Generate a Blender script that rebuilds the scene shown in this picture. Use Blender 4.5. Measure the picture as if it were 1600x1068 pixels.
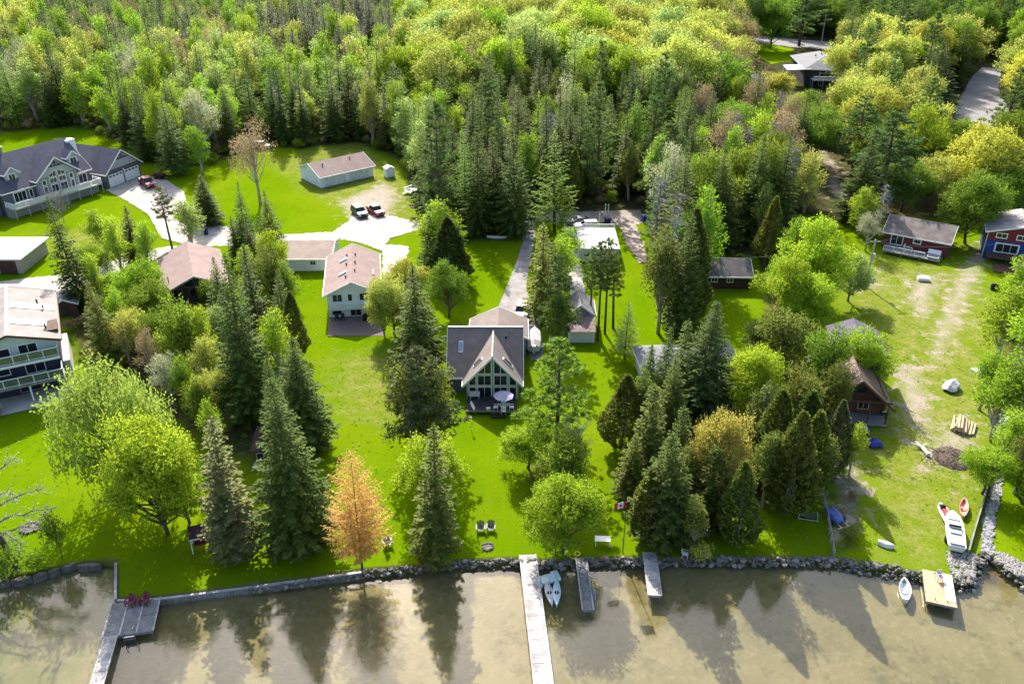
import bpy, bmesh, math, random
import numpy as np
from mathutils import Vector, Matrix

for _o in list(bpy.data.objects):
    bpy.data.objects.remove(_o, do_unlink=True)
SC = bpy.context.scene
COL = SC.collection
R = math.radians
rnd = random.Random(7)

# ------------------------------------------------------------------ camera
CAM_H, CAM_F, CAM_P = 56.0, 1320.0, R(28.7)      # height (m), focal length in photo pixels, pitch
cam_d = bpy.data.cameras.new('camera')
cam_d.sensor_width = 36.0
cam_d.lens = CAM_F / 1600.0 * 36.0
cam_d.clip_start = 0.5
cam_d.clip_end = 8000.0
cam = bpy.data.objects.new('camera', cam_d)
cam.location = (0, 0, CAM_H)
cam.rotation_euler = (R(90) - CAM_P, 0, 0)
COL.objects.link(cam)
SC.camera = cam

# ------------------------------------------------------------------ sky and sun
SUN_ELEV, SUN_AZ = R(37.5), R(-12)                 # azimuth from +Y towards +X
world = bpy.data.worlds.new('World')
SC.world = world
world.use_nodes = True
wn = world.node_tree.nodes
wn.clear()
w_out = wn.new('ShaderNodeOutputWorld')
w_bg = wn.new('ShaderNodeBackground')
w_sky = wn.new('ShaderNodeTexSky')
w_sky.sky_type = 'NISHITA'
w_sky.sun_disc = False
w_sky.sun_elevation = SUN_ELEV
w_sky.sun_rotation = SUN_AZ
w_sky.dust_density = 3.0
w_sky.air_density = 1.0
w_bg.inputs['Strength'].default_value = 0.15
world.node_tree.links.new(w_sky.outputs[0], w_bg.inputs[0])
world.node_tree.links.new(w_bg.outputs[0], w_out.inputs[0])

sun_d = bpy.data.lights.new('sun', 'SUN')
sun_d.energy = 4.7
sun_d.angle = R(0.55)
sun_d.color = (1.0, 0.95, 0.86)
sun = bpy.data.objects.new('sun', sun_d)
_sv = Vector((math.sin(SUN_AZ) * math.cos(SUN_ELEV), math.cos(SUN_AZ) * math.cos(SUN_ELEV), math.sin(SUN_ELEV)))
sun.rotation_euler = _sv.to_track_quat('Z', 'Y').to_euler()
COL.objects.link(sun)

SC.view_settings.view_transform = 'Standard'
SC.view_settings.look = 'None'
SC.view_settings.exposure = 1.18
SC.view_settings.gamma = 1.0
SC.view_settings.use_curve_mapping = False
SC.render.engine = 'CYCLES'
SC.cycles.max_bounces = 6
SC.cycles.diffuse_bounces = 3
SC.cycles.glossy_bounces = 3
SC.cycles.transmission_bounces = 3
SC.cycles.transparent_max_bounces = 6
SC.cycles.use_denoising = True
SC.cycles.caustics_reflective = False
SC.cycles.caustics_refractive = False

# ------------------------------------------------------------------ surveying helpers
def at(px, py, z=0.0):
    """ground position (X, Y) at height z of a spot seen at photo pixel (px, py)"""
    u = (px - 800.0) / CAM_F
    v = -(py - 534.0) / CAM_F
    dy = math.cos(CAM_P) + v * math.sin(CAM_P)
    dz = -math.sin(CAM_P) + v * math.cos(CAM_P)
    t = (z - CAM_H) / dz
    return (u * t, dy * t)

def at3(px, py, z=0.0):
    x, y = at(px, py, z)
    return Vector((x, y, z))

def proj(x, y, z):
    d = y * math.cos(CAM_P) - (z - CAM_H) * math.sin(CAM_P)
    up = y * math.sin(CAM_P) + (z - CAM_H) * math.cos(CAM_P)
    return 800 + CAM_F * x / d, 534 - CAM_F * up / d, CAM_F / d

# ------------------------------------------------------------------ object helpers
def tag(o, label=None, cat=None, group=None, kind=None):
    if label: o['label'] = label
    if cat: o['category'] = cat
    if group: o['group'] = group
    if kind: o['kind'] = kind
    return o

def thing(name, label, cat, loc=(0, 0, 0), rz=0.0, group=None, scale=None):
    o = bpy.data.objects.new(name, None)
    o.empty_display_size = 0.3
    COL.objects.link(o)
    loc = tuple(loc)
    o.location = loc if len(loc) == 3 else (loc[0], loc[1], 0.0)
    o.rotation_euler = (0, 0, rz)
    if scale: o.scale = scale
    return tag(o, label, cat, group)

def link_mesh(name, me, parent=None, mat=None):
    o = bpy.data.objects.new(name, me)
    COL.objects.link(o)
    if parent is not None: o.parent = parent
    if mat is not None and not me.materials:
        me.materials.append(mat)
    return o

def copy_tree(o, parent=None):
    c = o.copy()
    COL.objects.link(c)
    c.parent = parent
    for ch in list(o.children):
        copy_tree(ch, c)
    return c

class MB:
    """collects solids and builds them as ONE mesh object"""
    def __init__(self):
        self.v = []; self.f = []
    def add(self, vs, fs):
        b = len(self.v)
        self.v += [tuple(p) for p in vs]
        self.f += [tuple(b + i for i in f) for f in fs]
        return self
    def box(self, x0, x1, y0, y1, z0, z1):
        vs = [(x0,y0,z0),(x1,y0,z0),(x1,y1,z0),(x0,y1,z0),(x0,y0,z1),(x1,y0,z1),(x1,y1,z1),(x0,y1,z1)]
        return self.add(vs, [(0,3,2,1),(4,5,6,7),(0,1,5,4),(1,2,6,5),(2,3,7,6),(3,0,4,7)])
    def bar(self, a, b, w, h=None, up=(0, 0, 1)):
        """box-section bar from a to b"""
        h = w if h is None else h
        a = Vector(a); b = Vector(b); d = (b - a)
        if d.length < 1e-6: return self
        d.normalize(); up = Vector(up)
        if abs(d.dot(up)) > 0.98: up = Vector((0, 1, 0))
        s = d.cross(up).normalized(); t = s.cross(d).normalized()
        s = s * w * .5; t = t * h * .5
        vs = [a-s-t, a+s-t, a+s+t, a-s+t, b-s-t, b+s-t, b+s+t, b-s+t]
        return self.add(vs, [(0,1,2,3),(7,6,5,4),(0,4,5,1),(1,5,6,2),(2,6,7,3),(3,7,4,0)])
    def prism(self, poly, off):
        """polygon (3-D, planar) extruded by off"""
        n = len(poly); off = Vector(off)
        vs = [Vector(p) for p in poly] + [Vector(p) + off for p in poly]
        fs = [tuple(range(n)), tuple(reversed(range(n, 2 * n)))]
        fs += [(i, i + n, (i + 1) % n + n, (i + 1) % n) for i in range(n)]
        return self.add(vs, fs)
    def slab(self, p0, p1, p2, p3, t):
        """roof slab: top quad p0..p3 with thickness t below it"""
        p = [Vector(q) for q in (p0, p1, p2, p3)]
        n = (p[1] - p[0]).cross(p[3] - p[0]).normalized()
        if n.z < 0: n = -n
        return self.prism(p, -n * t)
    def tube(self, pts, radii, sides=6, cap=True):
        pts = [Vector(p) for p in pts]
        if not hasattr(radii, '__len__'): radii = [radii] * len(pts)
        b = len(self.v); ref = Vector((0.31, 0.2, 0.93))
        for i, p in enumerate(pts):
            d = (pts[min(i + 1, len(pts) - 1)] - pts[max(i - 1, 0)]).normalized()
            s = d.cross(ref)
            if s.length < 0.05: s = d.cross(Vector((1, 0, 0)))
            s.normalize(); t = d.cross(s)
            for k in range(sides):
                a = 2 * math.pi * k / sides
                self.v.append(tuple(p + (s * math.cos(a) + t * math.sin(a)) * radii[i]))
        for i in range(len(pts) - 1):
            for k in range(sides):
                k2 = (k + 1) % sides
                self.f.append((b+i*sides+k, b+i*sides+k2, b+(i+1)*sides+k2, b+(i+1)*sides+k))
        if cap:
            self.f.append(tuple(b + k for k in reversed(range(sides))))
            self.f.append(tuple(b + (len(pts)-1)*sides + k for k in range(sides)))
        return self
    def lathe(self, prof, c=(0, 0, 0), sides=12):
        b = len(self.v)
        for r, z in prof:
            for k in range(sides):
                a = 2 * math.pi * k / sides
                self.v.append((c[0] + r * math.cos(a), c[1] + r * math.sin(a), c[2] + z))
        for i in range(len(prof) - 1):
            for k in range(sides):
                k2 = (k + 1) % sides
                self.f.append((b+i*sides+k, b+i*sides+k2, b+(i+1)*sides+k2, b+(i+1)*sides+k))
        self.f.append(tuple(b + k for k in reversed(range(sides))))
        self.f.append(tuple(b + (len(prof)-1)*sides + k for k in range(sides)))
        return self
    def mesh(self, name):
        me = bpy.data.meshes.new(name)
        me.from_pydata(self.v, [], self.f)
        me.update()
        return me
    def build(self, name, mat, parent=None, smooth=False, loc=None, rot=None):
        me = self.mesh(name)
        bm = bmesh.new(); bm.from_mesh(me)
        bmesh.ops.recalc_face_normals(bm, faces=bm.faces)
        bm.to_mesh(me); bm.free()
        if smooth:
            me.shade_smooth()
        o = link_mesh(name, me, parent, mat)
        if loc is not None: o.location = loc
        if rot is not None: o.rotation_euler = rot
        return o

# ------------------------------------------------------------------ materials
MATS = {}
def mat(name, col, rough=0.8, col2=None, nscale=1.5, bump=0.0, bscale=20.0, metal=0.0, spec=0.3, coat=0.0, stretch=None, detail=5.0):
    if name in MATS: return MATS[name]
    m = bpy.data.materials.new(name); m.use_nodes = True
    nt = m.node_tree; N = nt.nodes; L = nt.links
    p = N['Principled BSDF']
    p.inputs['Roughness'].default_value = rough
    p.inputs['Metallic'].default_value = metal
    p.inputs['Specular IOR Level'].default_value = spec
    p.inputs['Coat Weight'].default_value = coat
    tc = N.new('ShaderNodeTexCoord'); mp = N.new('ShaderNodeMapping')
    L.new(tc.outputs['Object'], mp.inputs[0])
    if stretch: mp.inputs['Scale'].default_value = stretch
    col2 = col2 or tuple(c * 0.72 for c in col)
    nz = N.new('ShaderNodeTexNoise'); nz.inputs['Scale'].default_value = nscale; nz.inputs['Detail'].default_value = detail
    L.new(mp.outputs[0], nz.inputs[0])
    cr = N.new('ShaderNodeMapRange'); cr.inputs[1].default_value = 0.35; cr.inputs[2].default_value = 0.68
    L.new(nz.outputs['Fac'], cr.inputs[0])
    mx = N.new('ShaderNodeMix'); mx.data_type = 'RGBA'
    mx.inputs[6].default_value = (*col, 1); mx.inputs[7].default_value = (*col2, 1)
    L.new(cr.outputs[0], mx.inputs[0])
    if bump >= .3:      # fine grain: each shingle, board or pebble a little different
        n3 = N.new('ShaderNodeTexNoise'); n3.inputs['Scale'].default_value = 5.5; n3.inputs['Detail'].default_value = 6; n3.inputs['Roughness'].default_value = .75
        L.new(mp.outputs[0], n3.inputs[0])
        r3 = N.new('ShaderNodeMapRange'); r3.inputs[1].default_value = .3; r3.inputs[2].default_value = .7; r3.inputs[3].default_value = .72; r3.inputs[4].default_value = 1.25
        L.new(n3.outputs['Fac'], r3.inputs[0])
        m3 = N.new('ShaderNodeMix'); m3.data_type = 'RGBA'; m3.blend_type = 'MULTIPLY'; m3.inputs[0].default_value = 1
        L.new(mx.outputs[2], m3.inputs[6]); L.new(r3.outputs[0], m3.inputs[7]); L.new(m3.outputs[2], p.inputs['Base Color'])
    else:
        L.new(mx.outputs[2], p.inputs['Base Color'])
    if bump:
        n2 = N.new('ShaderNodeTexNoise'); n2.inputs['Scale'].default_value = bscale; n2.inputs['Detail'].default_value = 4
        L.new(mp.outputs[0], n2.inputs[0])
        bp = N.new('ShaderNodeBump'); bp.inputs['Strength'].default_value = bump; bp.inputs['Distance'].default_value = 0.05
        L.new(n2.outputs['Fac'], bp.inputs['Height']); L.new(bp.outputs[0], p.inputs['Normal'])
    MATS[name] = m
    return m

def siding(name, col, pitch=0.2, axis='Z', dark=0.6):
    """painted board siding: courses as bump plus a dark lap line"""
    m = mat(name, col, 0.65, tuple(c * 0.86 for c in col), 0.7)
    nt = m.node_tree; N = nt.nodes; L = nt.links; p = N['Principled BSDF']
    tc = N.new('ShaderNodeTexCoord'); sp = N.new('ShaderNodeSeparateXYZ'); L.new(tc.outputs['Object'], sp.inputs[0])
    dv = N.new('ShaderNodeMath'); dv.operation = 'DIVIDE'; dv.inputs[1].default_value = pitch
    L.new(sp.outputs[axis], dv.inputs[0])
    fr = N.new('ShaderNodeMath'); fr.operation = 'FRACT'; L.new(dv.outputs[0], fr.inputs[0])
    bp = N.new('ShaderNodeBump'); bp.inputs['Strength'].default_value = 0.6; bp.inputs['Distance'].default_value = 0.03
    L.new(fr.outputs[0], bp.inputs['Height']); L.new(bp.outputs[0], p.inputs['Normal'])
    return m

M_WHITE = mat('white_paint', (.58, .58, .56), .55, (.5, .5, .48), .8)
M_TRIM = mat('white_trim', (.78, .78, .76), .45, (.72, .72, .7), 2)
M_GLASS = mat('window_glass', (.012, .016, .02), .06, (.02, .026, .03), .4, spec=.5)
M_DARK = mat('dark_interior', (.015, .015, .017), .8)
M_PINKROOF = mat('brown_pink_shingles', (.27, .195, .175), .9, (.22, .155, .138), .55, .5, 9)
M_TANROOF = mat('tan_shingles', (.36, .28, .23), .9, (.29, .22, .18), .6, .5, 9)
M_GREYBROWN = mat('grey_brown_shingles', (.225, .18, .16), .9, (.175, .14, .125), .7, .5, 9)
M_NAVYROOF = mat('slate_blue_shingles', (.085, .085, .115), .85, (.065, .065, .09), .6, .5, 9)
M_MOSSROOF = mat('mossy_dark_shingles', (.13, .105, .1), .95, (.2, .17, .15), .8, .6, 8)
M_GREYROOF = mat('grey_shingles', (.19, .19, .2), .9, (.15, .15, .16), .6, .5, 9)
M_WOODGREY = mat('weathered_grey_wood', (.27, .26, .25), .85, (.17, .165, .16), 1.3, .4, 14, stretch=(1, 1, 1))
M_WOODPALE = mat('pale_weathered_wood', (.5, .475, .46), .85, (.26, .245, .245), .9, .3, 14, detail=8)
M_WOODTAN = mat('new_tan_wood', (.52, .36, .22), .8, (.42, .29, .18), 1.3, .3, 14)
M_WOODDARK = mat('dark_stained_wood', (.055, .048, .05), .7, (.035, .03, .033), 1.5, .3, 14)
M_WOODBROWN = mat('brown_wood', (.1, .055, .035), .8, (.07, .04, .028), 1.5, .3, 14)
M_LOG = mat('log_brown', (.12, .055, .035), .75, (.07, .035, .025), 2.2, .4, 10)
M_CONCRETE = mat('concrete', (.42, .4, .37), .9, (.34, .325, .3), .5, .2, 12)
M_STONE = mat('shore_stone', (.17, .16, .145), .85, (.09, .085, .078), 1.4, .5, 6)
M_BLACK = mat('black_plastic', (.014, .014, .015), .45)
M_GREYMETAL = mat('grey_metal', (.35, .36, .37), .4, (.28, .29, .3), 2, metal=.7)
M_RUBBER = mat('tyre_rubber', (.018, .018, .018), .85)
M_BLUE = mat('blue_tarp', (.03, .04, .32), .5, (.02, .028, .2), 3, .5, 5)
M_MAROON = mat('maroon_paint', (.16, .025, .045), .6, (.11, .018, .032), 2)
M_SOFTGREY = mat('pale_canvas', (.55, .54, .55), .8, (.44, .43, .44), 2, .4, 5)
# ================================================================== TERRAIN, LAKE, DRIVES
WATER_Z = -0.55
shore_px = [(-420, 985), (-200, 935), (-60, 912), (0, 902), (40, 897), (90, 887), (130, 879), (165, 876), (182.5, 879), (184, 936),
            (245, 934), (400, 914), (480, 905), (560, 892), (650, 885), (720, 877), (800, 874), (850, 877), (950, 873),
            (1080, 872), (1200, 872), (1300, 873), (1350, 881), (1400, 888), (1440, 898), (1490, 908), (1516, 905), (1526, 884),
            (1535, 866), (1548, 866), (1562, 882), (1600, 905), (1700, 960), (1900, 1010)]
shore = [at(*p) for p in shore_px]
shore = [(-900.0, 20.0)] + shore + [(900.0, 20.0)]
SX = np.array([p[0] for p in shore]); SY = np.array([p[1] for p in shore])
for i in range(1, len(SX)):
    if SX[i] <= SX[i-1] + 0.05: SX[i] = SX[i-1] + 0.05
def shore_y(x):
    return np.interp(x, SX, SY)

def in_poly(x, y, poly):
    """signed distance (+ inside) of points to polygon, vectorised"""
    x = np.asarray(x, float); y = np.asarray(y, float)
    ins = np.zeros(x.shape, bool); dist = np.full(x.shape, 1e9)
    n = len(poly)
    for i in range(n):
        x0, y0 = poly[i]; x1, y1 = poly[(i + 1) % n]
        c = ((y0 > y) != (y1 > y)) & (x < (x1 - x0) * (y - y0) / (y1 - y0 + 1e-12) + x0)
        ins ^= c
        dx, dy = x1 - x0, y1 - y0
        t = np.clip(((x - x0) * dx + (y - y0) * dy) / (dx * dx + dy * dy + 1e-9), 0, 1)
        dist = np.minimum(dist, np.hypot(x - x0 - t * dx, y - y0 - t * dy))
    return np.where(ins, dist, -dist)

def polyline_dist(x, y, pts):
    dist = np.full(np.shape(x), 1e9)
    for (x0, y0), (x1, y1) in zip(pts[:-1], pts[1:]):
        dx, dy = x1 - x0, y1 - y0
        t = np.clip(((x - x0) * dx + (y - y0) * dy) / (dx * dx + dy * dy + 1e-9), 0, 1)
        dist = np.minimum(dist, np.hypot(x - x0 - t * dx, y - y0 - t * dy))
    return dist

def PX(*pts): return [at(*p) for p in pts]

# the woods: everything beyond this front edge (photo left to right)
wood_edge = PX((-300, 245), (0, 205), (120, 196), (185, 222), (250, 262), (330, 258), (400, 225), (470, 232), (560, 222), (625, 250), (640, 290), (662, 318),
               (668, 380), (700, 395), (735, 375), (812, 375), (822, 338), (1000, 330), (1010, 352), (1030, 470), (1100, 470), (1110, 398),
               (1180, 400), (1205, 500), (1290, 470), (1310, 345), (1370, 348), (1400, 338), (1480, 345), (1530, 345), (1560, 312), (1640, 320), (1900, 350))
WOOD = wood_edge + [(700, 1500), (-700, 1500)]
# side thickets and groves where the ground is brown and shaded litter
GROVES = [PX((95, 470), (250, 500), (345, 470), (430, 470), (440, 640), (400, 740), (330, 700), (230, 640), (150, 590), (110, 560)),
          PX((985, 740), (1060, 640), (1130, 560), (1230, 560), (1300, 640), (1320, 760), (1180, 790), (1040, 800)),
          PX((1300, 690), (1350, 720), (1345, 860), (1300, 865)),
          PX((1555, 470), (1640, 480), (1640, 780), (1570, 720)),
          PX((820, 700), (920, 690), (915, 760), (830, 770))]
DRY = [PX((1290, 420), (1370, 400), (1500, 420), (1570, 470), (1560, 640), (1500, 880), (1400, 885), (1350, 700), (1400, 600), (1340, 500)),
       PX((420, 250), (560, 215), (640, 290), (650, 350), (590, 350), (480, 300)),
       PX((520, 560), (640, 540), (640, 660), (530, 650)),
       PX((60, 365), (190, 350), (210, 400), (110, 410))]
DIRT = [PX((528, 312), (560, 300), (602, 284), (622, 296), (622, 318), (605, 338), (545, 343), (538, 328)),
        PX((1450, 560), (1464, 510), (1476, 470), (1494, 430), (1512, 400), (1536, 378), (1546, 398), (1526, 438), (1506, 482), (1488, 525), (1475, 565)),
        PX((1460, 530), (1500, 420), (1530, 380), (1540, 400), (1520, 440), (1490, 530), (1465, 560)),
        PX((1398, 570), (1440, 565), (1462, 670), (1440, 690), (1405, 650)),
        PX((1420, 440), (1470, 430), (1450, 500), (1420, 480)),
        PX((1450, 690), (1510, 650), (1525, 690), (1500, 730), (1450, 735)),
        PX((1300, 700), (1345, 730), (1345, 820), (1310, 830)),
        PX((1280, 235), (1300, 240), (1340, 328), (1322, 330), (1285, 280)),
        PX((1210, 180), (1260, 200), (1250, 260), (1220, 240)),
        PX((1330, 430), (1370, 425), (1375, 450), (1340, 452))]

def smooth01(d, w): return np.clip(d / w * 0.5 + 0.5, 0, 1)
def zones(x, y):
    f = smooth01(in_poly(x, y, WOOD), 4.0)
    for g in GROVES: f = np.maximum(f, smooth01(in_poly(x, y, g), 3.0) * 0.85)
    d = np.zeros_like(x)
    for g in DRY: d = np.maximum(d, smooth01(in_poly(x, y, g), 7.0))
    s = np.zeros_like(x)
    for g in DIRT: s = np.maximum(s, smooth01(in_poly(x, y, g), 5.5))
    return f, d, s

def grid_mesh(name, V, nr, nc):
    idx = np.arange(nr * nc).reshape(nr, nc)
    q = np.stack([idx[:-1, :-1], idx[:-1, 1:], idx[1:, 1:], idx[1:, :-1]], -1).reshape(-1, 4)
    me = bpy.data.meshes.new(name)
    me.vertices.add(len(V)); me.vertices.foreach_set('co', V.astype(np.float32).ravel())
    me.loops.add(q.size); me.loops.foreach_set('vertex_index', q.astype(np.int32).ravel())
    me.polygons.add(len(q)); me.polygons.foreach_set('loop_start', np.arange(0, q.size, 4, dtype=np.int32))
    me.update(calc_edges=True)
    return me

cols = np.concatenate([np.linspace(-900, -115, 24), np.arange(-110, 110.1, 0.7), np.linspace(115, 900, 24)])
cols = np.unique(np.concatenate([cols, SX, [SX[9] - 0.06, SX[10] - 0.06]]))
rows = np.concatenate([[-0.02, 0], np.arange(0.6, 20, 0.7), np.arange(20, 130, 1.0), np.arange(130, 400, 8), [500, 700, 1200, 2500, 5000]])
CXX, RWW = np.meshgrid(cols, rows)
GY = shore_y(CXX) + RWW
GZ = np.zeros_like(GY)
GZ += 0.05 * np.sin(CXX * 0.31 + GY * 0.13) * np.clip(RWW / 6, 0, 1) - 0.05 * np.clip(RWW / 6, 0, 1)
GZ[0, :] = -1.7
GV = np.stack([CXX, GY, GZ], -1).reshape(-1, 3)
gme = grid_mesh('ground', GV, len(rows), len(cols))
f_, d_, s_ = zones(GV[:, 0], GV[:, 1])
edge = np.clip(1.0 - RWW.ravel() / 1.2, 0, 1)
ca = gme.color_attributes.new('zone', 'FLOAT_COLOR', 'POINT')
ca.data.foreach_set('color', np.stack([f_, d_, s_, edge], -1).astype(np.float32).ravel())
gme.shade_smooth()

def ground_material():
    m = bpy.data.materials.new('lawn_and_forest_floor'); m.use_nodes = True
    nt = m.node_tree; N = nt.nodes; L = nt.links; p = N['Principled BSDF']
    p.inputs['Roughness'].default_value = 1.0; p.inputs['Specular IOR Level'].default_value = 0.0
    geo = N.new('ShaderNodeNewGeometry')
    at_ = N.new('ShaderNodeAttribute'); at_.attribute_name = 'zone'
    sp = N.new('ShaderNodeSeparateColor'); L.new(at_.outputs['Color'], sp.inputs[0])
    def noise(scale, detail=5, st=None, rough=.55):
        n = N.new('ShaderNodeTexNoise'); n.inputs['Scale'].default_value = scale; n.inputs['Detail'].default_value = detail; n.inputs['Roughness'].default_value = rough
        if st:
            mp = N.new('ShaderNodeMapping'); mp.inputs['Scale'].default_value = st
            L.new(geo.outputs['Position'], mp.inputs[0]); L.new(mp.outputs[0], n.inputs[0])
        else: L.new(geo.outputs['Position'], n.inputs[0])
        return n.outputs['Fac']
    def rng(s, a, b, lo=0, hi=1):
        r = N.new('ShaderNodeMapRange'); r.inputs[1].default_value = a; r.inputs[2].default_value = b
        r.inputs[3].default_value = lo; r.inputs[4].default_value = hi
        L.new(s, r.inputs[0]); return r.outputs[0]
    def mix(f, a, b):
        x = N.new('ShaderNodeMix'); x.data_type = 'RGBA'
        L.new(f, x.inputs[0])
        for s, i in ((a, 6), (b, 7)):
            if isinstance(s, tuple): x.inputs[i].default_value = (*s, 1)
            else: L.new(s, x.inputs[i])
        return x.outputs[2]
    def math_(op, a, b):
        x = N.new('ShaderNodeMath'); x.operation = op; x.use_clamp = True
        for s, i in ((a, 0), (b, 1)):
            if isinstance(s, (int, float)): x.inputs[i].default_value = s
            else: L.new(s, x.inputs[i])
        return x.outputs[0]
    lawn = mix(rng(noise(.09, 4), .35, .65), (.145, .245, .002), (.19, .28, .004))
    lawn = mix(rng(noise(.9, 6), .42, .75), lawn, (.165, .235, .006))
    lawn = mix(rng(noise(.23, 5, None, .65), .5, .68, 0, .7), lawn, (.11, .205, .002))     # lusher patches
    lawn = mix(rng(noise(2.2, 6, None, .75), .55, .72, 0, .35), lawn, (.2, .235, .025))      # thin spots
    lawn = mix(rng(noise(.5, 3, (1.6, .12, 1)), .45, .8, 0, .55), lawn, (.23, .32, .006))      # mowing lanes
    lawn = mix(rng(noise(.33, 7, None, .7), .60, .74, 0, .6), lawn, (.25, .245, .07))              # thin dry patches
    lawn = mix(rng(noise(9, 4), .38, .7, 0, .45), lawn, (.07, .13, .002))
    lawn = mix(rng(noise(22, 3, None, .6), .35, .7, 0, .4), lawn, (.085, .15, .002))
    lawn = mix(rng(noise(.035, 3), .42, .6, 0, .5), lawn, (.22, .265, .012))
    tint = N.new('ShaderNodeMix'); tint.data_type = 'RGBA'; tint.blend_type = 'MULTIPLY'; tint.inputs[0].default_value = 1; tint.inputs[7].default_value = (.72, .8, .45, 1)
    L.new(lawn, tint.inputs[6]); lawn = tint.outputs[2]
    dry = mix(rng(noise(.5, 7, None, .7), .38, .62), (.115, .175, .006), (.24, .225, .07))
    dry = mix(rng(noise(.22, 6, None, .7), .5, .66, 0, .8), dry, (.14, .2, .006))
    dry = mix(rng(noise(2.4, 6, None, .7), .45, .62, 0, .8), dry, (.11, .14, .015))
    f = math_('MULTIPLY', sp.outputs['Green'], 1.0)
    f = rng(math_('ADD', f, math_('SUBTRACT', noise(.4, 5), .5)), .35, .75)
    c = mix(f, lawn, dry)
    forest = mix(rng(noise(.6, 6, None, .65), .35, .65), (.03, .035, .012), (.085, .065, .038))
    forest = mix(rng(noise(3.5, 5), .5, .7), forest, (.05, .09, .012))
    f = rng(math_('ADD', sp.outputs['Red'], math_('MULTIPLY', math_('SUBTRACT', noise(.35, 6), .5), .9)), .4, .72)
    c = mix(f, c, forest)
    soil = mix(rng(noise(1.1, 7, None, .7), .38, .62), (.36, .3, .235), (.22, .17, .125))
    soil = mix(rng(noise(7, 5), .45, .7), soil, (.46, .42, .36))
    f = rng(math_('ADD', sp.outputs['Blue'], math_('MULTIPLY', math_('SUBTRACT', noise(.55, 7, None, .7), .5), 2.6)), .48, .76)
    c = mix(f, c, soil)
    f = rng(math_('ADD', at_.outputs['Alpha'], math_('MULTIPLY', math_('SUBTRACT', noise(1.3, 5), .5), .8)), .5, .9)
    c = mix(f, c, (.12, .13, .03))
    L.new(c, p.inputs['Base Color'])
    bp = N.new('ShaderNodeBump'); bp.inputs['Strength'].default_value = .7; bp.inputs['Distance'].default_value = .12
    L.new(noise(6, 6, None, .7), bp.inputs['Height']); L.new(bp.outputs[0], p.inputs['Normal'])
    return m
gme.materials.append(ground_material())
tag(link_mesh('ground', gme), 'bright green mown lawns running back to the woods', kind='structure')

# ---- lake bed and water
def lakebed_material():
    m = bpy.data.materials.new('sandy_lake_bed'); m.use_nodes = True
    nt = m.node_tree; N = nt.nodes; L = nt.links; p = N['Principled BSDF']
    p.inputs['Roughness'].default_value = 1; p.inputs['Specular IOR Level'].default_value = 0
    geo = N.new('ShaderNodeNewGeometry')
    def noise(scale, detail, rough=.6):
        n = N.new('ShaderNodeTexNoise'); n.inputs['Scale'].default_value = scale; n.inputs['Detail'].default_value = detail; n.inputs['Roughness'].default_value = rough
        L.new(geo.outputs['Position'], n.inputs[0]); return n.outputs['Fac']
    def rng(s, a, b, lo=0, hi=1):
        r = N.new('ShaderNodeMapRange'); r.inputs[1].default_value = a; r.inputs[2].default_value = b; r.inputs[3].default_value = lo; r.inputs[4].default_value = hi
        L.new(s, r.inputs[0]); return r.outputs[0]
    def mix(f, a, b):
        x = N.new('ShaderNodeMix'); x.data_type = 'RGBA'; L.new(f, x.inputs[0])
        for s, i in ((a, 6), (b, 7)):
            if isinstance(s, tuple): x.inputs[i].default_value = (*s, 1)
            else: L.new(s, x.inputs[i])
        return x.outputs[2]
    c = mix(rng(noise(.12, 5), .38, .64), (.25, .2, .105), (.185, .155, .072))
    c = mix(rng(noise(1.3, 8, .75), .48, .68, 0, .8), c, (.3, .25, .15))
    c = mix(rng(noise(.42, 8, .75), .53, .66, 0, .8), c, (.12, .105, .045))
    c = mix(rng(noise(3.5, 5, .7), .55, .7, 0, .5), c, (.15, .13, .07))
    at_ = N.new('ShaderNodeAttribute'); at_.attribute_name = 'zone'
    sp = N.new('ShaderNodeSeparateColor'); L.new(at_.outputs['Color'], sp.inputs[0])
    ad = N.new('ShaderNodeMath'); ad.operation = 'MULTIPLY_ADD'; L.new(noise(.6, 6, .65), ad.inputs[0]); ad.inputs[1].default_value = .9
    L.new(sp.outputs['Red'], ad.inputs[2])
    c = mix(rng(ad.outputs[0], .75, 1.2), c, (.1, .075, .035))
    ad2 = N.new('ShaderNodeMath'); ad2.operation = 'MULTIPLY_ADD'; L.new(noise(.45, 7, .7), ad2.inputs[0]); ad2.inputs[1].default_value = 1.1
    L.new(sp.outputs['Green'], ad2.inputs[2])
    c = mix(rng(ad2.outputs[0], .85, 1.3, 0, .85), c, (.13, .15, .035))
    L.new(c, p.inputs['Base Color'])
    return m
bcols = np.concatenate([np.linspace(-900, -75, 12), np.arange(-70, 70.1, 0.8), np.linspace(75, 900, 12)])
brows = np.concatenate([np.linspace(-600, 20, 14), np.arange(22, 68, 0.6), [75, 90]])
BX, BY = np.meshgrid(bcols, brows)
dep = np.clip((shore_y(BX) - BY), -5, 40)
BZ = -0.72 - 0.045 * np.clip(dep, 0, 40) - 0.03 * np.sin(BX * .7) * np.sin(BY * .9)
BZ[dep < 0] = -0.8
bv = np.stack([BX, BY, BZ], -1).reshape(-1, 3)
bme = grid_mesh('lake_bed', bv, len(brows), len(bcols))
weed_l = smooth01(in_poly(bv[:, 0], bv[:, 1], PX((-60, 930), (140, 900), (175, 1000), (120, 1090), (-80, 1090), (-120, 1000))), 3.) * .55
brown = np.maximum(smooth01(in_poly(bv[:, 0], bv[:, 1], PX((1520, 870), (1560, 870), (1575, 905), (1530, 910))), 1.2),
                   smooth01(in_poly(bv[:, 0], bv[:, 1], PX((955, 880), (1010, 880), (1005, 930), (975, 900))), 1.5) * .8)
ca = bme.color_attributes.new('zone', 'FLOAT_COLOR', 'POINT')
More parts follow.
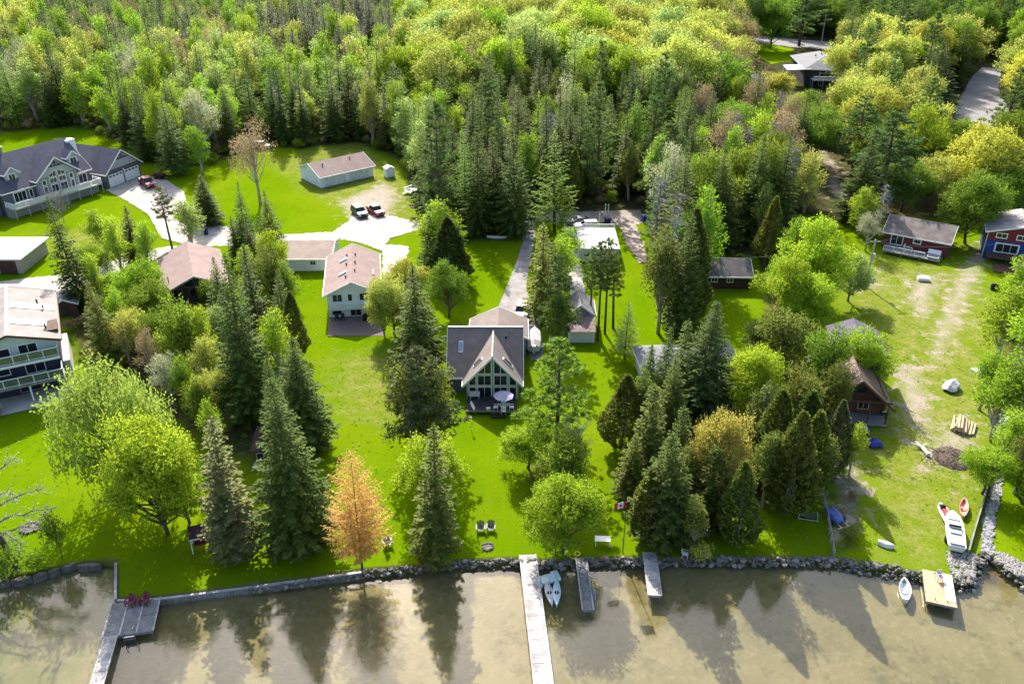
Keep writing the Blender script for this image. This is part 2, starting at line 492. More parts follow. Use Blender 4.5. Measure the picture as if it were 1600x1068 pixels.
ca.data.foreach_set('color', np.stack([brown, weed_l, weed_l * 0, weed_l * 0 + 1], -1).astype(np.float32).ravel())
bme.materials.append(lakebed_material()); bme.shade_smooth()
tag(link_mesh('lake_bed', bme), 'pale sandy lake bed seen through shallow water', kind='structure')

def water_material():
    m = bpy.data.materials.new('lake_water'); m.use_nodes = True
    nt = m.node_tree; N = nt.nodes; L = nt.links; N.clear()
    out = N.new('ShaderNodeOutputMaterial'); mx = N.new('ShaderNodeMixShader')
    tr = N.new('ShaderNodeBsdfTransparent'); tr.inputs[0].default_value = (.87, .89, .82, 1)
    gl = N.new('ShaderNodeBsdfGlossy'); gl.inputs['Roughness'].default_value = .015
    gl.inputs['Color'].default_value = (1, 1, 1, 1)
    geo = N.new('ShaderNodeNewGeometry')
    dt = N.new('ShaderNodeVectorMath'); dt.operation = 'DOT_PRODUCT'; L.new(geo.outputs['Incoming'], dt.inputs[0])
    ab = N.new('ShaderNodeMath'); ab.operation = 'ABSOLUTE'; L.new(dt.outputs['Value'], ab.inputs[0])
    om = N.new('ShaderNodeMath'); om.operation = 'SUBTRACT'; om.inputs[0].default_value = 1; L.new(ab.outputs[0], om.inputs[1])
    pw = N.new('ShaderNodeMath'); pw.operation = 'POWER'; pw.inputs[1].default_value = 5; L.new(om.outputs[0], pw.inputs[0])
    fr = N.new('ShaderNodeMath'); fr.operation = 'MULTIPLY_ADD'; fr.inputs[1].default_value = .98; fr.inputs[2].default_value = .052; L.new(pw.outputs[0], fr.inputs[0])
    n1 = N.new('ShaderNodeTexNoise'); n1.inputs['Scale'].default_value = 1.8; n1.inputs['Detail'].default_value = 4
    mp = N.new('ShaderNodeMapping'); mp.inputs['Scale'].default_value = (1.0, 2.2, 1)
    L.new(geo.outputs['Position'], mp.inputs[0]); L.new(mp.outputs[0], n1.inputs[0])
    bp = N.new('ShaderNodeBump'); bp.inputs['Strength'].default_value = .07; bp.inputs['Distance'].default_value = .1
    L.new(n1.outputs['Fac'], bp.inputs['Height'])
    L.new(bp.outputs[0], gl.inputs['Normal']); L.new(bp.outputs[0], dt.inputs[1])
    L.new(fr.outputs[0], mx.inputs[0]); L.new(tr.outputs[0], mx.inputs[1]); L.new(gl.outputs[0], mx.inputs[2])
    L.new(mx.outputs[0], out.inputs[0])
    return m
wm = MB(); wm.add([(-900, -600, WATER_Z), (900, -600, WATER_Z), (900, 75, WATER_Z), (-900, 75, WATER_Z)], [(0, 1, 2, 3)])
wo = link_mesh('lake_water', wm.mesh('lake_water'), None, water_material())
tag(wo, 'calm shallow lake water along the shore', kind='structure')

# ---- driveways: thin sheets with uneven edges laid on the lawn
M_GRAVEL = mat('pale_gravel', (.44, .405, .36), .95, (.3, .27, .235), .8, .8, 7, detail=10)
M_GRAVEL2 = mat('sandy_gravel', (.38, .32, .27), .95, (.22, .185, .15), .8, .8, 7, detail=10)
M_ASPH = mat('worn_asphalt', (.30, .275, .26), .9, (.2, .185, .175), .7, .5, 9, detail=9)
M_ROAD = mat('grey_road', (.25, .24, .24), .9, (.2, .19, .19), .3, .3, 12)
def sheet(name, px, m, label, z=0.012, jitter=0.22, step=0.45, kind='structure', thick=0.0, raw=False):
    pts = px if raw else PX(*px)
    out = []; r = random.Random(len(name) * 31 + len(pts))
    for i, a in enumerate(pts):
        b = pts[(i + 1) % len(pts)]
        n = max(1, int(math.hypot(b[0] - a[0], b[1] - a[1]) / step))
        for k in range(n):
            t = k / n
            out.append((a[0] + (b[0] - a[0]) * t + r.uniform(-jitter, jitter), a[1] + (b[1] - a[1]) * t + r.uniform(-jitter, jitter), z))
    me = bpy.data.meshes.new(name); bm = bmesh.new()
    f = bm.faces.new([bm.verts.new(p) for p in out]); f.normal_update()
    if f.normal.z < 0: f.normal_flip()
    if thick:
        ex = bmesh.ops.extrude_face_region(bm, geom=[f])
        bmesh.ops.translate(bm, verts=[v for v in ex['geom'] if isinstance(v, bmesh.types.BMVert)], vec=(0, 0, -thick))
        bmesh.ops.recalc_face_normals(bm, faces=bm.faces)
    bmesh.ops.triangulate(bm, faces=bm.faces)
    bm.to_mesh(me); bm.free()
    return tag(link_mesh(name, me, None, m), label, kind=kind)
sheet('gravel_lane', [(-60, 470), (0, 440), (60, 432), (110, 428), (150, 415), (200, 400), (260, 385), (310, 382), (400, 370), (450, 366), (520, 362), (545, 345), (548, 338), (600, 335), (655, 346), (668, 352),
            (650, 360), (610, 372), (604, 382), (640, 384), (636, 402), (612, 420), (606, 440), (606, 490), (597, 490), (598, 392), (560, 378), (520, 372), (450, 376), (380, 384), (330, 384), (260, 400), (200, 420), (120, 450), (70, 472), (0, 500), (-60, 510)],
      M_GRAVEL, 'pale gravel lane passing behind the brown roofed cottages')
sheet('driveway', [(166, 297), (224, 274), (262, 282), (288, 300), (292, 322), (270, 340), (292, 352), (352, 352), (372, 364), (350, 380), (300, 384), (252, 372), (232, 335), (200, 315)], M_GRAVEL,
      'pale concrete drive before the double garage', z=.016, jitter=.1)
sheet('asphalt_driveway', [(810, 347), (836, 343), (836, 370), (826, 420), (822, 452), (829, 470), (850, 540), (848, 562), (829, 562), (820, 520), (778, 480), (790, 452), (806, 412), (818, 376)], M_ASPH,
      'straight grey asphalt driveway leading down beside the glass fronted cottage', jitter=.06)
sheet('dirt_track', [(836, 332), (1000, 328), (1010, 345), (995, 352), (1005, 380), (1012, 410), (1000, 412), (978, 380), (968, 352), (936, 346), (836, 346)], M_GRAVEL2, 'brown dirt track behind the white trailer', jitter=.35)
sheet('sand_strip', [(882, 348), (900, 352), (904, 400), (912, 440), (915, 470), (890, 470), (888, 420)], M_GRAVEL, 'narrow gravel path between the driveway trees', jitter=.3)
sheet('far_lawn', [(1180, 66), (1240, 76), (1236, 96), (1205, 100), (1175, 84)], mat('far_grass', (.16, .26, .004), 1, (.12, .2, .004), .2, spec=0), 'strip of bright lawn beside the far dark house', z=.006, jitter=.8)
sheet('far_road', [(1150, 52), (1200, 58), (1300, 66), (1300, 78), (1240, 74), (1150, 62)], M_ROAD, 'country road behind the far house', jitter=.3)
sheet('side_road', [(1490, 185), (1502, 150), (1520, 118), (1535, 105), (1565, 108), (1560, 140), (1578, 175), (1600, 200), (1600, 215), (1520, 190)], M_ROAD, 'grey road bending through the trees', jitter=.3)
# ================================================================== BUILDINGS
def gable_walls(par, m, x0, x1, y0, y1, z0, ze, zr, axis='y', name='wall'):
    mb = MB()
    if axis == 'y':
        xm = (x0 + x1) / 2
        mb.prism([(x0, y0, z0), (x1, y0, z0), (x1, y0, ze), (xm, y0, zr), (x0, y0, ze)], (0, y1 - y0, 0))
    else:
        ym = (y0 + y1) / 2
        mb.prism([(x0, y0, z0), (x0, y1, z0), (x0, y1, ze), (x0, ym, zr), (x0, y0, ze)], (x1 - x0, 0, 0))
    return mb.build(name, m, par)

def gable_roof(par, m, x0, x1, y0, y1, ze, zr, axis='y', ov=.45, og=.4, t=.16, trim=None, name='roof', lift=.05, split=None):
    """two sloping slabs; ov = eave overhang, og = gable overhang"""
    mb = MB(); tr = MB()
    if axis == 'y':
        xm = split if split is not None else (x0 + x1) / 2
        for xe, s in ((x0, -1), (x1, 1)):
            sl = (zr - ze) / abs(xm - xe)
            a = (xm, y0 - og, zr + lift); b = (xm, y1 + og, zr + lift)
            c = (xe + s * ov, y1 + og, ze - sl * ov + lift); d = (xe + s * ov, y0 - og, ze - sl * ov + lift)
            mb.slab(a, b, c, d, t)
            if trim:
                for q0, q1, yy in ((a, d, -.035), (b, c, .035)):
                    tr.bar((q0[0], q0[1] + yy, q0[2] - .1), (q1[0], q1[1] + yy, q1[2] - .1), .06, .24)
                tr.bar((d[0] + s * .035, d[1], d[2] - .1), (c[0] + s * .035, c[1], c[2] - .1), .06, .22)
    else:
        ym = split if split is not None else (y0 + y1) / 2
        for ye, s in ((y0, -1), (y1, 1)):
            sl = (zr - ze) / abs(ym - ye)
            a = (x0 - og, ym, zr + lift); b = (x1 + og, ym, zr + lift)
            c = (x1 + og, ye + s * ov, ze - sl * ov + lift); d = (x0 - og, ye + s * ov, ze - sl * ov + lift)
            mb.slab(a, b, c, d, t)
            if trim:
                for q0, q1, xx in ((a, d, -.035), (b, c, .035)):
                    tr.bar((q0[0] + xx, q0[1], q0[2] - .1), (q1[0] + xx, q1[1], q1[2] - .1), .06, .24)
                tr.bar((d[0], d[1] + s * .035, d[2] - .1), (c[0], c[1] + s * .035, c[2] - .1), .06, .22)
    rf = mb.build(name, m, par)
    if trim: tr.build('fascia', trim, rf)
    return rf

def hip_roof(par, m, x0, x1, y0, y1, ze, zr, ov=.5, trim=None, name='roof'):
    x0 -= ov; x1 += ov; y0 -= ov; y1 += ov
    w = min(x1 - x0, y1 - y0) / 2
    if x1 - x0 >= y1 - y0:
        r0 = (x0 + w, (y0 + y1) / 2, zr); r1 = (x1 - w + .001, (y0 + y1) / 2, zr)
    else:
        r0 = ((x0 + x1) / 2, y0 + w, zr); r1 = ((x0 + x1) / 2, y1 - w + .001, zr)
    b = [(x0, y0, ze), (x1, y0, ze), (x1, y1, ze), (x0, y1, ze)]
    lo = [(x, y, ze - .16) for x, y, _ in b]
    vs = b + [r0, r1] + lo
    if x1 - x0 >= y1 - y0: fs = [(0, 1, 5, 4), (1, 2, 5), (2, 3, 4, 5), (3, 0, 4)]
    else: fs = [(0, 1, 4), (1, 2, 5, 4), (2, 3, 5), (3, 0, 4, 5)]
    fs += [(6, 9, 8, 7)] + [(i, i + 6, (i + 1) % 4 + 6, (i + 1) % 4) for i in range(4)]
    mb = MB(); mb.add(vs, fs)
    rf = mb.build(name, m, par)
    if trim:
        tr = MB()
        for i in range(4):
            p, q = lo[i], lo[(i + 1) % 4]
            tr.bar((p[0], p[1], p[2] + .06), (q[0], q[1], q[2] + .06), .05, .2)
        tr.build('fascia', trim, rf)
    return rf

def poly_window(par, pts, o, u=(1, 0, 0), n=(0, -1, 0), frame=None, fw=.09, name='window', glass=None, bars=()):
    """window of any outline: pts (u, z) around origin o on a wall whose outward normal is n; the frame stands proud, the pane sits inside it"""
    frame = frame or M_TRIM
    o = Vector(o); u = Vector(u); n = Vector(n); up = Vector((0, 0, 1))
    P = lambda a, d: o + u * a[0] + up * a[1] + n * d
    c = (sum(p[0] for p in pts) / len(pts), sum(p[1] for p in pts) / len(pts))
    ins = []
    for p in pts:
        dx, dz = c[0] - p[0], c[1] - p[1]
        ins.append((p[0] + (fw * 1.0 if dx > 0 else -fw * 1.0) * (1 if abs(dx) > 1e-3 else 0), p[1] + (fw if dz > 0 else -fw) * (1 if abs(dz) > 1e-3 else 0)))
    k = len(pts); mb = MB()
    vs = [P(p, .05) for p in pts] + [P(p, .05) for p in ins] + [P(p, .0) for p in pts] + [P(p, .0) for p in ins]
    fs = []
    for i in range(k):
        j = (i + 1) % k
        fs += [(i, j, k + j, k + i), (i, 2*k + i, 2*k + j, j), (k + i, k + j, 3*k + j, 3*k + i), (2*k + i, 3*k + i, 3*k + j, 2*k + j)]
    mb.add(vs, fs)
    for (a, b) in bars:
        mb.bar(P(a, .03), P(b, .03), .07, .05, up=n)
    w = mb.build(name, frame, par)
    pm = MB(); pm.prism([P(p, .02) for p in ins], -n * .015)
    pm.build('pane', glass or M_GLASS, w)
    return w

def window(par, x, z, w, h, o=(0, 0, 0), u=(1, 0, 0), n=(0, -1, 0), nx=2, nz=1, frame=None, name='window', fw=.09, glass=None):
    """rectangular window centred at x with its sill at z; each pane is its own piece"""
    frame = frame or M_TRIM
    o = Vector(o); u = Vector(u); n = Vector(n); up = Vector((0, 0, 1))
    P = lambda a, b, d: o + u * a + up * b + n * d
    mb = MB(); x0, x1, z0, z1 = x - w / 2, x + w / 2, z, z + h
    mb.bar(P(x0, z0 + fw/2, .025), P(x1, z0 + fw/2, .025), .06, fw, up=up)
    mb.bar(P(x0, z1 - fw/2, .025), P(x1, z1 - fw/2, .025), .06, fw, up=up)
    mb.bar(P(x0 + fw/2, z0 + fw, .025), P(x0 + fw/2, z1 - fw, .025), fw, .06, up=n)
    mb.bar(P(x1 - fw/2, z0 + fw, .025), P(x1 - fw/2, z1 - fw, .025), fw, .06, up=n)
    mw = .055
    for i in range(1, nx):
        xx = x0 + fw + (w - 2 * fw) * i / nx
        mb.bar(P(xx, z0 + fw, .022), P(xx, z1 - fw, .022), mw, .05, up=n)
    for i in range(1, nz):
        zz = z0 + fw + (h - 2 * fw) * i / nz
        mb.bar(P(x0 + fw, zz, .02), P(x1 - fw, zz, .02), .045, mw, up=up)
    wo = mb.build(name, frame, par)
    for i in range(nx):
        for j in range(nz):
            a0 = x0 + fw + (w - 2 * fw) * i / nx + .01; a1 = x0 + fw + (w - 2 * fw) * (i + 1) / nx - .01
            b0 = z0 + fw + (h - 2 * fw) * j / nz + .01; b1 = z0 + fw + (h - 2 * fw) * (j + 1) / nz - .01
            pm = MB(); pm.prism([P(a0, b0, .014), P(a1, b0, .014), P(a1, b1, .014), P(a0, b1, .014)], -n * .01)
            pm.build('pane', glass or M_GLASS, wo)
    return wo

def railing(par, pts, z, h=1.0, m=None, step=1.5, baluster=.0, panel=None, post=.09):
    """rail along pts (x, y) at floor height z: posts and top rail, optional balusters or glass panels as pieces"""
    m = m or M_TRIM
    mb = MB()
    rl = None; panels = []
    for (a, b) in zip(pts[:-1], pts[1:]):
        L = math.hypot(b[0] - a[0], b[1] - a[1]); n = max(1, round(L / step))
        for i in range(n + 1):
            t = i / n; x = a[0] + (b[0] - a[0]) * t; y = a[1] + (b[1] - a[1]) * t
            mb.box(x - post/2, x + post/2, y - post/2, y + post/2, z, z + h)
        mb.bar((a[0], a[1], z + h + .03), (b[0], b[1], z + h + .03), .1, .06)
        mb.bar((a[0], a[1], z + .12), (b[0], b[1], z + .12), .05, .05)
        if baluster:
            k = int(L / baluster)
            for i in range(1, k):
                t = i / k; x = a[0] + (b[0] - a[0]) * t; y = a[1] + (b[1] - a[1]) * t
                mb.box(x - .02, x + .02, y - .02, y + .02, z + .14, z + h)
        if panel:
            for i in range(n):
                t0 = (i + .06) / n; t1 = (i + .94) / n
                panels.append(((a[0] + (b[0]-a[0])*t0, a[1] + (b[1]-a[1])*t0), (a[0] + (b[0]-a[0])*t1, a[1] + (b[1]-a[1])*t1)))
    rl = mb.build('railing', m, par)
    for p, q in panels:
        pb = MB(); pb.bar((p[0], p[1], z + h*.55), (q[0], q[1], z + h*.55), .02, h * .75)
        pb.build('panel', panel, rl)
    return rl

def steps(par, x0, x1, y0, z1, n, m, run=.28, d=(0, -1), name='stairs'):
    """n treads stepping down from height z1 towards local -y"""
    mb = MB()
    for i in range(n):
        z = z1 - (i + 1) * z1 / (n + 1)
        mb.box(x0, x1, y0 - (i + 1) * run, y0 - i * run + .02, z - .06, z)
    mb.box(x0 - .05, x0 - .002, y0 - n * run, y0, 0, z1 * .5); mb.box(x1 + .002, x1 + .05, y0 - n * run, y0, 0, z1 * .5)
    return mb.build(name, m, par)

def vents(par, m, spots, r=.1, h=.4, name='roof_vent'):
    for (x, y, z) in spots:
        mb = MB(); mb.lathe([(r, 0), (r, h), (r * 1.5, h), (r * 1.5, h + .08), (r * .4, h + .14)], (x, y, z - .1), 8)
        mb.build(name, m, par)

def skylight(par, p, slope_u, slope_v, w, h, m=None):
    """raised skylight lying on a roof plane: p its centre, slope_u across, slope_v up the slope"""
    u = Vector(slope_u).normalized() * w / 2; v = Vector(slope_v).normalized() * h / 2
    n = u.cross(v).normalized(); n = n if n.z > 0 else -n
    p = Vector(p)
    mb = MB(); mb.prism([p - u - v, p + u - v, p + u + v, p - u + v], n * .16)
    s = mb.build('skylight', M_TRIM, par)
    g = MB(); q = p + n * .17
    g.prism([q - u*.82 - v*.85, q + u*.82 - v*.85, q + u*.82 + v*.85, q - u*.82 + v*.85], n * .01)
    g.build('pane', m or M_GLASS, s)
    return s

def deck_boards(par, x0, x1, y0, y1, z, m, pitch=.15, along='x', name='deck', t=.05, posts=True, pm=None):
    mb = MB()
    if along == 'x':
        n = max(1, round((y1 - y0) / pitch)); p = (y1 - y0) / n
        for i in range(n): mb.box(x0, x1, y0 + i * p + .006, y0 + (i + 1) * p - .006, z - t - (i % 3) * .002, z - (i % 3) * .002)
    else:
        n = max(1, round((x1 - x0) / pitch)); p = (x1 - x0) / n
        for i in range(n): mb.box(x0 + i * p + .006, x0 + (i + 1) * p - .006, y0, y1, z - t - (i % 3) * .002, z - (i % 3) * .002)
    mb.box(x0 + .03, x1 - .03, y0 + .03, y0 + .09, z - .25, z - t - .005); mb.box(x0 + .03, x1 - .03, y1 - .09, y1 - .03, z - .25, z - t - .005)
    mb.box(x0 + .03, x0 + .09, y0 + .09, y1 - .09, z - .25, z - t - .006); mb.box(x1 - .09, x1 - .03, y0 + .09, y1 - .09, z - .25, z - t - .006)
    if posts and z > .4:
        for x in np.linspace(x0 + .1, x1 - .1, max(2, int((x1 - x0) / 2.5) + 1)):
            for y in (y0 + .1, y1 - .1): mb.box(x - .06, x + .06, y - .06, y + .06, 0, z - .26)
    return mb.build(name, m, par)

def on_house(h, name, label, cat, p):
    c, s = math.cos(h.rotation_euler.z), math.sin(h.rotation_euler.z)
    return thing(name, label, cat, (h.location.x + p[0] * c - p[1] * s, h.location.y + p[0] * s + p[1] * c, p[2]), h.rotation_euler.z)
def ground_rz(p, q): return math.atan2(q[1] - p[1], q[0] - p[0])

# ------------------------------------------------ glass-fronted cottage (the subject)
M_SAGE = siding('grey_green_siding', (.33, .37, .36), .2)
h = thing('glass_front_cottage', 'steep gabled cottage with a full wall of windows and dark front deck', 'house', (-2.35, 87.6))
gable_walls(h, M_SAGE, -3.2, 3.2, 0, 8, 0, 2.75, 6.1, 'y')
gable_walls(h, siding('dark_grey_siding', (.1, .1, .11)), -5.4, 3.45, 1.75, 11.2, 0, 2.6, 6.5, 'x')
main_rf = gable_roof(h, M_GREYBROWN, -5.4, 3.45, 1.75, 11.2, 2.6, 6.62, 'x', .4, .3, .16, M_TRIM)
wing_rf = gable_roof(h, M_GREYBROWN, -3.2, 3.2, 0, 6.4, 2.75, 6.3, 'y', .5, .55, .16, M_TRIM, name='roof')
gable_walls(h, M_SAGE, -3.1, 4.2, 11.2, 16.4, 0, 2.7, 4.4, 'y')
gable_roof(h, M_GREYBROWN, -3.1, 4.2, 11.0, 16.4, 2.7, 4.4, 'y', .35, .2, .14, M_TRIM)
MB().bar((-5.7, 6.475, 6.7), (3.75, 6.475, 6.7), .34, .06).build('ridge_cap', mat('pale_ridge', (.5, .47, .44)), main_rf)
MB().bar((0, -.55, 6.37), (0, 6.3, 6.37), .16, .05).build('ridge_cap', MATS['pale_ridge'], wing_rf)
def zr_(x): return 6.1 - abs(x) * 3.35 / 3.2 - .35
rows_ = [(.25, 1.85), (2.0, 3.55)]
for cx_, cw in ((-2.45, .95), (-1.0, 1.75), (.95, 1.7), (2.45, .95)):
    window(h, cx_, .25, cw, 1.6, nx=2 if cw > 1 else 1, frame=M_TRIM)
    if cw > 1: window(h, cx_, 2.0, cw, 1.5, nx=2)
    else:
        s_ = 1 if cx_ > 0 else -1
        a, b = cx_ - s_ * cw / 2, cx_ + s_ * cw / 2
        poly_window(h, [(a, 2.0), (b, 2.0), (b, zr_(b)), (a, min(3.5, zr_(a)))], (0, 0, 0))
for s_ in (-1, 1):
    poly_window(h, [(s_*.1, 3.65), (s_*1.85, 3.65), (s_*1.85, zr_(1.85)), (s_*.1, zr_(.1))], (0, 0, 0), bars=(((s_*.95, 3.7), (s_*.95, zr_(.95) - .05)),))
for s_ in (-1, 1):
    sl = 3.55 / 3.2
    skylight(wing_rf, (s_ * 1.75, 1.4, 6.33 - 1.75 * sl), (0, 1, 0), (s_, 0, -sl), .5, 1.6)
skylight(main_rf, (-4.0, 4.4, 2.6 + 2.65 * .85 + .08), (1, 0, 0), (0, 1, .85), .55, 1.5, mat('sky_glass', (.3, .33, .5), .1))
vents(main_rf, M_BLACK, [(1.6, 5.3, 5.65)])
deck_boards(h, -3.1, 2.75, -3.3, -.06, .55, M_WOODDARK, .18)
MB().box(-3.12, 2.77, -3.36, -3.31, .34, .56).build('deck_edge', M_WOODGREY, h)
steps(h, -.15, 1.5, -3.37, .5, 2, M_WOODDARK, .35)

# ------------------------------------------------ white bungalow with walk-out
M_WSID = siding('white_siding', (.74, .77, .82), .2)
h = thing('white_bungalow', 'white bungalow with pinkish brown roof and ground level walkout', 'house', (-23.05, 110.1), R(8.5))
gable_walls(h, M_WSID, -3.6, 3.6, 0, 14, 0, 3.85, 5.55, 'y')
rf = gable_roof(h, M_PINKROOF, -3.6, 3.6, 0, 14, 3.85, 5.6, 'y', .55, .35, .16, M_TRIM)
window(h, -2.15, 2.45, 1.5, 1.25); window(h, -.35, 2.45, .75, 1.25, nx=1); window(h, 1.75, 2.45, 1.6, 1.25)
MB().box(-3.3, 3.4, -.55, -.003, 1.35, 2.25).build('balcony_front', M_WSID, h)
MB().box(-3.35, 3.45, -.6, .0, 2.26, 2.32).build('balcony_rail', M_TRIM, h)
window(h, .3, .05, 1.7, 1.15, nx=2); window(h, -2.4, .5, 1.3, .65, nx=1, frame=M_DARK); window(h, 2.3, .5, 1.3, .65, nx=1, frame=M_DARK)
sl = 1.75 / 3.6
for y_ in (3.5, 8.5): skylight(rf, (-1.3, y_ + .6, 5.68 - 1.3 * sl), (0, 1, 0), (-1, 0, -sl), .55, 1.3, M_TRIM)
vents(rf, M_BLACK, [(-.8, 2.2, 5.3), (.5, 4, 5.45), (.5, 7, 5.45), (-.8, 6.8, 5.3), (.5, 10, 5.45), (-.8, 10.2, 5.3)], .1, .3)
MB().box(3.0, 3.2, 5, 6.6, 4.1, 4.35).build('ridge_vent', M_BLACK, rf)
for y_ in (4.0, 6.0): window(h, y_, 1.6, 1.2, 1.4, o=(-3.6, 14, 0), u=(0, -1, 0), n=(-1, 0, 0), nx=1, frame=M_DARK)
sheet('patio', [(515, 493), (512, 525), (602, 525), (598, 493)], mat('dark_pavers', (.15, .12, .115), .9, (.11, .09, .09), 2, .3, 6), 'dark paved patio in front of the white bungalow', z=.035, jitter=.0)

# ------------------------------------------------ white workshop and little white shed
M_WSID2 = siding('white_vertical_siding', (.75, .78, .84), .3, 'X')
h = thing('white_workshop', 'long white workshop with pinkish brown roof standing by the woods', 'workshop', (-39.4, 168.4), ground_rz((-39.4, 168.4), (-29.7, 176.5)))
gable_walls(h, M_WSID2, 0, 12.6, 0, 8.8, 0, 2.5, 4.2, 'x')
rf = gable_roof(h, M_PINKROOF, 0, 12.6, 0, 8.8, 2.5, 4.25, 'x', .5, .35, .16, M_TRIM)
vents(rf, M_BLACK, [(2.4, 3.1, 3.75), (9.0, 3.4, 3.85)], .14, .35)
for x_ in (3.3, 9.2): MB().box(x_ - 2.4, x_ + 2.4, -.05, -.002, .02, 2.2).build('garage_door', mat('white_door', (.66, .7, .75), .5), h)
MB().box(6.12, 6.3, -.06, -.004, 0, 2.4).build('downpipe', M_TRIM, h)
h = thing('white_shed', 'tiny white upright shed at the corner of the woods', 'shed', at(611, 277), R(30))
gable_walls(h, M_WSID2, -.95, .95, 0, 1.7, 0, 1.9, 2.3, 'y')
gable_roof(h, mat('pale_metal_roof', (.6, .62, .64), .5), -.95, .95, 0, 1.7, 1.9, 2.35, 'y', .12, .12, .06)
MB().box(-.4, .4, -.04, -.002, .05, 1.75).build('door', M_TRIM, h)

# ------------------------------------------------ long low garage behind the bungalow
h = thing('low_garage', 'long low garage with tan roof and white front next to the lane', 'garage', (-38.5, 126.3), R(1))
gable_walls(h, M_WSID, 0, 9.0, 0, 8.6, 0, 2.3, 3.5, 'x')
gable_roof(h, M_TANROOF, 0, 9.0, 0, 8.6, 2.3, 3.55, 'x', .4, .3, .14, M_TRIM)
window(h, 6.2, 1.0, 1.0, .8)

# ------------------------------------------------ brown-roofed cottage with dark gable
h = thing('brown_cottage', 'cottage with wide pinkish roof and dark timber glazed gable among trees', 'house', (-47.5, 115.2), R(22.5))
gable_walls(h, M_WOODBROWN, -4.3, 4.3, 0, 13, 0, 2.75, 4.6, 'y')
rf = gable_roof(h, M_PINKROOF, -4.3, 4.3, -1.2, 13, 2.75, 4.65, 'y', .5, .3, .18, M_WOODPALE)
for s_ in (-1, 1):
    poly_window(h, [(s_*.15, 2.5), (s_*1.6, 2.5), (s_*1.6, 3.45), (s_*.15, 4.1)], (0, 0, 0), frame=M_WOODGREY)
    window(h, s_*2.6, 1.2, 1.3, 1.2, frame=M_WOODGREY)
window(h, 0, .2, 2.0, 2.1, frame=M_WOODGREY)
deck_boards(h, -4.3, 4.3, -2.2, -.06, 1.0, M_WOODDARK, .18)
railing(h, [(-4.25, -2.1), (4.25, -2.1)], 1.0, .9, M_WOODDARK, 1.4, .25)
for x_ in (-3.6, 3.4): MB().tube([(x_, 1.6, 3), (x_, 1.6, 4.0)], .07).build('vent_pipe', M_BLACK, rf)

# ------------------------------------------------ three-storey cottage with glass decks
M_PALE = siding('pale_mint_siding', (.52, .58, .55), .22)
M_NAVY = siding('navy_siding', (.035, .037, .065), .2)
M_GLRAIL = mat('tinted_rail_glass', (.1, .12, .1), .12, (.07, .09, .07), 1, spec=.8)
h = thing('glass_deck_house', 'three storey lake house with two glass railed decks and pale roof', 'house', (-60.0, 88.9), R(27.5), None, (1, 1, 1.14))
gable_walls(h, M_NAVY, -5.3, 4.6, 0, 14.5, 0, 4.4, 4.45, 'y', name='lower_wall')
gable_walls(h, M_PALE, -5.28, 4.58, -.02, 14.4, 4.46, 6.0, 7.4, 'y', name='upper_wall')
rf = gable_roof(h, mat('pale_tan_shingles', (.3, .255, .235), .9, (.24, .2, .185), .6, .4, 9), -5.3, 4.6, 0, 14.5, 6.0, 7.45, 'y', .6, .5, .16, M_WOODBROWN)
MB().bar((-.35, -.5, 7.5), (-.35, 15, 7.5), .3, .05).build('ridge_cap', M_TRIM, rf)
for y_ in (3.0, 8.0): MB().prism([(.1, y_, 7.41), (4.9, y_, 6.005), (4.9, y_ + 1.7, 6.005), (.1, y_ + 1.7, 7.41)], (0, 0, .03)).build('metal_sheet', mat('white_metal_sheet', (.8, .78, .74), .35), rf)
vents(rf, M_BLACK, [(3.0, 9.8, 6.7), (3.6, 8.2, 6.5), (3.7, 2.3, 6.5)], .1, .4)
MB().box(3.2, 5.0, 1.5, 4.5, 5.2, 6.35).build('side_dormer', M_WOODBROWN, h)
window(h, -2.6, 4.7, 4.2, 1.15, o=(0, -.02, 0), nx=1, name='window'); window(h, 1.4, 4.6, 2.1, 1.35, o=(0, -.02, 0), nx=2, name='sliding_door')
window(h, -2.4, 2.7, 2.6, 1.1, nx=1); window(h, 1.6, 2.35, 2.2, 1.6, nx=2, name='sliding_door')
window(h, 0.5, .3, 2.4, 1.7, nx=2, name='sliding_door', frame=M_GREYMETAL)
for z_, dpt in ((4.35, 1.3), (2.2, 2.4)):
    deck_boards(h, -5.3, 4.6, -dpt, -.06, z_, M_WOODGREY, .2, posts=False)
    railing(h, [(4.5, -.1), (4.5, -dpt + .08), (-5.2, -dpt + .08)], z_, .95, M_TRIM, 1.6, panel=M_GLRAIL)
MB().box(-5.3, 4.6, -1.42, -1.32, 4.05, 4.33).build('awning_case', M_TRIM, h)
for x_ in (-3.0, .6, 4.3): MB().box(x_ - .09, x_ + .09, -2.3, -2.12, 0, 1.95).build('deck_post', M_TRIM, h)
MB().box(-4.6, 5.0, -4.0, -.02, 0, .12).build('terrace', M_CONCRETE, h)
steps(h, -4.2, -3.0, -2.45, 2.15, 7, M_WOODGREY, .26)
railing(h, [(-4.3, -2.6), (-4.3, -4.4)], .9, .9, M_TRIM, .9); railing(h, [(-2.9, -2.6), (-2.9, -4.4)], .9, .9, M_TRIM, .9)
MB().box(4.62, 5.4, 1.0, 9.0, 0, 2.6).build('side_wall', mat('pale_stucco', (.6, .57, .53)), h)
chest = on_house(h, 'storage_chest', 'pale storage chest on the lower glass railed deck', 'chest', (2.0, -1.6, 2.21 * 1.14))
MB().box(-.5, .5, -.3, .3, 0, .5).build('body', M_CONCRETE, chest); MB().box(-.53, .53, -.33, .33, .502, .58).build('lid', M_TRIM, chest)

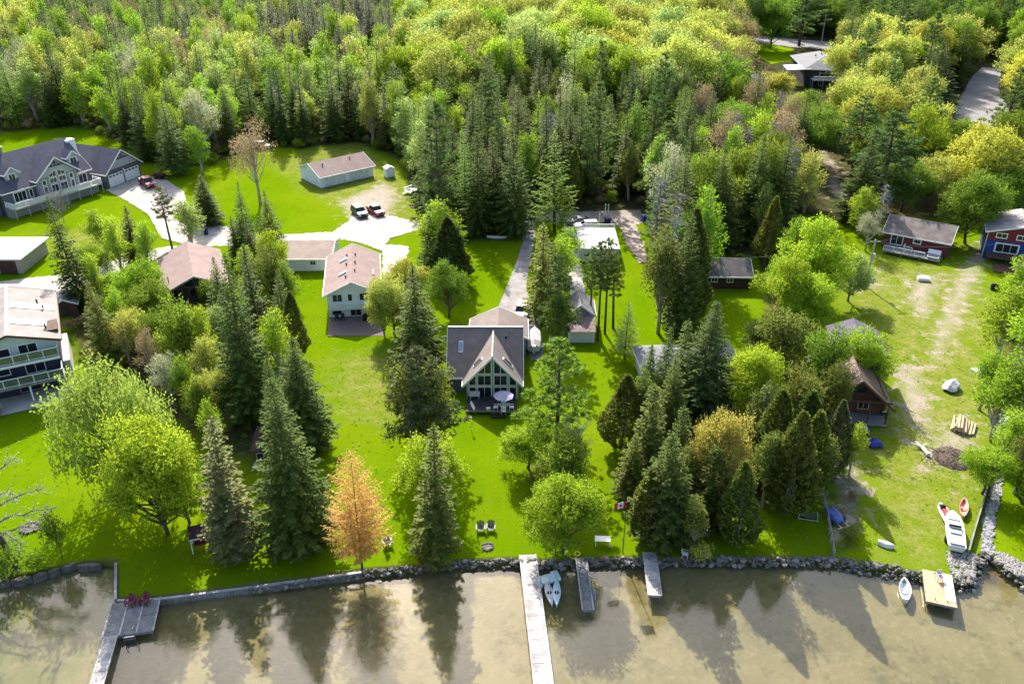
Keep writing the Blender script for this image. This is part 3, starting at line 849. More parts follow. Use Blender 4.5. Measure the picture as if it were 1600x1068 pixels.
# ------------------------------------------------ small dark shed and hip-roofed garage at the lane
h = thing('dark_shed', 'little dark shed with grey roof in the shade of a tall spruce', 'shed', (-65.0, 110.0), R(25))
gable_walls(h, M_WOODBROWN, -1.6, 1.6, 0, 3.4, 0, 2.0, 2.8, 'y')
gable_roof(h, M_GREYROOF, -1.6, 1.6, 0, 3.4, 2.0, 2.85, 'y', .3, .3, .1, M_TRIM)
MB().box(-.45, .45, -.05, -.003, 0, 1.8).build('door', M_WOODDARK, h)
h = thing('hip_roof_garage', 'garage with pale hipped roof and dark red doors at the picture edge', 'garage', (-90.5, 125.3), 0)
MB().box(0, 11.4, 0, 8.5, 0, 2.7).build('wall', siding('taupe_siding', (.3, .27, .25)), h)
hip_roof(h, mat('white_metal_roof', (.55, .53, .52), .5, (.48, .46, .45)), 0, 11.4, 0, 8.5, 2.75, 4.3, .45, M_TRIM)
for x_ in (5.5, 9.2): MB().box(x_ - 1.4, x_ + 1.4, -.05, -.003, .02, 2.2).build('garage_door', mat('dark_maroon_door', (.06, .022, .026), .6), h)

# ------------------------------------------------ large slate-roofed house, upper left of the photo
M_GREYSID = siding('slate_grey_siding', (.1, .105, .125), .22)
M_STONEW = mat('grey_stone_veneer', (.3, .3, .32), .9, (.2, .2, .215), 4, .5, 8)
M_GABLE = siding('pale_grey_shakes', (.4, .42, .45), .2)
h = thing('slate_roof_house', 'large grey house with slate blue roof, arched window wall and two dormers', 'house', (-94.3, 151.9), R(59))
gable_walls(h, M_GREYSID, -1, 17.3, .5, 13, 0, 5.0, 10.0, 'x')
rf = gable_roof(h, M_NAVYROOF, -1, 17.3, .5, 12.5, 5.0, 9.9, 'x', .6, .35, .2, M_TRIM)
gable_walls(h, M_GREYSID, -9, -1.2, 1.5, 11.5, 0, 4.4, 8.2, 'x')
gable_roof(h, M_NAVYROOF, -9, -1.4, 1.5, 11.5, 4.4, 8.2, 'x', .5, .2, .2, M_TRIM)
# central gable bay with the window wall
gable_walls(h, M_STONEW, 5.7, 14.0, -.6, 6, 0, 5.75, 9.0, 'y', name='bay')
gable_roof(h, M_NAVYROOF, 5.7, 14.0, -.6, 6.2, 5.75, 9.05, 'y', .6, .6, .2, M_TRIM)
MB().prism([(6.0, -.66, 5.6), (13.7, -.66, 5.6), (9.85, -.66, 8.7)], (0, .05, 0)).build('gable_face', M_GABLE, h)
tb = MB(); tb.bar((8.2, -.74, 7.35), (11.5, -.74, 7.35), .16); tb.bar((9.85, -.76, 7.4), (9.85, -.76, 8.7), .16)
tb.bar((8.9, -.75, 7.4), (9.85, -.75, 8.2), .12); tb.bar((10.8, -.75, 7.4), (9.85, -.75, 8.2), .12)
tb.build('gable_truss', M_WOODDARK, h)
bo = (0, -.6, 0)
for i, x_ in enumerate((7.0, 8.9, 10.8, 12.7)):
    w_ = .9 if i in (0, 3) else 1.6
    nx = 1 if i in (0, 3) else 2
    window(h, x_, 2.15, w_, 1.75, o=bo, nx=nx, fw=.13)
    window(h, x_, 4.05, w_, 1.15, o=bo, nx=nx, fw=.13)
for s_ in (-1, 1):
    c_ = 9.85
    arc = [(c_ + s_ * .12, 5.35), (c_ + s_ * 1.75, 5.35), (c_ + s_ * 1.7, 5.75), (c_ + s_ * 1.2, 6.25), (c_ + s_ * .12, 6.55)]
    poly_window(h, arc, (0, -.66, 0), fw=.1, bars=(((c_ + s_ * .9, 5.4), (c_ + s_ * .85, 6.35)),))
for x_ in (2.6, 15.4):
    dm = gable_walls(h, M_GABLE, x_ - 1.25, x_ + 1.25, 1.9, 5.5, 5.6, 7.5, 8.5, 'y', name='dormer')
    gable_roof(dm, M_NAVYROOF, x_ - 1.25, x_ + 1.25, 1.9, 6.2, 7.5, 8.55, 'y', .35, .3, .12, M_TRIM)
    window(h, x_, 5.9, 1.5, 1.4, o=(0, 1.9, 0), nx=2, fw=.16)
window(h, 2.4, 2.1, 2.6, 2.0, o=(0, .5, 0), nx=3, name='patio_door', fw=.16); window(h, 4.6, 2.3, .8, 1.7, o=(0, .5, 0), nx=1, fw=.12)
window(h, 15.6, 2.1, 2.0, 2.0, o=(0, .5, 0), nx=2, name='patio_door', fw=.16)
MB().box(3.0, 5.0, 7.2, 9.2, 8.5, 10.9).build('chimney', M_STONEW, h)
MB().box(2.8, 5.2, 7.0, 9.4, 10.9, 11.1).build('chimney_cap', mat('pale_cap', (.62, .55, .48)), h)
MB().box(17.0, 19.0, 5.5, 7.2, 4.5, 9.6).build('side_turret', M_TRIM, h)
deck_boards(h, -1, 17.6, -2.6, .45, 2.0, M_CONCRETE, .3)
railing(h, [(-.9, .3), (-.9, -2.5), (17.5, -2.5), (17.5, .3)], 2.0, 1.0, M_TRIM, 2.2, .16, panel=mat('white_rail_panel', (.6, .61, .63)))
MB().box(-1, 17.4, -1.2, .45, 0, 1.7).build('stone_base', M_STONEW, h)
# garage wing
g_ = thing('double_garage', 'grey two door garage wing joined to the slate roofed house', 'garage', (-83.3, 168.2), R(68))
gable_walls(g_, M_GREYSID, 0, 9.4, 0, 12, 0, 3.3, 6.9, 'y')
gr = gable_roof(g_, M_NAVYROOF, 0, 9.4, 0, 12, 3.3, 6.95, 'y', .5, .6, .2, M_TRIM)
MB().prism([(.3, -.06, 3.45), (9.1, -.06, 3.45), (4.7, -.06, 6.6)], (0, .05, 0)).build('gable_face', M_GABLE, g_)
tb = MB(); tb.bar((3.0, -.12, 5.2), (6.4, -.12, 5.2), .16); tb.bar((4.7, -.13, 5.2), (4.7, -.13, 6.6), .16); tb.bar((3.7, -.125, 5.2), (4.7, -.125, 6.1), .12); tb.bar((5.7, -.125, 5.2), (4.7, -.125, 6.1), .12)
tb.build('gable_truss', M_WOODDARK, g_)
for x_ in (2.5, 6.9):
    d_o = MB().box(x_ - 2.0, x_ + 2.0, -.07, -.003, .02, 2.5).build('garage_door', M_TRIM, g_)
    for k in range(1, 4): MB().box(x_ - 2.0, x_ + 2.0, -.078, -.069, .62 * k - .015, .62 * k + .015).build('panel_joint', M_SOFTGREY, d_o)
    for k in range(4): MB().box(x_ - 1.75 + k * .95, x_ - 1.1 + k * .95, -.08, -.0705, 2.02, 2.32).build('pane', M_GLASS, d_o)
vents(gr, M_BLACK, [(5.6, 2, 6.3), (5.6, 4.5, 6.3), (5.6, 7, 6.3)], .16, .3)
MB().box(4.6, 4.8, -.3, -.08, 2.6, 2.95).build('lamp', M_TRIM, g_)

# ------------------------------------------------ bunkhouse beside the driveway
h = thing('bunkhouse', 'small shed with white front and mossy red roof below a grey gable', 'shed', (9.55, 102.1), R(-1))
MB().prism([(-1.75, 0, 0), (-1.75, 3.3, 0), (-1.75, 3.3, 2.7), (-1.75, 0, 1.85)], (3.5, 0, 0)).build('front_wall', mat('cream_boards', (.62, .62, .56), .7, (.54, .54, .49), 1.5), h)
MB().slab((-1.9, -.3, 1.83), (1.9, -.3, 1.83), (1.9, 3.3, 2.8), (-1.9, 3.3, 2.8), .08).build('lean_to_roof', mat('mossy_red_shingles', (.2, .11, .105), .95, (.34, .27, .26), 1.6, .5, 8), h)
gable_walls(h, siding('grey_boards', (.2, .2, .22)), -1.85, 1.85, 3.34, 8, 0, 2.75, 4.15, 'y')
gable_roof(h, mat('pale_grey_shingles', (.2, .195, .195), .9, (.16, .155, .155), .8, .4, 9), -1.85, 1.85, 3.34, 8, 2.75, 4.2, 'y', .3, .2, .12, M_TRIM)
MB().box(-1.76, -1.55, -.03, 0, 0, 1.8).build('corner_board', M_TRIM, h); MB().box(1.55, 1.76, -.03, 0, 0, 1.8).build('corner_board', M_TRIM, h)

# ------------------------------------------------ white flat-roofed trailer
h = thing('white_trailer', 'flat roofed white trailer with railings beside the dirt track', 'trailer', (14.4, 129.6), R(-1))
MB().box(-3.3, 3.3, 0, 9.2, .35, 2.5).build('wall', mat('grey_white_panel', (.5, .5, .49), .6, (.42, .42, .41)), h)
MB().box(-3.4, 3.4, -.1, 9.3, 2.5, 2.62).build('roof', mat('white_membrane', (.5, .49, .46), .6, (.42, .41, .38), .8), h)
railing(h, [(-3.3, 9.2), (3.3, 9.2)], 2.62, .7, M_TRIM, 1.6, .2); railing(h, [(-3.3, 9.2), (-3.3, .2)], 2.62, .5, M_SOFTGREY, 1.8)
for x_ in (-2, 0, 2): window(h, x_, 1.1, 1.1, .9, nx=1)
for y_ in (2.5, 6.5): MB().box(-3.0, 3.0, y_ - .12, y_ + .12, 0, .35).build('axle_block', M_BLACK, h)

# ------------------------------------------------ brown cabin with two windows
h = thing('brown_cabin', 'dark brown cabin with two small white windows and black roof', 'cabin', (33.3, 119.5), R(-3))
gable_walls(h, siding('dark_brown_siding', (.06, .03, .024), .25), -3.6, 3.6, 0, 6.6, 0, 2.4, 3.7, 'x')
gable_roof(h, mat('charcoal_shingles', (.07, .065, .07), .95, (.12, .11, .115), .7, .5, 8), -3.6, 3.6, 0, 6.6, 2.4, 3.75, 'x', .45, .35, .12, M_TRIM)
for x_ in (-1.9, .5): window(h, x_, 1.1, 1.0, .8, nx=2)

# ------------------------------------------------ half-hidden cottage behind the spruce
h = thing('grey_roof_cottage', 'low cottage with grey hip roof half hidden behind a big blue spruce', 'house', (16.6, 89.4), R(4))
MB().box(0, 12, 0, 6.6, 0, 2.6).build('wall', mat('cream_siding', (.6, .56, .45)), h)
hip_roof(h, M_GREYROOF, 0, 12, 0, 6.6, 2.6, 4.1, .5, M_TRIM)
for x_ in (2, 5, 8.5): window(h, x_, 1.0, 1.3, 1.0)

# ------------------------------------------------ log cabin
h = thing('log_cabin', 'brown log cabin with sweeping roof and shaded front porch', 'cabin', (40.6, 84.4), R(-9))
lg = MB()
for i in range(11):
    z_ = .15 + i * .25
    lg.tube([(-3.5, 0, z_), (3.5, 0, z_)], .14, 6); lg.tube([(3.3, -.2, z_), (3.3, 8, z_)], .14, 6); lg.tube([(-3.3, -.2, z_), (-3.3, 8, z_)], .14, 6)
for i in range(9):
    z_ = 2.9 + i * .25; w_ = 3.3 * (1 - (z_ - 2.7) / 2.75)
    if w_ > .3: lg.tube([(-w_, .0, z_), (w_, .0, z_)], .14, 6)
tag(lg.build('log_wall', M_LOG, h), kind='stuff')
gable_walls(h, M_LOG, -3.2, 3.2, .1, 8, 0, 2.7, 5.2, 'y', name='wall_core')
gable_roof(h, mat('brown_metal_roof', (.17, .105, .085), .6, (.13, .08, .065), 1.2), -3.3, 3.3, 0, 9, 2.6, 5.45, 'y', .9, 1.5, .14, M_WOODBROWN)
gable_walls(h, M_LOG, -1.2, 3.9, 6.0, 12.5, 0, 5.2, 6.3, 'y', name='upper_wall')
gable_roof(h, mat('lavender_metal_roof', (.14, .13, .165), 1.0, (.11, .1, .13), 1, spec=0), -1.4, 4.1, 5.6, 12.5, 5.2, 6.4, 'y', .4, .35, .12, M_WOODBROWN)
window(h, 1.0, .9, 1.3, 1.0, o=(0, -.14, 0), nx=2, frame=M_WOODTAN); window(h, -1.6, .2, 1.1, 2.0, o=(0, -.14, 0), nx=1, frame=M_WOODBROWN, name='door')
window(h, 0, 3.1, 2.2, .9, o=(0, -.14, 0), nx=2, frame=M_WOODBROWN)
deck_boards(h, -3.6, 3.4, -2.4, -.2, .35, M_WOODGREY, .2)
for x_ in (-3.3, -1, 1.2, 3.2): MB().tube([(x_, -2.2, .35), (x_, -2.2, 2.5)], .1).build('porch_post', M_LOG, h)
MB().tube([(-3.8, -1.3, 2.62), (3.8, -1.3, 2.62)], .13).build('porch_beam', M_LOG, h)

# ------------------------------------------------ purple-red cottage with deck
h = thing('maroon_cottage', 'maroon cottage with mossy dark roof and railed deck under a maple', 'house', at(1378, 385), ground_rz(at(1378, 385), at(1480, 405)))
gable_walls(h, siding('maroon_siding', (.13, .03, .04)), 0, 10.2, 0, 8, 0, 3.0, 4.6, 'x')
gable_roof(h, M_MOSSROOF, 0, 10.2, 0, 8, 3.0, 4.65, 'x', .5, .35, .14, M_TRIM)
window(h, 5.3, 1.6, 1.3, .9, nx=1, fw=.15); window(h, 2.1, .75, 2.0, 1.9, nx=2, name='patio_door', fw=.13)
deck_boards(h, .6, 9.6, -3.2, -.06, .6, M_WOODGREY, .2)
railing(h, [(.7, -3.1), (7.2, -3.1)], .6, .85, M_TRIM, 1.6); railing(h, [(3.6, -.3), (3.6, -1.9), (5.0, -1.9)], .6, .85, M_TRIM, 1.2)
b_ = on_house(h, 'deck_bench', 'white bench on the maroon cottage deck', 'bench', (8.4, -1.1, .605))
MB().box(-1, 1, -.35, .2, .35, .45).build('seat', M_TRIM, b_); MB().box(-1, 1, .21, .3, .35, .95).build('backrest', M_TRIM, b_)
for a_ in (-.85, .85): MB().box(a_ - .05, a_ + .05, -.3, .2, 0, .35).build('leg', M_TRIM, b_)
pl_ = on_house(h, 'planter_frame', 'white planter frame at the corner of the maroon cottage deck', 'planter', (0, 0, 0))
fr_ = MB()
for p, q in (((7.6, -2.9), (9.3, -2.9)), ((9.3, -2.9), (9.3, -1.9)), ((9.3, -1.9), (7.6, -1.9)), ((7.6, -1.9), (7.6, -2.9))): fr_.bar((*p, .9), (*q, .9), .08)
fr_.build('rim', M_TRIM, pl_); MB().box(7.66, 9.24, -2.84, -1.96, .605, .82).build('box', M_WOODGREY, pl_)

# ------------------------------------------------ blue and red house
bx_, by_ = at(1534, 402)
h = thing('blue_house', 'house with blue lower wall, red gable and raised wooden deck', 'house', (bx_, by_), R(-24))
M_BLUES = siding('blue_siding', (.018, .05, .25)); M_REDS = siding('dark_red_siding', (.2, .025, .035))
MB().box(0, 10, 0, 8.5, 0, 3.3).build('lower_wall', M_BLUES, h)
gable_walls(h, M_REDS, .02, 9.98, .02, 8.4, 3.3, 4.9, 6.3, 'y', name='upper_wall')
gable_roof(h, mat('pale_mottled_shingles', (.42, .37, .35), .9, (.22, .19, .18), .7, .4, 8), 0, 10, 0, 8.5, 4.9, 6.35, 'y', .5, .5, .14, M_TRIM)
window(h, 2.0, 3.75, 1.7, .95, nx=2, fw=.14, o=(0, .02, 0)); window(h, 5.0, 3.75, 1.7, .95, nx=2, fw=.14, o=(0, .02, 0))
window(h, 3.2, 1.25, 3.6, 1.75, nx=3, fw=.2, name='patio_door')
deck_boards(h, .4, 6.4, -2.0, -.06, 1.1, M_WOODBROWN, .2)
railing(h, [(.5, -1.9), (6.3, -1.9)], 1.1, .8, M_WOODBROWN, 1.4, .3)
steps(h, 4.4, 6.0, -2.05, 1.05, 5, M_WOODGREY, .4)
MB().box(1.5, 5.5, -6.0, -2.2, 0, .14).build('ground_deck', M_WOODBROWN, h)
MB().bar((6.5, -2.0, 1.9), (6.8, -4.4, .9), .12).build('handrail', M_TRIM, h)
MB().box(-.12, -.02, .1, .22, 0, 4.6).build('downpipe', M_TRIM, h)

# ------------------------------------------------ far dark house at the road
h = thing('far_dark_house', 'dark two storey house with grey roof and white balcony far in the woods', 'house', (90.0, 266), R(-6))
MB().box(0, 13, 0, 22, 0, 5.2).build('wall', siding('near_black_siding', (.028, .03, .042)), h)
hip_roof(h, M_GREYROOF, -.2, 13, 0, 22, 5.25, 8.0, .7, M_TRIM)
window(h, 6.5, 3.0, 5.0, 1.9, nx=3); window(h, 10.6, 3.2, 1.6, 1.2); window(h, 6.0, .4, 4.0, 2.0, nx=2)
deck_boards(h, 1.5, 11, -3.2, -.06, 2.6, M_SOFTGREY, .3); railing(h, [(1.6, -3.1), (10.9, -3.1)], 2.6, 1.0, M_TRIM, 2, panel=MATS['white_rail_panel'])
MB().slab((-6, -1, 5.0), (1, -1, 5.4), (1, 7, 5.4), (-6, 7, 5.0), .15).build('canopy_roof', M_SOFTGREY, h)
for x_, y_ in ((-5.7, -.7), (-5.7, 6.6)): MB().box(x_ - .1, x_ + .1, y_ - .1, y_ + .1, 0, 4.8).build('canopy_post', M_TRIM, h)
vents(h, M_BLACK, [(4, 9, 7.6), (6, 10, 7.9), (8, 9, 7.6)], .2, .4)

# ------------------------------------------------ small hut by the tall spruce, canopy swing, shed by the road
h = thing('shore_hut', 'small hut with flat dark maroon roof beside the tallest lawn spruce', 'shed', at(417, 724), R(4))
MB().box(-1.2, 1.2, 0, 3.6, 0, 1.9).build('wall', M_WOODBROWN, h)
MB().slab((-1.5, -.4, 1.95), (1.4, -.4, 1.95), (1.4, 3.9, 2.35), (-1.5, 3.9, 2.35), .1).build('roof', mat('maroon_felt', (.075, .04, .048), .9, (.05, .028, .034), 1.2), h)
window(h, -.2, .5, 1.6, 1.0, nx=2, frame=M_SOFTGREY); MB().box(-1.3, 1.3, -1.0, -.05, 0, .3).build('step', M_SOFTGREY, h)
h = thing('shed_by_road', 'tiny grey roofed shed at the edge of the far trees', 'shed', at(1190, 138), R(20))
gable_walls(h, M_SOFTGREY, -2, 2, 0, 4, 0, 2.4, 3.5, 'y'); gable_roof(h, M_GREYROOF, -2, 2, 0, 4, 2.4, 3.55, 'y', .3, .3, .12, M_TRIM)
# ================================================================== SHORE WORKS
def rock_mesh(seed, sub=1):
    r = random.Random(seed); bm = bmesh.new()
    bmesh.ops.create_icosphere(bm, subdivisions=sub, radius=.5)
    ax = Vector((r.uniform(-1, 1), r.uniform(-1, 1), r.uniform(-1, 1)))
    for v in bm.verts:
        n = v.co.normalized()
        v.co *= 1 + .22 * math.sin(n.dot(ax) * 5 + seed) + r.uniform(-.12, .12)
        v.co.z *= .72
    me = bpy.data.meshes.new('stone'); bm.to_mesh(me); bm.free()
    return me
STONE_M = [M_STONE, mat('pale_shore_stone', (.3, .285, .265), .85, (.19, .18, .165), 1.6, .5, 6), mat('dark_shore_stone', (.14, .13, .12), .9, (.08, .075, .07), 1.6, .5, 6), mat('brown_shore_stone', (.27, .22, .17), .9, (.18, .145, .11), 1.6, .5, 6)]
ROCKS = []
for i in range(8):
    me = rock_mesh(i); me.materials.append(STONE_M[(0, 0, 1, 2, 3, 1, 0, 2)[i]]); ROCKS.append(me)
def shore_pts(px0, px1, step):
    xs = []; x0 = at(px0, 880)[0]; x1 = at(px1, 880)[0]; x = x0
    while x < x1:
        xs.append((x, float(shore_y(x)))); x += step
    return xs
sr = random.Random(5)
bank = thing('stone_bank', 'sloping bank of loose grey shore stones along the lake', 'stone bank', (*at(900, 876), 0), 0)
bank_o = at(900, 876)
stones = []
for (x, y) in shore_pts(402, 1660, .11):
    for k in range(3):
        o = sr.uniform(-.68, .2) if x < 30.5 else sr.uniform(-1.0, .5)
        if x < -3: o = sr.uniform(-.6, .08)
        s = sr.choice((.14, .17, .2, .22, .25, .28, .32, .38, .48, .66)) * (.7 if x < 0 else .85)
        z = .02 + min(0, o) * .58 + sr.uniform(-.05, .08)
        stones.append((s, x + sr.uniform(-.2, .2), y + o, z))
stones.sort(reverse=True)
extra = MB()
for i, (s, x, y, z) in enumerate(stones):
    me = ROCKS[sr.randrange(8)]
    rot = (sr.uniform(-.4, .4), sr.uniform(-.4, .4), sr.uniform(0, 6.28)); sc_ = (s * sr.uniform(.85, 1.35), s * sr.uniform(.8, 1.1), s * sr.uniform(.75, 1.05))
    if i < 290:
        o = link_mesh('stone', me, bank); o.location = (x - bank_o[0], y - bank_o[1], z); o.rotation_euler = rot; o.scale = sc_
    else:
        M4 = Matrix.LocRotScale(Vector((x - bank_o[0], y - bank_o[1], z)), Matrix.Rotation(rot[2], 3, 'Z').to_quaternion(), Vector(sc_))
        extra.add([M4 @ v.co for v in me.vertices], [tuple(p.vertices) for p in me.polygons])
tag(extra.build('small_stones', STONE_M[0], bank), kind='stuff')
# pebble creek and gravel bar on the right
CREEK = PX((1560, 640), (1588, 655), (1582, 700), (1566, 760), (1556, 810), (1552, 862), (1534, 862), (1536, 815), (1546, 765), (1562, 710))
sheet('creek_bed', CREEK, mat('creek_gravel', (.33, .33, .34), .9, (.16, .165, .18), 2.2, .7, 9), 'pebble bed of the narrow creek', z=.014, jitter=.25, raw=True)
def pebbles(name, poly, n, label, smin, smax, mats=(0, 1, 2, 5)):
    xs = [p[0] for p in poly]; ys = [p[1] for p in poly]; mb = MB(); k = 0
    P = np.array([(sr.uniform(min(xs), max(xs)), sr.uniform(min(ys), max(ys))) for _ in range(n * 5)])
    P = P[in_poly(P[:, 0], P[:, 1], poly) > 0][:n]
    for x, y in P:
        me = ROCKS[sr.choice(mats)]; s = sr.uniform(smin, smax)
        M4 = Matrix.LocRotScale(Vector((x, y, s * .12)), Matrix.Rotation(sr.uniform(0, 6.28), 3, 'Z').to_quaternion(), Vector((s, s * .9, s * .8)))
        mb.add([M4 @ v.co for v in me.vertices], [tuple(p.vertices) for p in me.polygons])
    return tag(mb.build(name, STONE_M[1], None), label, kind='stuff')
pebbles('creek_pebbles', CREEK, 900, 'pale pebbles lying in the creek bed', .12, .34)
pebbles('gravel_bar', PX((1546, 860), (1566, 862), (1600, 880), (1640, 900), (1640, 930), (1600, 906), (1565, 884)), 900, 'bar of pale pebbles at the creek mouth', .14, .4)
pebbles('stone_beach', PX((1480, 862), (1522, 866), (1524, 898), (1492, 904), (1484, 890)), 260, 'loose stones at the head of the wooden float', .2, .5)
cw = thing('creek_wall', 'low dark timber wall holding the creek bank', 'wall', (*at(1512, 862), 0))
co = at(1512, 862)
cpts = [at(1512, 866), at(1522, 830), at(1534, 790), at(1546, 745), (at(1560, 700))]
for a, b in zip(cpts[:-1], cpts[1:]):
    MB().bar((a[0] - co[0], a[1] - co[1], .3), (b[0] - co[0], b[1] - co[1], .3), .14, .6).build('wall_board', M_WOODGREY, cw)
# flat slab rocks at far left shore
fl = thing('slab_rock_edge', 'row of long dark slab rocks edging the lawn at the far shore corner', 'rocks', (*at(80, 890), 0))
fo_ = at(80, 890)
for (a, b) in (((-20, 905), (18, 903)), ((20, 903), (52, 898)), ((54, 897), (76, 891)), ((78, 890), (96, 885)), ((98, 884), (122, 876)), ((124, 880), (160, 878))):
    p, q = at(*a), at(*b)
    mb = MB(); r2 = random.Random(a[0])
    dx, dy = q[0] - p[0], q[1] - p[1]
    top = []
    for k in range(7):
        t = k / 6; wv = .38 * math.sin(math.pi * (t * .9 + .05)) + r2.uniform(-.04, .04)
        top.append((p[0] + dx * t - fo_[0], p[1] + dy * t - .35 - wv * .6 - fo_[1], .12))
    for k in range(6, -1, -1):
        t = k / 6; wv = .38 * math.sin(math.pi * (t * .9 + .05)) + r2.uniform(-.04, .04)
        top.append((p[0] + dx * t - fo_[0], p[1] + dy * t - .3 + wv * .6 - fo_[1], .12))
    mb.prism(top, (0, 0, -.9)); mb.build('slab_rock', STONE_M[2], fl)
# wooden lake wall on the left
lw = thing('timber_lake_wall', 'grey vertical board retaining wall along the shaded lawn', 'retaining wall', (*at(184, 936), 0))
lo_ = at(184, 936)
def wall_run(p, q, z0=-1.3, z1=.0, pitch=.26):
    L = math.hypot(q[0] - p[0], q[1] - p[1]); n = int(L / pitch); dx, dy = (q[0] - p[0]) / L, (q[1] - p[1]) / L
    for i in range(n):
        a = i * pitch; mb = MB()
        s = (p[0] + dx * a - lo_[0], p[1] + dy * a - lo_[1]); e = (p[0] + dx * (a + pitch * .9) - lo_[0], p[1] + dy * (a + pitch * .9) - lo_[1])
        zt = z1 + rnd.uniform(-.03, .03)
        mb.prism([(s[0], s[1] - .1, z0), (e[0], e[1] - .1, z0), (e[0], e[1] - .1, zt), (s[0], s[1] - .1, zt)], (dy * .1, -dx * .1, 0)); mb.build('board', M_WOODGREY, lw)
    MB().bar((p[0] - lo_[0], p[1] - lo_[1] - .1, z1 + .07), (q[0] - lo_[0], q[1] - lo_[1] - .1, z1 + .07), .24, .07).build('cap_rail', M_WOODPALE, lw)
wall_run(at(184, 937), at(246, 935)); wall_run(at(246, 935), at(402, 915)); wall_run(at(402, 915), at(566, 893), z1=.02)
a_, b_ = at(183, 880), at(183, 936)
MB().bar((a_[0] - lo_[0] - .1, a_[1] - lo_[1], -.5), (b_[0] - lo_[0] - .1, b_[1] - lo_[1] - .05, -.5), .24, 1.3).build('side_wall', M_WOODPALE, lw)

# ------------------------------------------------ docks
def dock(name, label, p0, p1, w, z=.1, m=M_WOODPALE, sections=3, pitch=.16, legs=True, group=None, stringers=0):
    """dock from shore point p0 to outer end p1 (X, Y); each deck section a part of its own, its planks real"""
    L = math.hypot(p1[0] - p0[0], p1[1] - p0[1]); rz = math.atan2(p1[1] - p0[1], p1[0] - p0[0]) + math.pi / 2
    d = thing(name, label, 'dock', (p0[0], p0[1], 0), rz, group)     # local -y runs out over the lake
    for i in range(sections):
        y1 = -L * i / sections; y0 = -L * (i + 1) / sections + .03
        mb = MB(); n = max(1, int((y1 - y0) / pitch))
        for k in range(n):
            a = y0 + (y1 - y0) * k / n; j = rnd.uniform(-.012, .012)
            mb.box(-w/2 + j, w/2 + j, a + .008, a + (y1 - y0) / n - .008, z - .05 + rnd.uniform(-.006, .006), z + rnd.uniform(-.006, .006))
        sec = mb.build('deck_section', m, d)
        fr = MB(); fr.box(-w/2 + .02, -w/2 + .1, y0, y1, z - .25, z - .06); fr.box(w/2 - .1, w/2 - .02, y0, y1, z - .25, z - .06); fr.box(-w/2 + .1, w/2 - .1, y0, y0 + .06, z - .25, z - .06)
        fr.build('frame', M_WOODGREY, sec)
        for s in range(stringers):
            x = -w/2 + w * (s + .0) / max(1, stringers - 1); MB().box(x - .07, x + .07, y0, y1, z + .012, z + .05).build('edge_strip', M_WOODPALE, sec)
    if legs:
        for i in range(sections + 1):
            for s in (-1, 1):
                y = -L * i / sections + (.1 if i == sections else -.1)
                MB().tube([(s * (w/2 - .14), y, -2.4), (s * (w/2 - .14), y, z - .06)], .05, 6).build('leg', M_GREYMETAL, d)
    return d
z_ = .1
def ladder(par, x, y, z, w=.45, n=4, m=None, drop=1.4):
    mb = MB(); m = m or M_GREYMETAL
    for s in (-1, 1): mb.tube([(x + s * w/2, y + .35, z + .02), (x + s * w/2, y + .3, z + .75), (x + s * w/2, y - .05, z + .7), (x + s * w/2, y - .12, z - drop)], .03, 6)
    for k in range(n): mb.box(x - w/2, x + w/2, y - .18, y - .04, z - .12 - k * .3, z - .08 - k * .3)
    return mb.build('ladder', m, par)
# platform dock on the left with its long walkway
pl0, pl1 = at(213, 937, z_), at(199.5, 991, z_)
d = dock('platform_dock', 'wide grey dock platform holding two maroon chairs', pl0, pl1, 4.05, z_, M_WOODGREY, 2, .15, stringers=4)
ladder(d, .1, -math.hypot(pl1[0] - pl0[0], pl1[1] - pl0[1]) - .05, z_, .9, 4)
dock('walkway_dock', 'long narrow walkway leading from the platform out to the lake', at(173.5, 993, z_), at(139, 1110, z_), 1.0, z_, M_WOODPALE, 4, .15, stringers=2)
dock('long_dock', 'longest pale weathered dock reaching out of the picture', at(824.5, 866, z_), at(856, 1120, z_), 1.5, z_, M_WOODPALE, 7, .15, stringers=2)
d3 = dock('narrow_dock', 'narrow grey dock with a small ladder on its side', at(908, 870, z_), at(919, 953, z_), .98, z_, M_WOODGREY, 5, .15, stringers=2)
mb = MB()
for s in (-.25, .25): mb.tube([(.75, -4.6 + s, -1.5), (.75, -4.6 + s, .75), (.5, -4.6 + s, .8)], .03, 6)
for k in range(4): mb.box(.66, .86, -4.85, -4.35, -.5 + k * .28, -.46 + k * .28)
mb.build('side_ladder', mat('blue_grey_metal', (.3, .35, .45), .4), d3)
dock('short_dock', 'short dock with pale new boards at its outer end', at(1014.5, 862, z_), at(1023.5, 930, z_), 1.18, z_, M_WOODPALE, 3, .15, stringers=2)
fd0, fd1 = at(1464, 893, .25), at(1471.5, 944, .25)
d = dock('wooden_float', 'square tan plank float tied at the stony bank', fd0, fd1, 2.5, .25, M_WOODTAN, 1, .3)
MB().box(.45, 1.22, -3.6, -.05, .262, .29).build('white_sheet', mat('white_board', (.7, .68, .64), .6, (.6, .55, .5), 1.5), d)
MB().box(-1.2, 1.2, -3.72, -.1, -.45, .0).build('float_drum', M_BLACK, d)
for x in (-.5, .5): MB().tube([(x, -3.75, -.5), (x, -3.75, .5)], .04, 6).build('post', M_GREYMETAL, d)

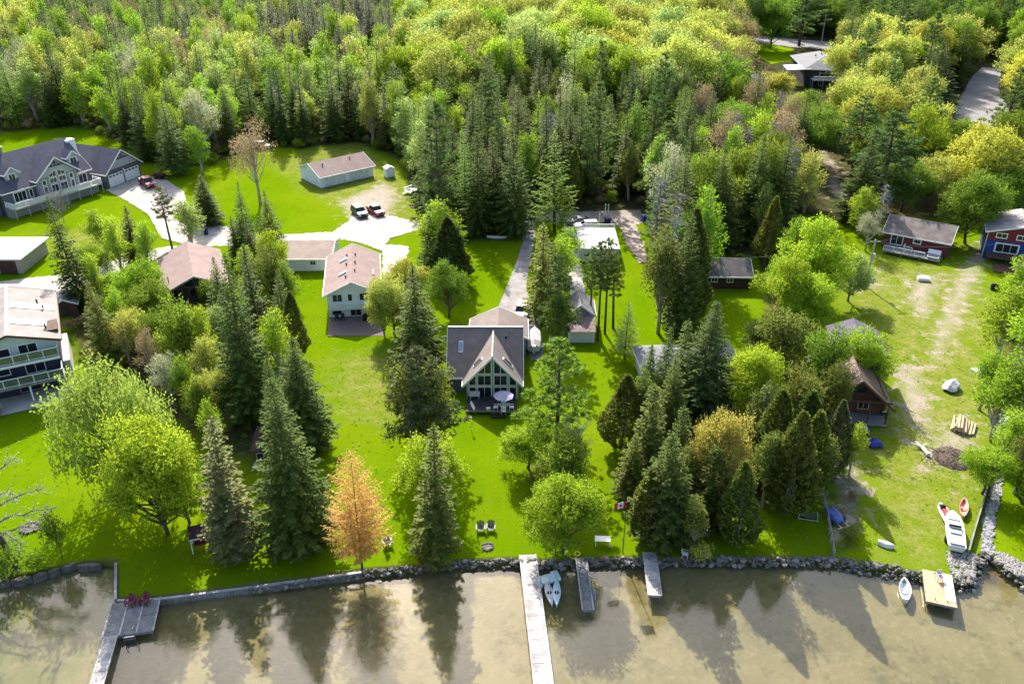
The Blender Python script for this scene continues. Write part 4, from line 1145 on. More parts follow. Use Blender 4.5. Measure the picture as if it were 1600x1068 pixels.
# ------------------------------------------------ seats
def adirondack(label, x, y, rz, m, group=None, z=0.0, s=1.0):
    """slanted garden chair facing local -y"""
    c = thing('adirondack_chair', label, 'chair', (x, y, z), rz, group, (s, s, s))
    bk = MB()
    for k in range(5):
        xx = -.26 + k * .13; top = .98 - .05 * abs(k - 2) ** 1.5
        bk.prism([(xx - .058, .18, .3), (xx + .058, .18, .3), (xx * 1.12 + .058, .48, top), (xx * 1.12 - .058, .48, top)], (0, .03, -.01))
    bk.build('backrest', m, c)
    st = MB()
    for k in range(5): st.box(-.3, .3, -.36 + k * .115, -.26 + k * .115, .36 - k * .022, .385 - k * .022)
    st.build('seat', m, c)
    for sg in (-1, 1):
        MB().box(sg * .4 - .08, sg * .4 + .08, -.42, .32, .55, .58).build('arm', m, c)
        MB().box(sg * .34 - .03, sg * .34 + .03, -.38, -.3, 0, .55).build('leg', m, c)
        MB().prism([(sg * .33 - .02, -.3, .33), (sg * .33 - .02, .5, .02), (sg * .33 - .02, .62, .02), (sg * .33 - .02, -.3, .38)], (.04, 0, 0)).build('leg', m, c)
    return c
M_CHAIRG = mat('charcoal_plastic', (.05, .05, .06), .5)
x, y = at(751, 829); adirondack('dark lawn chair by the fire ring, the one farther from the long dock', x, y, R(2), M_CHAIRG, 'chairs by the fire ring')
x, y = at(767, 828); adirondack('dark lawn chair by the fire ring, the one nearer the long dock', x, y, R(-3), M_CHAIRG, 'chairs by the fire ring')
x, y = at(205, 944, z_); adirondack('maroon chair on the platform dock, next to the walkway side', x, y, R(-12), M_MAROON, 'maroon dock chairs', z_ + .01, .95)
x, y = at(228, 941, z_); adirondack('maroon chair on the platform dock, next to the lake wall side', x, y, R(-14), M_MAROON, 'maroon dock chairs', z_ + .01, .95)
x, y = at(217, 943, z_); t = thing('side_table', 'small maroon table between the two dock chairs', 'table', (x, y, z_ + .01), R(-12))
MB().box(-.3, .3, -.22, .22, .42, .46).build('table_top', M_MAROON, t)
for a in (-.24, .24):
    for b in (-.16, .16): MB().box(a - .03, a + .03, b - .03, b + .03, 0, .42).build('leg', M_MAROON, t)
x, y = at(606, 852); adirondack('blue grey garden chair standing alone right of the orange tamarack', x, y, R(25), mat('blue_grey_plastic', (.2, .22, .3), .5), None)
x, y = at(467, 856); adirondack('white garden chair in the shade of the massive spruce', x, y, R(10), M_WHITE, None, s=.8)
# patio chairs of the bungalow and deck set of the cottage
def patio_chair(label, x, y, rz, m, group=None, z=0.0):
    c = thing('patio_chair', label, 'chair', (x, y, z), rz, group)
    MB().box(-.25, .25, -.25, .25, .42, .46).build('seat', m, c)
    MB().prism([(-.24, .24, .5), (.24, .24, .5), (.22, .34, .92), (-.22, .34, .92)], (0, .03, 0)).build('backrest', m, c)
    for a in (-.23, .23):
        for b in (-.23, .23): MB().box(a - .02, a + .02, b - .02, b + .02, 0, .42).build('leg', m, c)
        MB().box(a * 1.1 - .025, a * 1.1 + .025, -.24, .3, .64, .67).build('arm', m, c)
    return c
for i, (px, py, lb) in enumerate(((527, 500, 'black wicker chair at the downpipe corner of the bungalow patio'), (536, 500, 'black wicker chair beside the corner chair on the bungalow patio'), (570, 501, 'black wicker chair just beyond the bungalow patio door'))):
    x, y = at(px, py); patio_chair(lb, x, y, R(8), M_BLACK, 'bungalow patio chairs', .036)
x, y = at(580, 499); t = thing('patio_sofa', 'dark wicker sofa against the bungalow wall', 'sofa', (x, y, .036), R(8))
MB().box(-.9, .9, -.4, .4, .05, .42).build('seat', M_BLACK, t); MB().box(-.9, .9, .22, .4, .43, .85).build('backrest', M_BLACK, t)
for s in (-1, 1): MB().box(s * 1.0 - .09, s * 1.0 + .09, -.4, .4, .05, .62).build('arm', M_BLACK, t)
DK = .56
ux_, uy_ = at(787, 640, DK)
u = thing('patio_umbrella', 'open pale lavender umbrella over the deck table', 'umbrella', (ux_, uy_, DK))
MB().tube([(0, 0, 0), (0, 0, 2.35)], .03, 6).build('pole', M_TRIM, u)
cn = MB(); apex = (0, 0, 2.45); ring = [(1.22 * math.cos(k * math.pi / 4 + .2), 1.22 * math.sin(k * math.pi / 4 + .2), 1.98) for k in range(8)]
cn.add([apex] + ring + [(0, 0, 2.42)] + [(a, b, c - .03) for a, b, c in ring], [(0, 1 + k, 1 + (k + 1) % 8) for k in range(8)] + [(9, 10 + (k + 1) % 8, 10 + k) for k in range(8)] + [(1 + k, 10 + k, 10 + (k + 1) % 8, 1 + (k + 1) % 8) for k in range(8)])
cn.build('canopy', mat('lavender_canvas', (.36, .35, .46), .8, (.3, .29, .4), 1.5), u)
for k in range(8): MB().tube([(0, 0, 2.4), ring[k]], .012, 4).build('rib', M_TRIM, u)
MB().lathe([(.25, 0), (.25, .06), (.08, .12)], (0, 0, 0), 10).build('base', M_BLACK, u)
t = thing('deck_table', 'round table under the lavender umbrella', 'table', (ux_, uy_, DK))
tb = MB(); tb.lathe([(.55, .68), (.55, .72)], (0, 0, 0), 16); tb.build('table_top', mat('pale_table', (.55, .55, .56), .4), t)
for k in range(4): MB().tube([(.4 * math.cos(k * 1.571 + .7), .4 * math.sin(k * 1.571 + .7), 0), (.3 * math.cos(k * 1.571 + .7), .3 * math.sin(k * 1.571 + .7), .68)], .025, 5).build('leg', M_TRIM, t)
for k, lb in enumerate(('white deck chair on the lake side of the umbrella table', 'white deck chair at the umbrella table, toward the pine', 'white deck chair at the umbrella table, against the window wall', 'white deck chair at the umbrella table, toward the paddle board')):
    a = -math.pi / 2 + k * math.pi / 2
    patio_chair(lb, ux_ + .95 * math.cos(a), uy_ + .85 * math.sin(a), a - math.pi / 2 + math.pi, M_TRIM, 'chairs round the umbrella table', DK)
def hull(name, label, cat, x, y, z, rz, L, W, H, m, deck=None, flip=False, group=None, bow=1.0, stern=.75, cockpit=None, seats=0, tilt=0.0, m_in=None):
    """boat hull along local y (bow at +y): lofted sections, open or decked"""
    b = thing(name, label, cat, (x, y, z), rz, group)
    if flip: b.rotation_euler = (math.pi, 0, rz)
    if tilt: b.rotation_euler = (0, tilt, rz)
    ns, nt = 13, 9; mb = MB(); V = []
    def sect(t, sc, zb):
        if t < .5: w = stern + (1 - stern) * math.sin(min(1, t / .5) * math.pi / 2)
        else: w = max(.02, math.cos((t - .5) / .5 * math.pi / 2) ** .7 * bow)
        return [(W/2 * w * sc * math.sin((k / (nt - 1) - .5) * math.pi) , (t - .5) * L * sc, H * (1 - zb) * (1 - math.cos((k / (nt - 1) - .5) * math.pi) ** .8) + H * zb + .12 * H * max(0, t - .6) * 2) for k in range(nt)]
    for i in range(ns): V += sect(i / (ns - 1), 1, 0)
    F = [(i*nt+k, i*nt+k+1, (i+1)*nt+k+1, (i+1)*nt+k) for i in range(ns - 1) for k in range(nt - 1)]
    F.append(tuple(range(nt)))
    if deck is None:      # open boat: inner skin
        b0 = len(V)
        for i in range(ns): V += sect(i / (ns - 1), .9, .16)
        F += [(b0+(i+1)*nt+k, b0+(i+1)*nt+k+1, b0+i*nt+k+1, b0+i*nt+k) for i in range(ns - 1) for k in range(nt - 1)]
        F.append(tuple(b0 + k for k in reversed(range(nt))))
        for i in range(ns - 1):
            F += [(i*nt, (i+1)*nt, b0+(i+1)*nt, b0+i*nt), ((i+1)*nt+nt-1, i*nt+nt-1, b0+i*nt+nt-1, b0+(i+1)*nt+nt-1)]
    mb.add(V, F); hb = mb.build('hull', m, b, smooth=True)
    if deck is not None:
        dk = MB(); rows = [[(p[0], p[1], p[2]) for p in (sect(i / (ns - 1), 1, 0)[0], sect(i / (ns - 1), 1, 0)[-1])] for i in range(ns)]
        Vd = []; Fd = []
        for a, c in rows: Vd += [a, ((a[0] + c[0]) / 2, a[1], a[2] + .18 * abs(c[0] - a[0])), c]
        Fd = [(3*i+k, 3*i+k+1, 3*i+3+k+1, 3*i+3+k) for i in range(ns - 1) for k in range(2)]
        dk.add(Vd, Fd); dk.build('deck', deck, b, smooth=True)
        if cockpit:
            cp = MB(); cp.lathe([(W * .26, 0), (W * .3, .05), (W * .24, .06)], (0, cockpit * L, H * 1.18), 14); cp.build('cockpit', M_BLACK, b)
    for s in range(seats):
        yy = -L * .28 + s * L * .28; MB().box(-W * .4, W * .4, yy - .12, yy + .12, H * .72, H * .78).build('seat', m_in or M_WOODGREY, b)
    return b
x, y = at(738, 634, DK); pb = hull('paddle_board', 'white pointed paddle board leaning on the deck by the window wall', 'paddle board', x, y, DK + .02, R(14), 2.1, .55, .1, M_TRIM, M_TRIM, stern=.2, tilt=.5)
x, y = at(763, 640, DK); t = thing('deck_box', 'small white box on the dark deck boards', 'box', (x, y, DK), R(10)); MB().box(-.22, .22, -.16, .16, 0, .26).build('body', M_SOFTGREY, t); MB().box(-.24, .24, -.18, .18, .262, .3).build('lid', M_TRIM, t)
x, y = at(742, 622, DK); t = thing('deck_bench', 'pale bench against the window wall of the cottage', 'bench', (x, y, DK)); MB().box(-.6, .6, -.22, .22, .4, .46).build('seat', M_SOFTGREY, t); MB().box(-.6, .6, .18, .24, .46, .9).build('backrest', M_SOFTGREY, t)
for a in (-.5, .5): MB().box(a - .04, a + .04, -.2, .2, 0, .4).build('leg', M_SOFTGREY, t)
# ------------------------------------------------ boats
PALEB = mat('pale_blue_plastic', (.55, .68, .72), .35, (.48, .61, .66), 1.5)
x, y = at(858, 921); hull('kayak', 'white kayak floating beside the long dock', 'kayak', x, y, WATER_Z - .04, R(8), 3.1, .72, .32, mat('grey_white_plastic', (.62, .63, .65), .35), mat('grey_white_deck', (.6, .61, .63), .35), stern=.1, cockpit=-.05)
x, y = at(870, 921); hull('kayak', 'pale blue kayak floating next to the white one', 'kayak', x, y, WATER_Z - .04, R(-3), 3.1, .75, .34, PALEB, PALEB, stern=.1, cockpit=-.05)
x, y = at(859, 905, -.4); t = thing('floating_rack', 'pale blue floating rack that holds two kayaks by the long dock', 'kayak rack', (x, y, WATER_Z), R(18))
MB().box(-1.5, .9, -.45, .55, .08, .34).build('float', PALEB, t); MB().box(-1.6, -.9, -.7, .3, .05, .3).build('float_end', PALEB, t); MB().box(.3, 1.0, -.3, .8, .06, .32).build('float_end', PALEB, t)
for a in (-.9, -.1, .6): MB().box(a - .04, a + .04, -.42, .52, .345, .4).build('rib', M_SOFTGREY, t)
x, y = at(1414, 921, -.3); hull('rowboat', 'white rowboat floating beside the wooden float', 'rowboat', x, y, WATER_Z - .08, R(-20), 3.0, 1.05, .5, mat('mint_white_paint', (.7, .76, .74), .4), None, stern=.35, seats=2, m_in=M_GREYMETAL)
x, y = at(1505, 797); hull('canoe', 'red canoe lying on the grass near the creek wall', 'canoe', x, y, .02, R(-27), 3.3, .85, .42, mat('faded_red_paint', (.5, .13, .13), .45, (.6, .3, .28), 1.2), None, stern=.1, seats=2, m_in=M_WOODTAN)
x, y = at(1384, 852); hull('dinghy', 'small overturned white dinghy on the shore grass', 'dinghy', x, y, .45, R(60), 1.5, .8, .42, M_WHITE, M_WHITE, flip=True, stern=.6)
x, y = at(776, 371); hull('canoe', 'white canoe lying at the shaded woods edge', 'canoe', x, y, .35, R(85), 3.6, .9, .36, M_WHITE, M_WHITE, flip=True, stern=.2)
x, y = at(1486, 606); t = thing('covered_boat', 'boat under a grey white tarp parked on the rough grass', 'boat', (x, y, 0), R(-45))
mb = MB(); prof = [(-1.4, .55, .35), (-1.0, .85, .75), (0, .95, 1.05), (.9, .75, .85), (1.5, .15, .45)]
V = []
for (yy, w, hh) in prof: V += [(-w, yy, .25), (-w * .8, yy, hh * .7), (0, yy, hh + .15), (w * .8, yy, hh * .7), (w, yy, .25)]
mb.add(V, [(5*i+k, 5*i+k+1, 5*i+6+k, 5*i+5+k) for i in range(4) for k in range(4)] + [(4, 3, 2, 1, 0), (20, 21, 22, 23, 24)])
mb.build('tarp', M_SOFTGREY, t); MB().box(-.6, .6, -1.2, 1.0, .05, .25).build('hull', M_BLACK, t)
for s in (-1, 1): MB().tube([(s * .75, -.12, .25), (s * .9, -.12, .25)], .25, 10).build('wheel', M_RUBBER, t)
# pontoon-like white boat with a jet ski on a trailer at the right
x, y = at(1488, 838); t = thing('white_motorboat', 'long white motorboat on a trailer near the creek wall', 'boat', (x, y, 0), R(-20))
mb = MB(); V = []
for yy, w, z0, z1 in ((-2.6, .8, .4, .95), (-1, .86, .38, 1.0), (1.0, .84, .42, 1.05), (2.1, .6, .6, 1.1), (2.7, .12, .85, 1.15)): V += [(-w, yy, z1), (-w * .72, yy, z0), (w * .72, yy, z0), (w, yy, z1)]
mb.add(V, [(4*i+k, 4*i+k+1, 4*i+5+k, 4*i+4+k) for i in range(4) for k in range(3)] + [(3, 2, 1, 0), (16, 17, 18, 19)] + [(4*i+3, 4*i, 4*i+4, 4*i+7) for i in range(4)])
mb.build('hull', M_WHITE, t)
MB().box(-.62, .62, -2.4, -1.5, 1.0, 1.12).build('engine_cover', M_SOFTGREY, t)
for yy in (-.6, .6, 1.5): MB().box(-.5, .5, yy - .22, yy + .22, 1.06, 1.16).build('seat', M_SOFTGREY, t)
MB().prism([(-.6, .2, 1.05), (.6, .2, 1.05), (.5, 0, 1.45), (-.5, 0, 1.45)], (0, .03, .01)).build('windscreen', M_GLASS, t)
fr = MB(); fr.box(-.5, -.42, -2.6, 2.4, .26, .36); fr.box(.42, .5, -2.6, 2.4, .26, .36); fr.box(-.42, .42, -1.2, -1.1, .26, .35); fr.box(-.42, .42, .8, .9, .26, .35); fr.bar((0, 2.4, .3), (0, 3.6, .35), .1); fr.build('trailer_frame', M_GREYMETAL, t)
for s in (-1, 1): MB().tube([(s * .62, -.9, .28), (s * .8, -.9, .28)], .28, 12).build('wheel', M_RUBBER, t)
x, y = at(1474, 806); t = thing('jet_ski', 'white and red jet ski in front of the long motorboat', 'jet ski', (x, y, 0), R(-5))
mb = MB(); V = []
for yy, w, z0, z1 in ((-1.3, .5, .12, .5), (-.3, .55, .08, .55), (.7, .48, .12, .6), (1.35, .1, .4, .65)): V += [(-w, yy, z1), (-w * .6, yy, z0), (w * .6, yy, z0), (w, yy, z1)]
mb.add(V, [(4*i+k, 4*i+k+1, 4*i+5+k, 4*i+4+k) for i in range(3) for k in range(3)] + [(3, 2, 1, 0), (12, 13, 14, 15)] + [(4*i+3, 4*i, 4*i+4, 4*i+7) for i in range(3)])
mb.build('hull', M_WHITE, t); MB().box(-.22, .22, -1.1, .2, .58, .85).build('seat', mat('red_vinyl', (.4, .05, .05), .5), t); MB().prism([(-.3, .3, .6), (.3, .3, .6), (.2, .55, .95), (-.2, .55, .95)], (0, .5, -.25)).build('cowl', M_BLACK, t); MB().tube([(-.38, .38, 1.0), (.38, .38, 1.0)], .03, 6).build('handlebar', M_BLACK, t)
x, y = at(1304, 812); t = thing('covered_jet_ski', 'jet ski trailer under a blue cover beside the fence', 'jet ski', (x, y, 0), R(20))
mb = MB(); V = []
for yy, w, hh in ((-.9, .45, .6), (-.2, .62, 1.0), (.6, .6, 1.05), (1.2, .35, .7)): V += [(-w, yy, .35), (-w * .8, yy, hh * .8), (0, yy, hh + .1), (w * .8, yy, hh * .8), (w, yy, .35)]
mb.add(V, [(5*i+k, 5*i+k+1, 5*i+6+k, 5*i+5+k) for i in range(3) for k in range(4)] + [(4, 3, 2, 1, 0), (15, 16, 17, 18, 19)]); mb.build('cover', mat('steel_blue_cover', (.12, .17, .42), .6, (.08, .11, .3), 3), t)
fr = MB(); fr.bar((-.4, -1.5, .3), (-.4, 1.2, .3), .09); fr.bar((.4, -1.5, .3), (.4, 1.2, .3), .09); fr.bar((-.8, -1.5, .3), (.8, -1.5, .3), .09); fr.build('trailer_frame', M_GREYMETAL, t)
for s in (-1, 1): MB().tube([(s * .6, -.4, .24), (s * .78, -.4, .24)], .24, 12).build('wheel', M_RUBBER, t)
# boat under shrink-wrap on a trailer beside the glass-fronted cottage
x, y = at(834, 553); t = thing('wrapped_boat', 'motorboat under a cream cover on the asphalt beside the cottage', 'boat', (x, y, 0), R(-3))
mb = MB(); V = []
for yy, w, hh in ((-.1, .95, 1.35), (.8, 1.05, 1.75), (2.4, 1.05, 1.95), (3.8, .9, 1.7), (4.9, .5, 1.45), (5.5, .08, 1.3)): V += [(-w, yy, 1.0), (-w * .82, yy, hh * .9), (0, yy, hh + .2), (w * .82, yy, hh * .9), (w, yy, 1.0)]
mb.add(V, [(5*i+k, 5*i+k+1, 5*i+6+k, 5*i+5+k) for i in range(5) for k in range(4)] + [(4, 3, 2, 1, 0), (25, 26, 27, 28, 29)]); mb.build('cover', mat('cream_wrap', (.62, .56, .52), .6, (.5, .44, .4), 1.2, .3, 4), t)
mb = MB(); V = []
for yy, w, z0 in ((-.1, .94, .5), (3.5, .9, .5), (5.4, .1, .9)): V += [(-w, yy, .99), (-w * .7, yy, z0), (w * .7, yy, z0), (w, yy, .99)]
mb.add(V, [(4*i+k, 4*i+k+1, 4*i+5+k, 4*i+4+k) for i in range(2) for k in range(3)] + [(3, 2, 1, 0), (8, 9, 10, 11)]); mb.build('hull', M_WHITE, t)
mb = MB(); mb.box(-.25, .25, -.6, -.12, .6, 1.5); mb.box(-.1, .1, -.5, -.2, .2, .6); mb.build('outboard_motor', M_SOFTGREY, t)
fr = MB(); fr.bar((-.6, 0, .4), (-.6, 4, .4), .1); fr.bar((.6, 0, .4), (.6, 4, .4), .1); fr.bar((-.6, 4, .4), (0, 6.2, .4), .1); fr.bar((.6, 4, .4), (0, 6.2, .4), .1); fr.build('trailer_frame', M_GREYMETAL, t)
for s in (-1, 1): MB().tube([(s * .8, 1.4, .3), (s * 1.0, 1.4, .3)], .3, 12).build('wheel', M_RUBBER, t)

# ------------------------------------------------ vehicles (nose at local -y)
def carpaint(name, c): return mat(name, c, .4, tuple(k * .9 for k in c), .5, coat=.15, spec=.3)
def vehicle(name, label, cat, x, y, rz, paint, kind='suv', glass=None, s=1.0):
    v = thing(name, label, cat, (x, y, 0), rz, None, (s, s, s))
    if kind == 'pickup': L, W, prof, cab = 5.6, 1.95, [(-2.8, .45), (-2.8, .85), (-2.6, 1.02), (-1.2, 1.12), (2.75, 1.12), (2.8, .5)], (-1.25, -.6, 1.1, 1.3, 1.82)
    elif kind == 'suv': L, W, prof, cab = 4.8, 1.9, [(-2.4, .4), (-2.4, .8), (-2.2, .98), (-1.0, 1.08), (2.3, 1.1), (2.4, .9), (2.4, .4)], (-1.05, -.35, 1.9, 2.32, 1.7)
    else: L, W, prof, cab = 4.6, 1.8, [(-2.3, .38), (-2.3, .68), (-2.1, .85), (-.9, .95), (1.7, .98), (2.3, .92), (2.3, .4)], (-.95, -.1, 1.2, 1.9, 1.42)
    mb = MB(); n = len(prof)
    V = []
    for sx, in ((-1,), (1,)):
        for yy, zz in prof: V.append((sx * W/2 * (.94 if zz > .9 else 1), yy, zz))
    zb = .28
    F = [tuple(range(n))[::-1], tuple(range(n, 2 * n))] + [(i, i + 1, n + i + 1, n + i) for i in range(n - 1)] + [(0, n, 2*n - 1, n - 1)]
    mb.add(V, F); mb.box(-W/2 + .08, W/2 - .08, -L/2 + .1, L/2 - .1, zb, .46)
    body = mb.build('body', paint, v)
    y0, y1, y2, y3, zt = cab; zl = 1.05 if kind != 'sedan' else .93
    a, b = W/2 * .93, W/2 * .74
    g = MB(); g.add([(-a, y0, zl), (a, y0, zl), (a, y3, zl), (-a, y3, zl), (-b, y1, zt - .05), (b, y1, zt - .05), (b, y2, zt - .05), (-b, y2, zt - .05)], [(0, 1, 5, 4), (1, 2, 6, 5), (2, 3, 7, 6), (3, 0, 4, 7), (4, 5, 6, 7)])
    g.build('windows', glass or M_GLASS, v)
    MB().box(-b - .03, b + .03, y1 - .05, y2 + .05, zt - .06, zt).build('roof', paint, v)
    pl = MB()
    for sx in (-1, 1):
        for (ya, yb) in ((y0, y1), (y3, y2), ((y0 + y3) / 2, (y1 + y2) / 2)): pl.bar((sx * (a + .01), ya, zl), (sx * (b + .01), yb, zt - .04), .07)
    pl.build('pillars', paint, v)
    if kind == 'pickup': MB().box(-W/2 + .15, W/2 - .15, y3 + .15, L/2 - .12, 1.122, 1.16).build('bed_cover', mat('white_bed_cover', (.7, .68, .66), .5), v)
    for sx in (-1, 1):
        for yy in (-L/2 + .95, L/2 - 1.0):
            w = MB(); w.tube([(sx * (W/2 - .2), yy, .34), (sx * (W/2 + .03), yy, .34)], .35, 12); wo = w.build('wheel', M_RUBBER, v)
            MB().tube([(sx * (W/2 + .028), yy, .34), (sx * (W/2 + .04), yy, .34)], .2, 10).build('rim', M_GREYMETAL, wo)
        MB().box(sx * W/2 * .72 - .2, sx * W/2 * .72 + .2, -L/2 - .02, -L/2 + .06, .64, .8).build('headlight', mat('headlight_glass', (.75, .75, .72), .15), v)
        MB().box(sx * W/2 * .82 - .12, sx * W/2 * .82 + .12, L/2 - .05, L/2 + .02, .7, .95).build('tail_light', mat('tail_light_red', (.35, .02, .02), .3), v)
    MB().box(-W/2 + .1, W/2 - .1, -L/2 - .05, -L/2 + .05, .42, .58).build('bumper', M_BLACK, v)
    return v
RED = carpaint('red_paint', (.28, .012, .022))
x, y = at(562, 336); vehicle('suv', 'dark blue grey SUV parked on the gravel beside the red pickup', 'car', x, y, R(29), carpaint('dark_blue_paint', (.03, .038, .055)), 'suv')
x, y = at(587, 333); vehicle('pickup_truck', 'red pickup with white bed cover parked beside the dark SUV', 'truck', x, y, R(33), RED, 'pickup', s=.9)
x, y = at(231, 290); vehicle('pickup_truck', 'red pickup with white hood cover in front of the double garage', 'truck', x, y, R(40), carpaint('maroon_red_paint', (.2, .012, .03)), 'pickup')
x, y = at(250, 278); t = thing('utility_trailer', 'dark loaded trailer behind the red pickup by the garage', 'trailer', (x, y, 0), R(60))
MB().box(-.9, .9, -1.5, 1.5, .45, .75).build('bed', M_BLACK, t); MB().box(-.6, .5, -1.2, .9, .75, 1.15).build('load', M_WOODBROWN, t); MB().bar((0, -1.5, .5), (0, -2.6, .45), .1).build('drawbar', M_GREYMETAL, t)
for s in (-1, 1): MB().tube([(s * .92, 0, .3), (s * 1.1, 0, .3)], .3, 12).build('wheel', M_RUBBER, t)
x, y = at(903, 350); vehicle('car', 'dark silver car standing sideways behind the white trailer', 'car', x, y, R(-86), carpaint('silver_grey_paint', (.16, .165, .175)), 'sedan')
x, y = at(916, 358); vehicle('van', 'white van parked behind the white trailer railing', 'van', x, y, R(-84), carpaint('white_car_paint', (.7, .7, .68)), 'suv', s=.95)
x, y = at(815, 492); vehicle('car', 'white roofed car on the asphalt behind the wrapped boat', 'car', x, y, R(-4), carpaint('pale_car_paint', (.55, .55, .54)), 'suv')
x, y = at(410, 232); vehicle('car', 'dark car half hidden at the far end of the back lawn', 'car', x, y, R(75), carpaint('black_car_paint', (.03, .03, .045)), 'suv')
x, y = at(645, 300); t = thing('flatbed_trailer', 'grey flatbed trailer at the woods edge by the white shed', 'trailer', (x, y, 0), R(-35))
MB().box(-.9, .9, -1.8, 1.8, .5, .6).build('bed', M_GREYMETAL, t); MB().bar((0, -1.8, .5), (0, -3.0, .45), .1).build('drawbar', M_GREYMETAL, t); railing(t, [(-.85, -1.7), (-.85, 1.7), (.85, 1.7)], .6, .5, M_GREYMETAL, .9)
for s in (-1, 1): MB().tube([(s * .92, 0, .3), (s * 1.1, 0, .3)], .3, 12).build('wheel', M_RUBBER, t)

# ------------------------------------------------ bins, rings, benches, poles
def bin_(label, x, y, m, h=1.0, s=.35, name='wheelie_bin'):
    t = thing(name, label, 'bin', (x, y, 0), R(20))
    mb = MB(); mb.add([(-s*.8, -s*.8, 0), (s*.8, -s*.8, 0), (s*.8, s*.8, 0), (-s*.8, s*.8, 0), (-s, -s, h), (s, -s, h), (s, s, h), (-s, s, h)], [(0, 3, 2, 1), (0, 1, 5, 4), (1, 2, 6, 5), (2, 3, 7, 6), (3, 0, 4, 7), (4, 5, 6, 7)])
    mb.build('body', m, t); MB().prism([(-s * 1.06, -s * 1.06, h + .005), (s * 1.06, -s * 1.06, h + .005), (s * 1.06, s, h + .12), (-s * 1.06, s, h + .12)], (0, 0, .05)).build('lid', m, t)
    MB().tube([(-s * .8, s, .14), (s * .8, s, .14)], .12, 8).build('wheel', M_RUBBER, t)
    return t
BIN = mat('navy_plastic', (.02, .03, .12), .5)
x, y = at(322, 366); bin_('navy blue bin on the pale drive by the squat spruce', x, y, BIN, 1.15, .42)
x, y = at(297, 373); bin_('dark grey bin by the airy birch', x, y, M_CHAIRG)
x, y = at(949, 350); bin_('blue bin beside the white trailer', x, y, BIN, 1.2, .5)
x, y = at(1007, 346); bin_('vivid blue bin at the end of the dirt track', x, y, M_BLUE, 1.2, .5)
def fire_ring(label, x, y, r, n):
    t = thing('fire_ring', label, 'fire pit', (x, y, 0))
    for k in range(n):
        a = 6.283 * k / n; o = link_mesh('stone', ROCKS[(k * 3) % 8], t); o.location = (r * math.cos(a), r * math.sin(a), .08); s = 6.283 * r / n * 1.05; o.scale = (s, s, .32); o.rotation_euler = (0, 0, a)
    mb = MB(); mb.lathe([(r * .9, 0), (r * .85, .045)], (0, 0, 0), 14); mb.build('ash_bed', mat('ash', (.06, .058, .055), .95, (.2, .19, .18), 3), t)
    return t
x, y = at(762, 854); fire_ring('stone fire ring on the lawn below the two dark chairs', x, y, .5, 11)
x, y = at(47, 824); fire_ring('stone fire ring on the lawn beside the bare limbed tree', x, y, .8, 13)
x, y = at(648, 323); fire_ring('pale fire ring on the grass by the white workshop lane', x, y, .75, 12)
# white lakeside bench-table, flagpole with flag, yellow float, dock gear
x, y = at(941, 850); t = thing('white_table', 'white folding table near the shore under the vivid maple', 'table', (x, y, 0), R(-3))
MB().box(-.75, .75, -.38, .38, .7, .75).build('table_top', M_TRIM, t)
for a in (-.65, .65):
    for b in (-.3, .3): MB().box(a - .03, a + .03, b - .03, b + .03, 0, .7).build('leg', M_TRIM, t)
x, y = at(973, 862); t = thing('flagpole', 'thin flagpole with a red and white flag at the shore', 'flagpole', (x, y, 0))
MB().tube([(0, 0, 0), (0, 0, 6.1)], [.05, .03], 6).build('pole', mat('dark_pole', (.09, .085, .08)), t)
fm = mat('flag_white', (.75, .72, .72)); fr_m = mat('flag_red', (.55, .02, .06))
def cloth(x0, x1, z0, z1):
    mb = MB(); n = 6; V = []
    for i in range(n + 1):
        xx = x0 + (x1 - x0) * i / n; yy = .07 * math.sin(xx * 5)
        V += [(-xx, yy, z0 - xx * .12), (-xx, yy, z1 - xx * .12), (-xx, yy + .008, z1 - xx * .12), (-xx, yy + .008, z0 - xx * .12)]
    F = []
    for i in range(n): F += [(4*i+k, 4*i+(k+1) % 4, 4*i+4+(k+1) % 4, 4*i+4+k) for k in range(4)]
    F += [(0, 1, 2, 3), (4*n+3, 4*n+2, 4*n+1, 4*n)]
    return mb.add(V, F)
fl_ = cloth(.0, .28, 5.35, 6.05).build('flag_band', fr_m, t); cloth(.283, .82, 5.35, 6.05).build('flag_field', fm, t); cloth(.823, 1.1, 5.35, 6.05).build('flag_band', fr_m, t)
lf = MB(); lf.prism([(-.55, -.12, 5.5), (-.64, -.12, 5.62), (-.75, -.12, 5.66), (-.66, -.12, 5.73), (-.62, -.12, 5.8), (-.58, -.12, 5.77), (-.55, -.12, 5.9), (-.52, -.12, 5.77), (-.48, -.12, 5.8), (-.44, -.12, 5.73), (-.35, -.12, 5.66), (-.46, -.12, 5.62)], (0, .02, 0)); lf.build('leaf_emblem', fr_m, t)
x, y = at(902, 866); t = thing('yellow_buoy', 'small yellow life ring lying at the head of the narrow dock', 'life ring', (x, y, .05), R(20))
mb = MB(); mb.tube([(.26 * math.cos(k * .5236), .26 * math.sin(k * .5236), .08) for k in range(13)], .085, 6, cap=False); mb.build('ring', mat('yellow_foam', (.72, .7, .02), .5), t)
x, y = at(883, 866); t = thing('shore_post', 'short white marker post on the stones between two docks', 'post', (x, y, 0)); MB().tube([(0, 0, -.3), (0, 0, .75)], .06, 6).build('shaft', M_TRIM, t); MB().lathe([(.1, .7), (.12, .8), (.03, .95)], (0, 0, 0), 8).build('cap', M_SOFTGREY, t)
x, y = at(1070, 871); patio_chair('overturned white chair among shore stones beside the shrub', x, y, R(70), M_TRIM, None, .1)
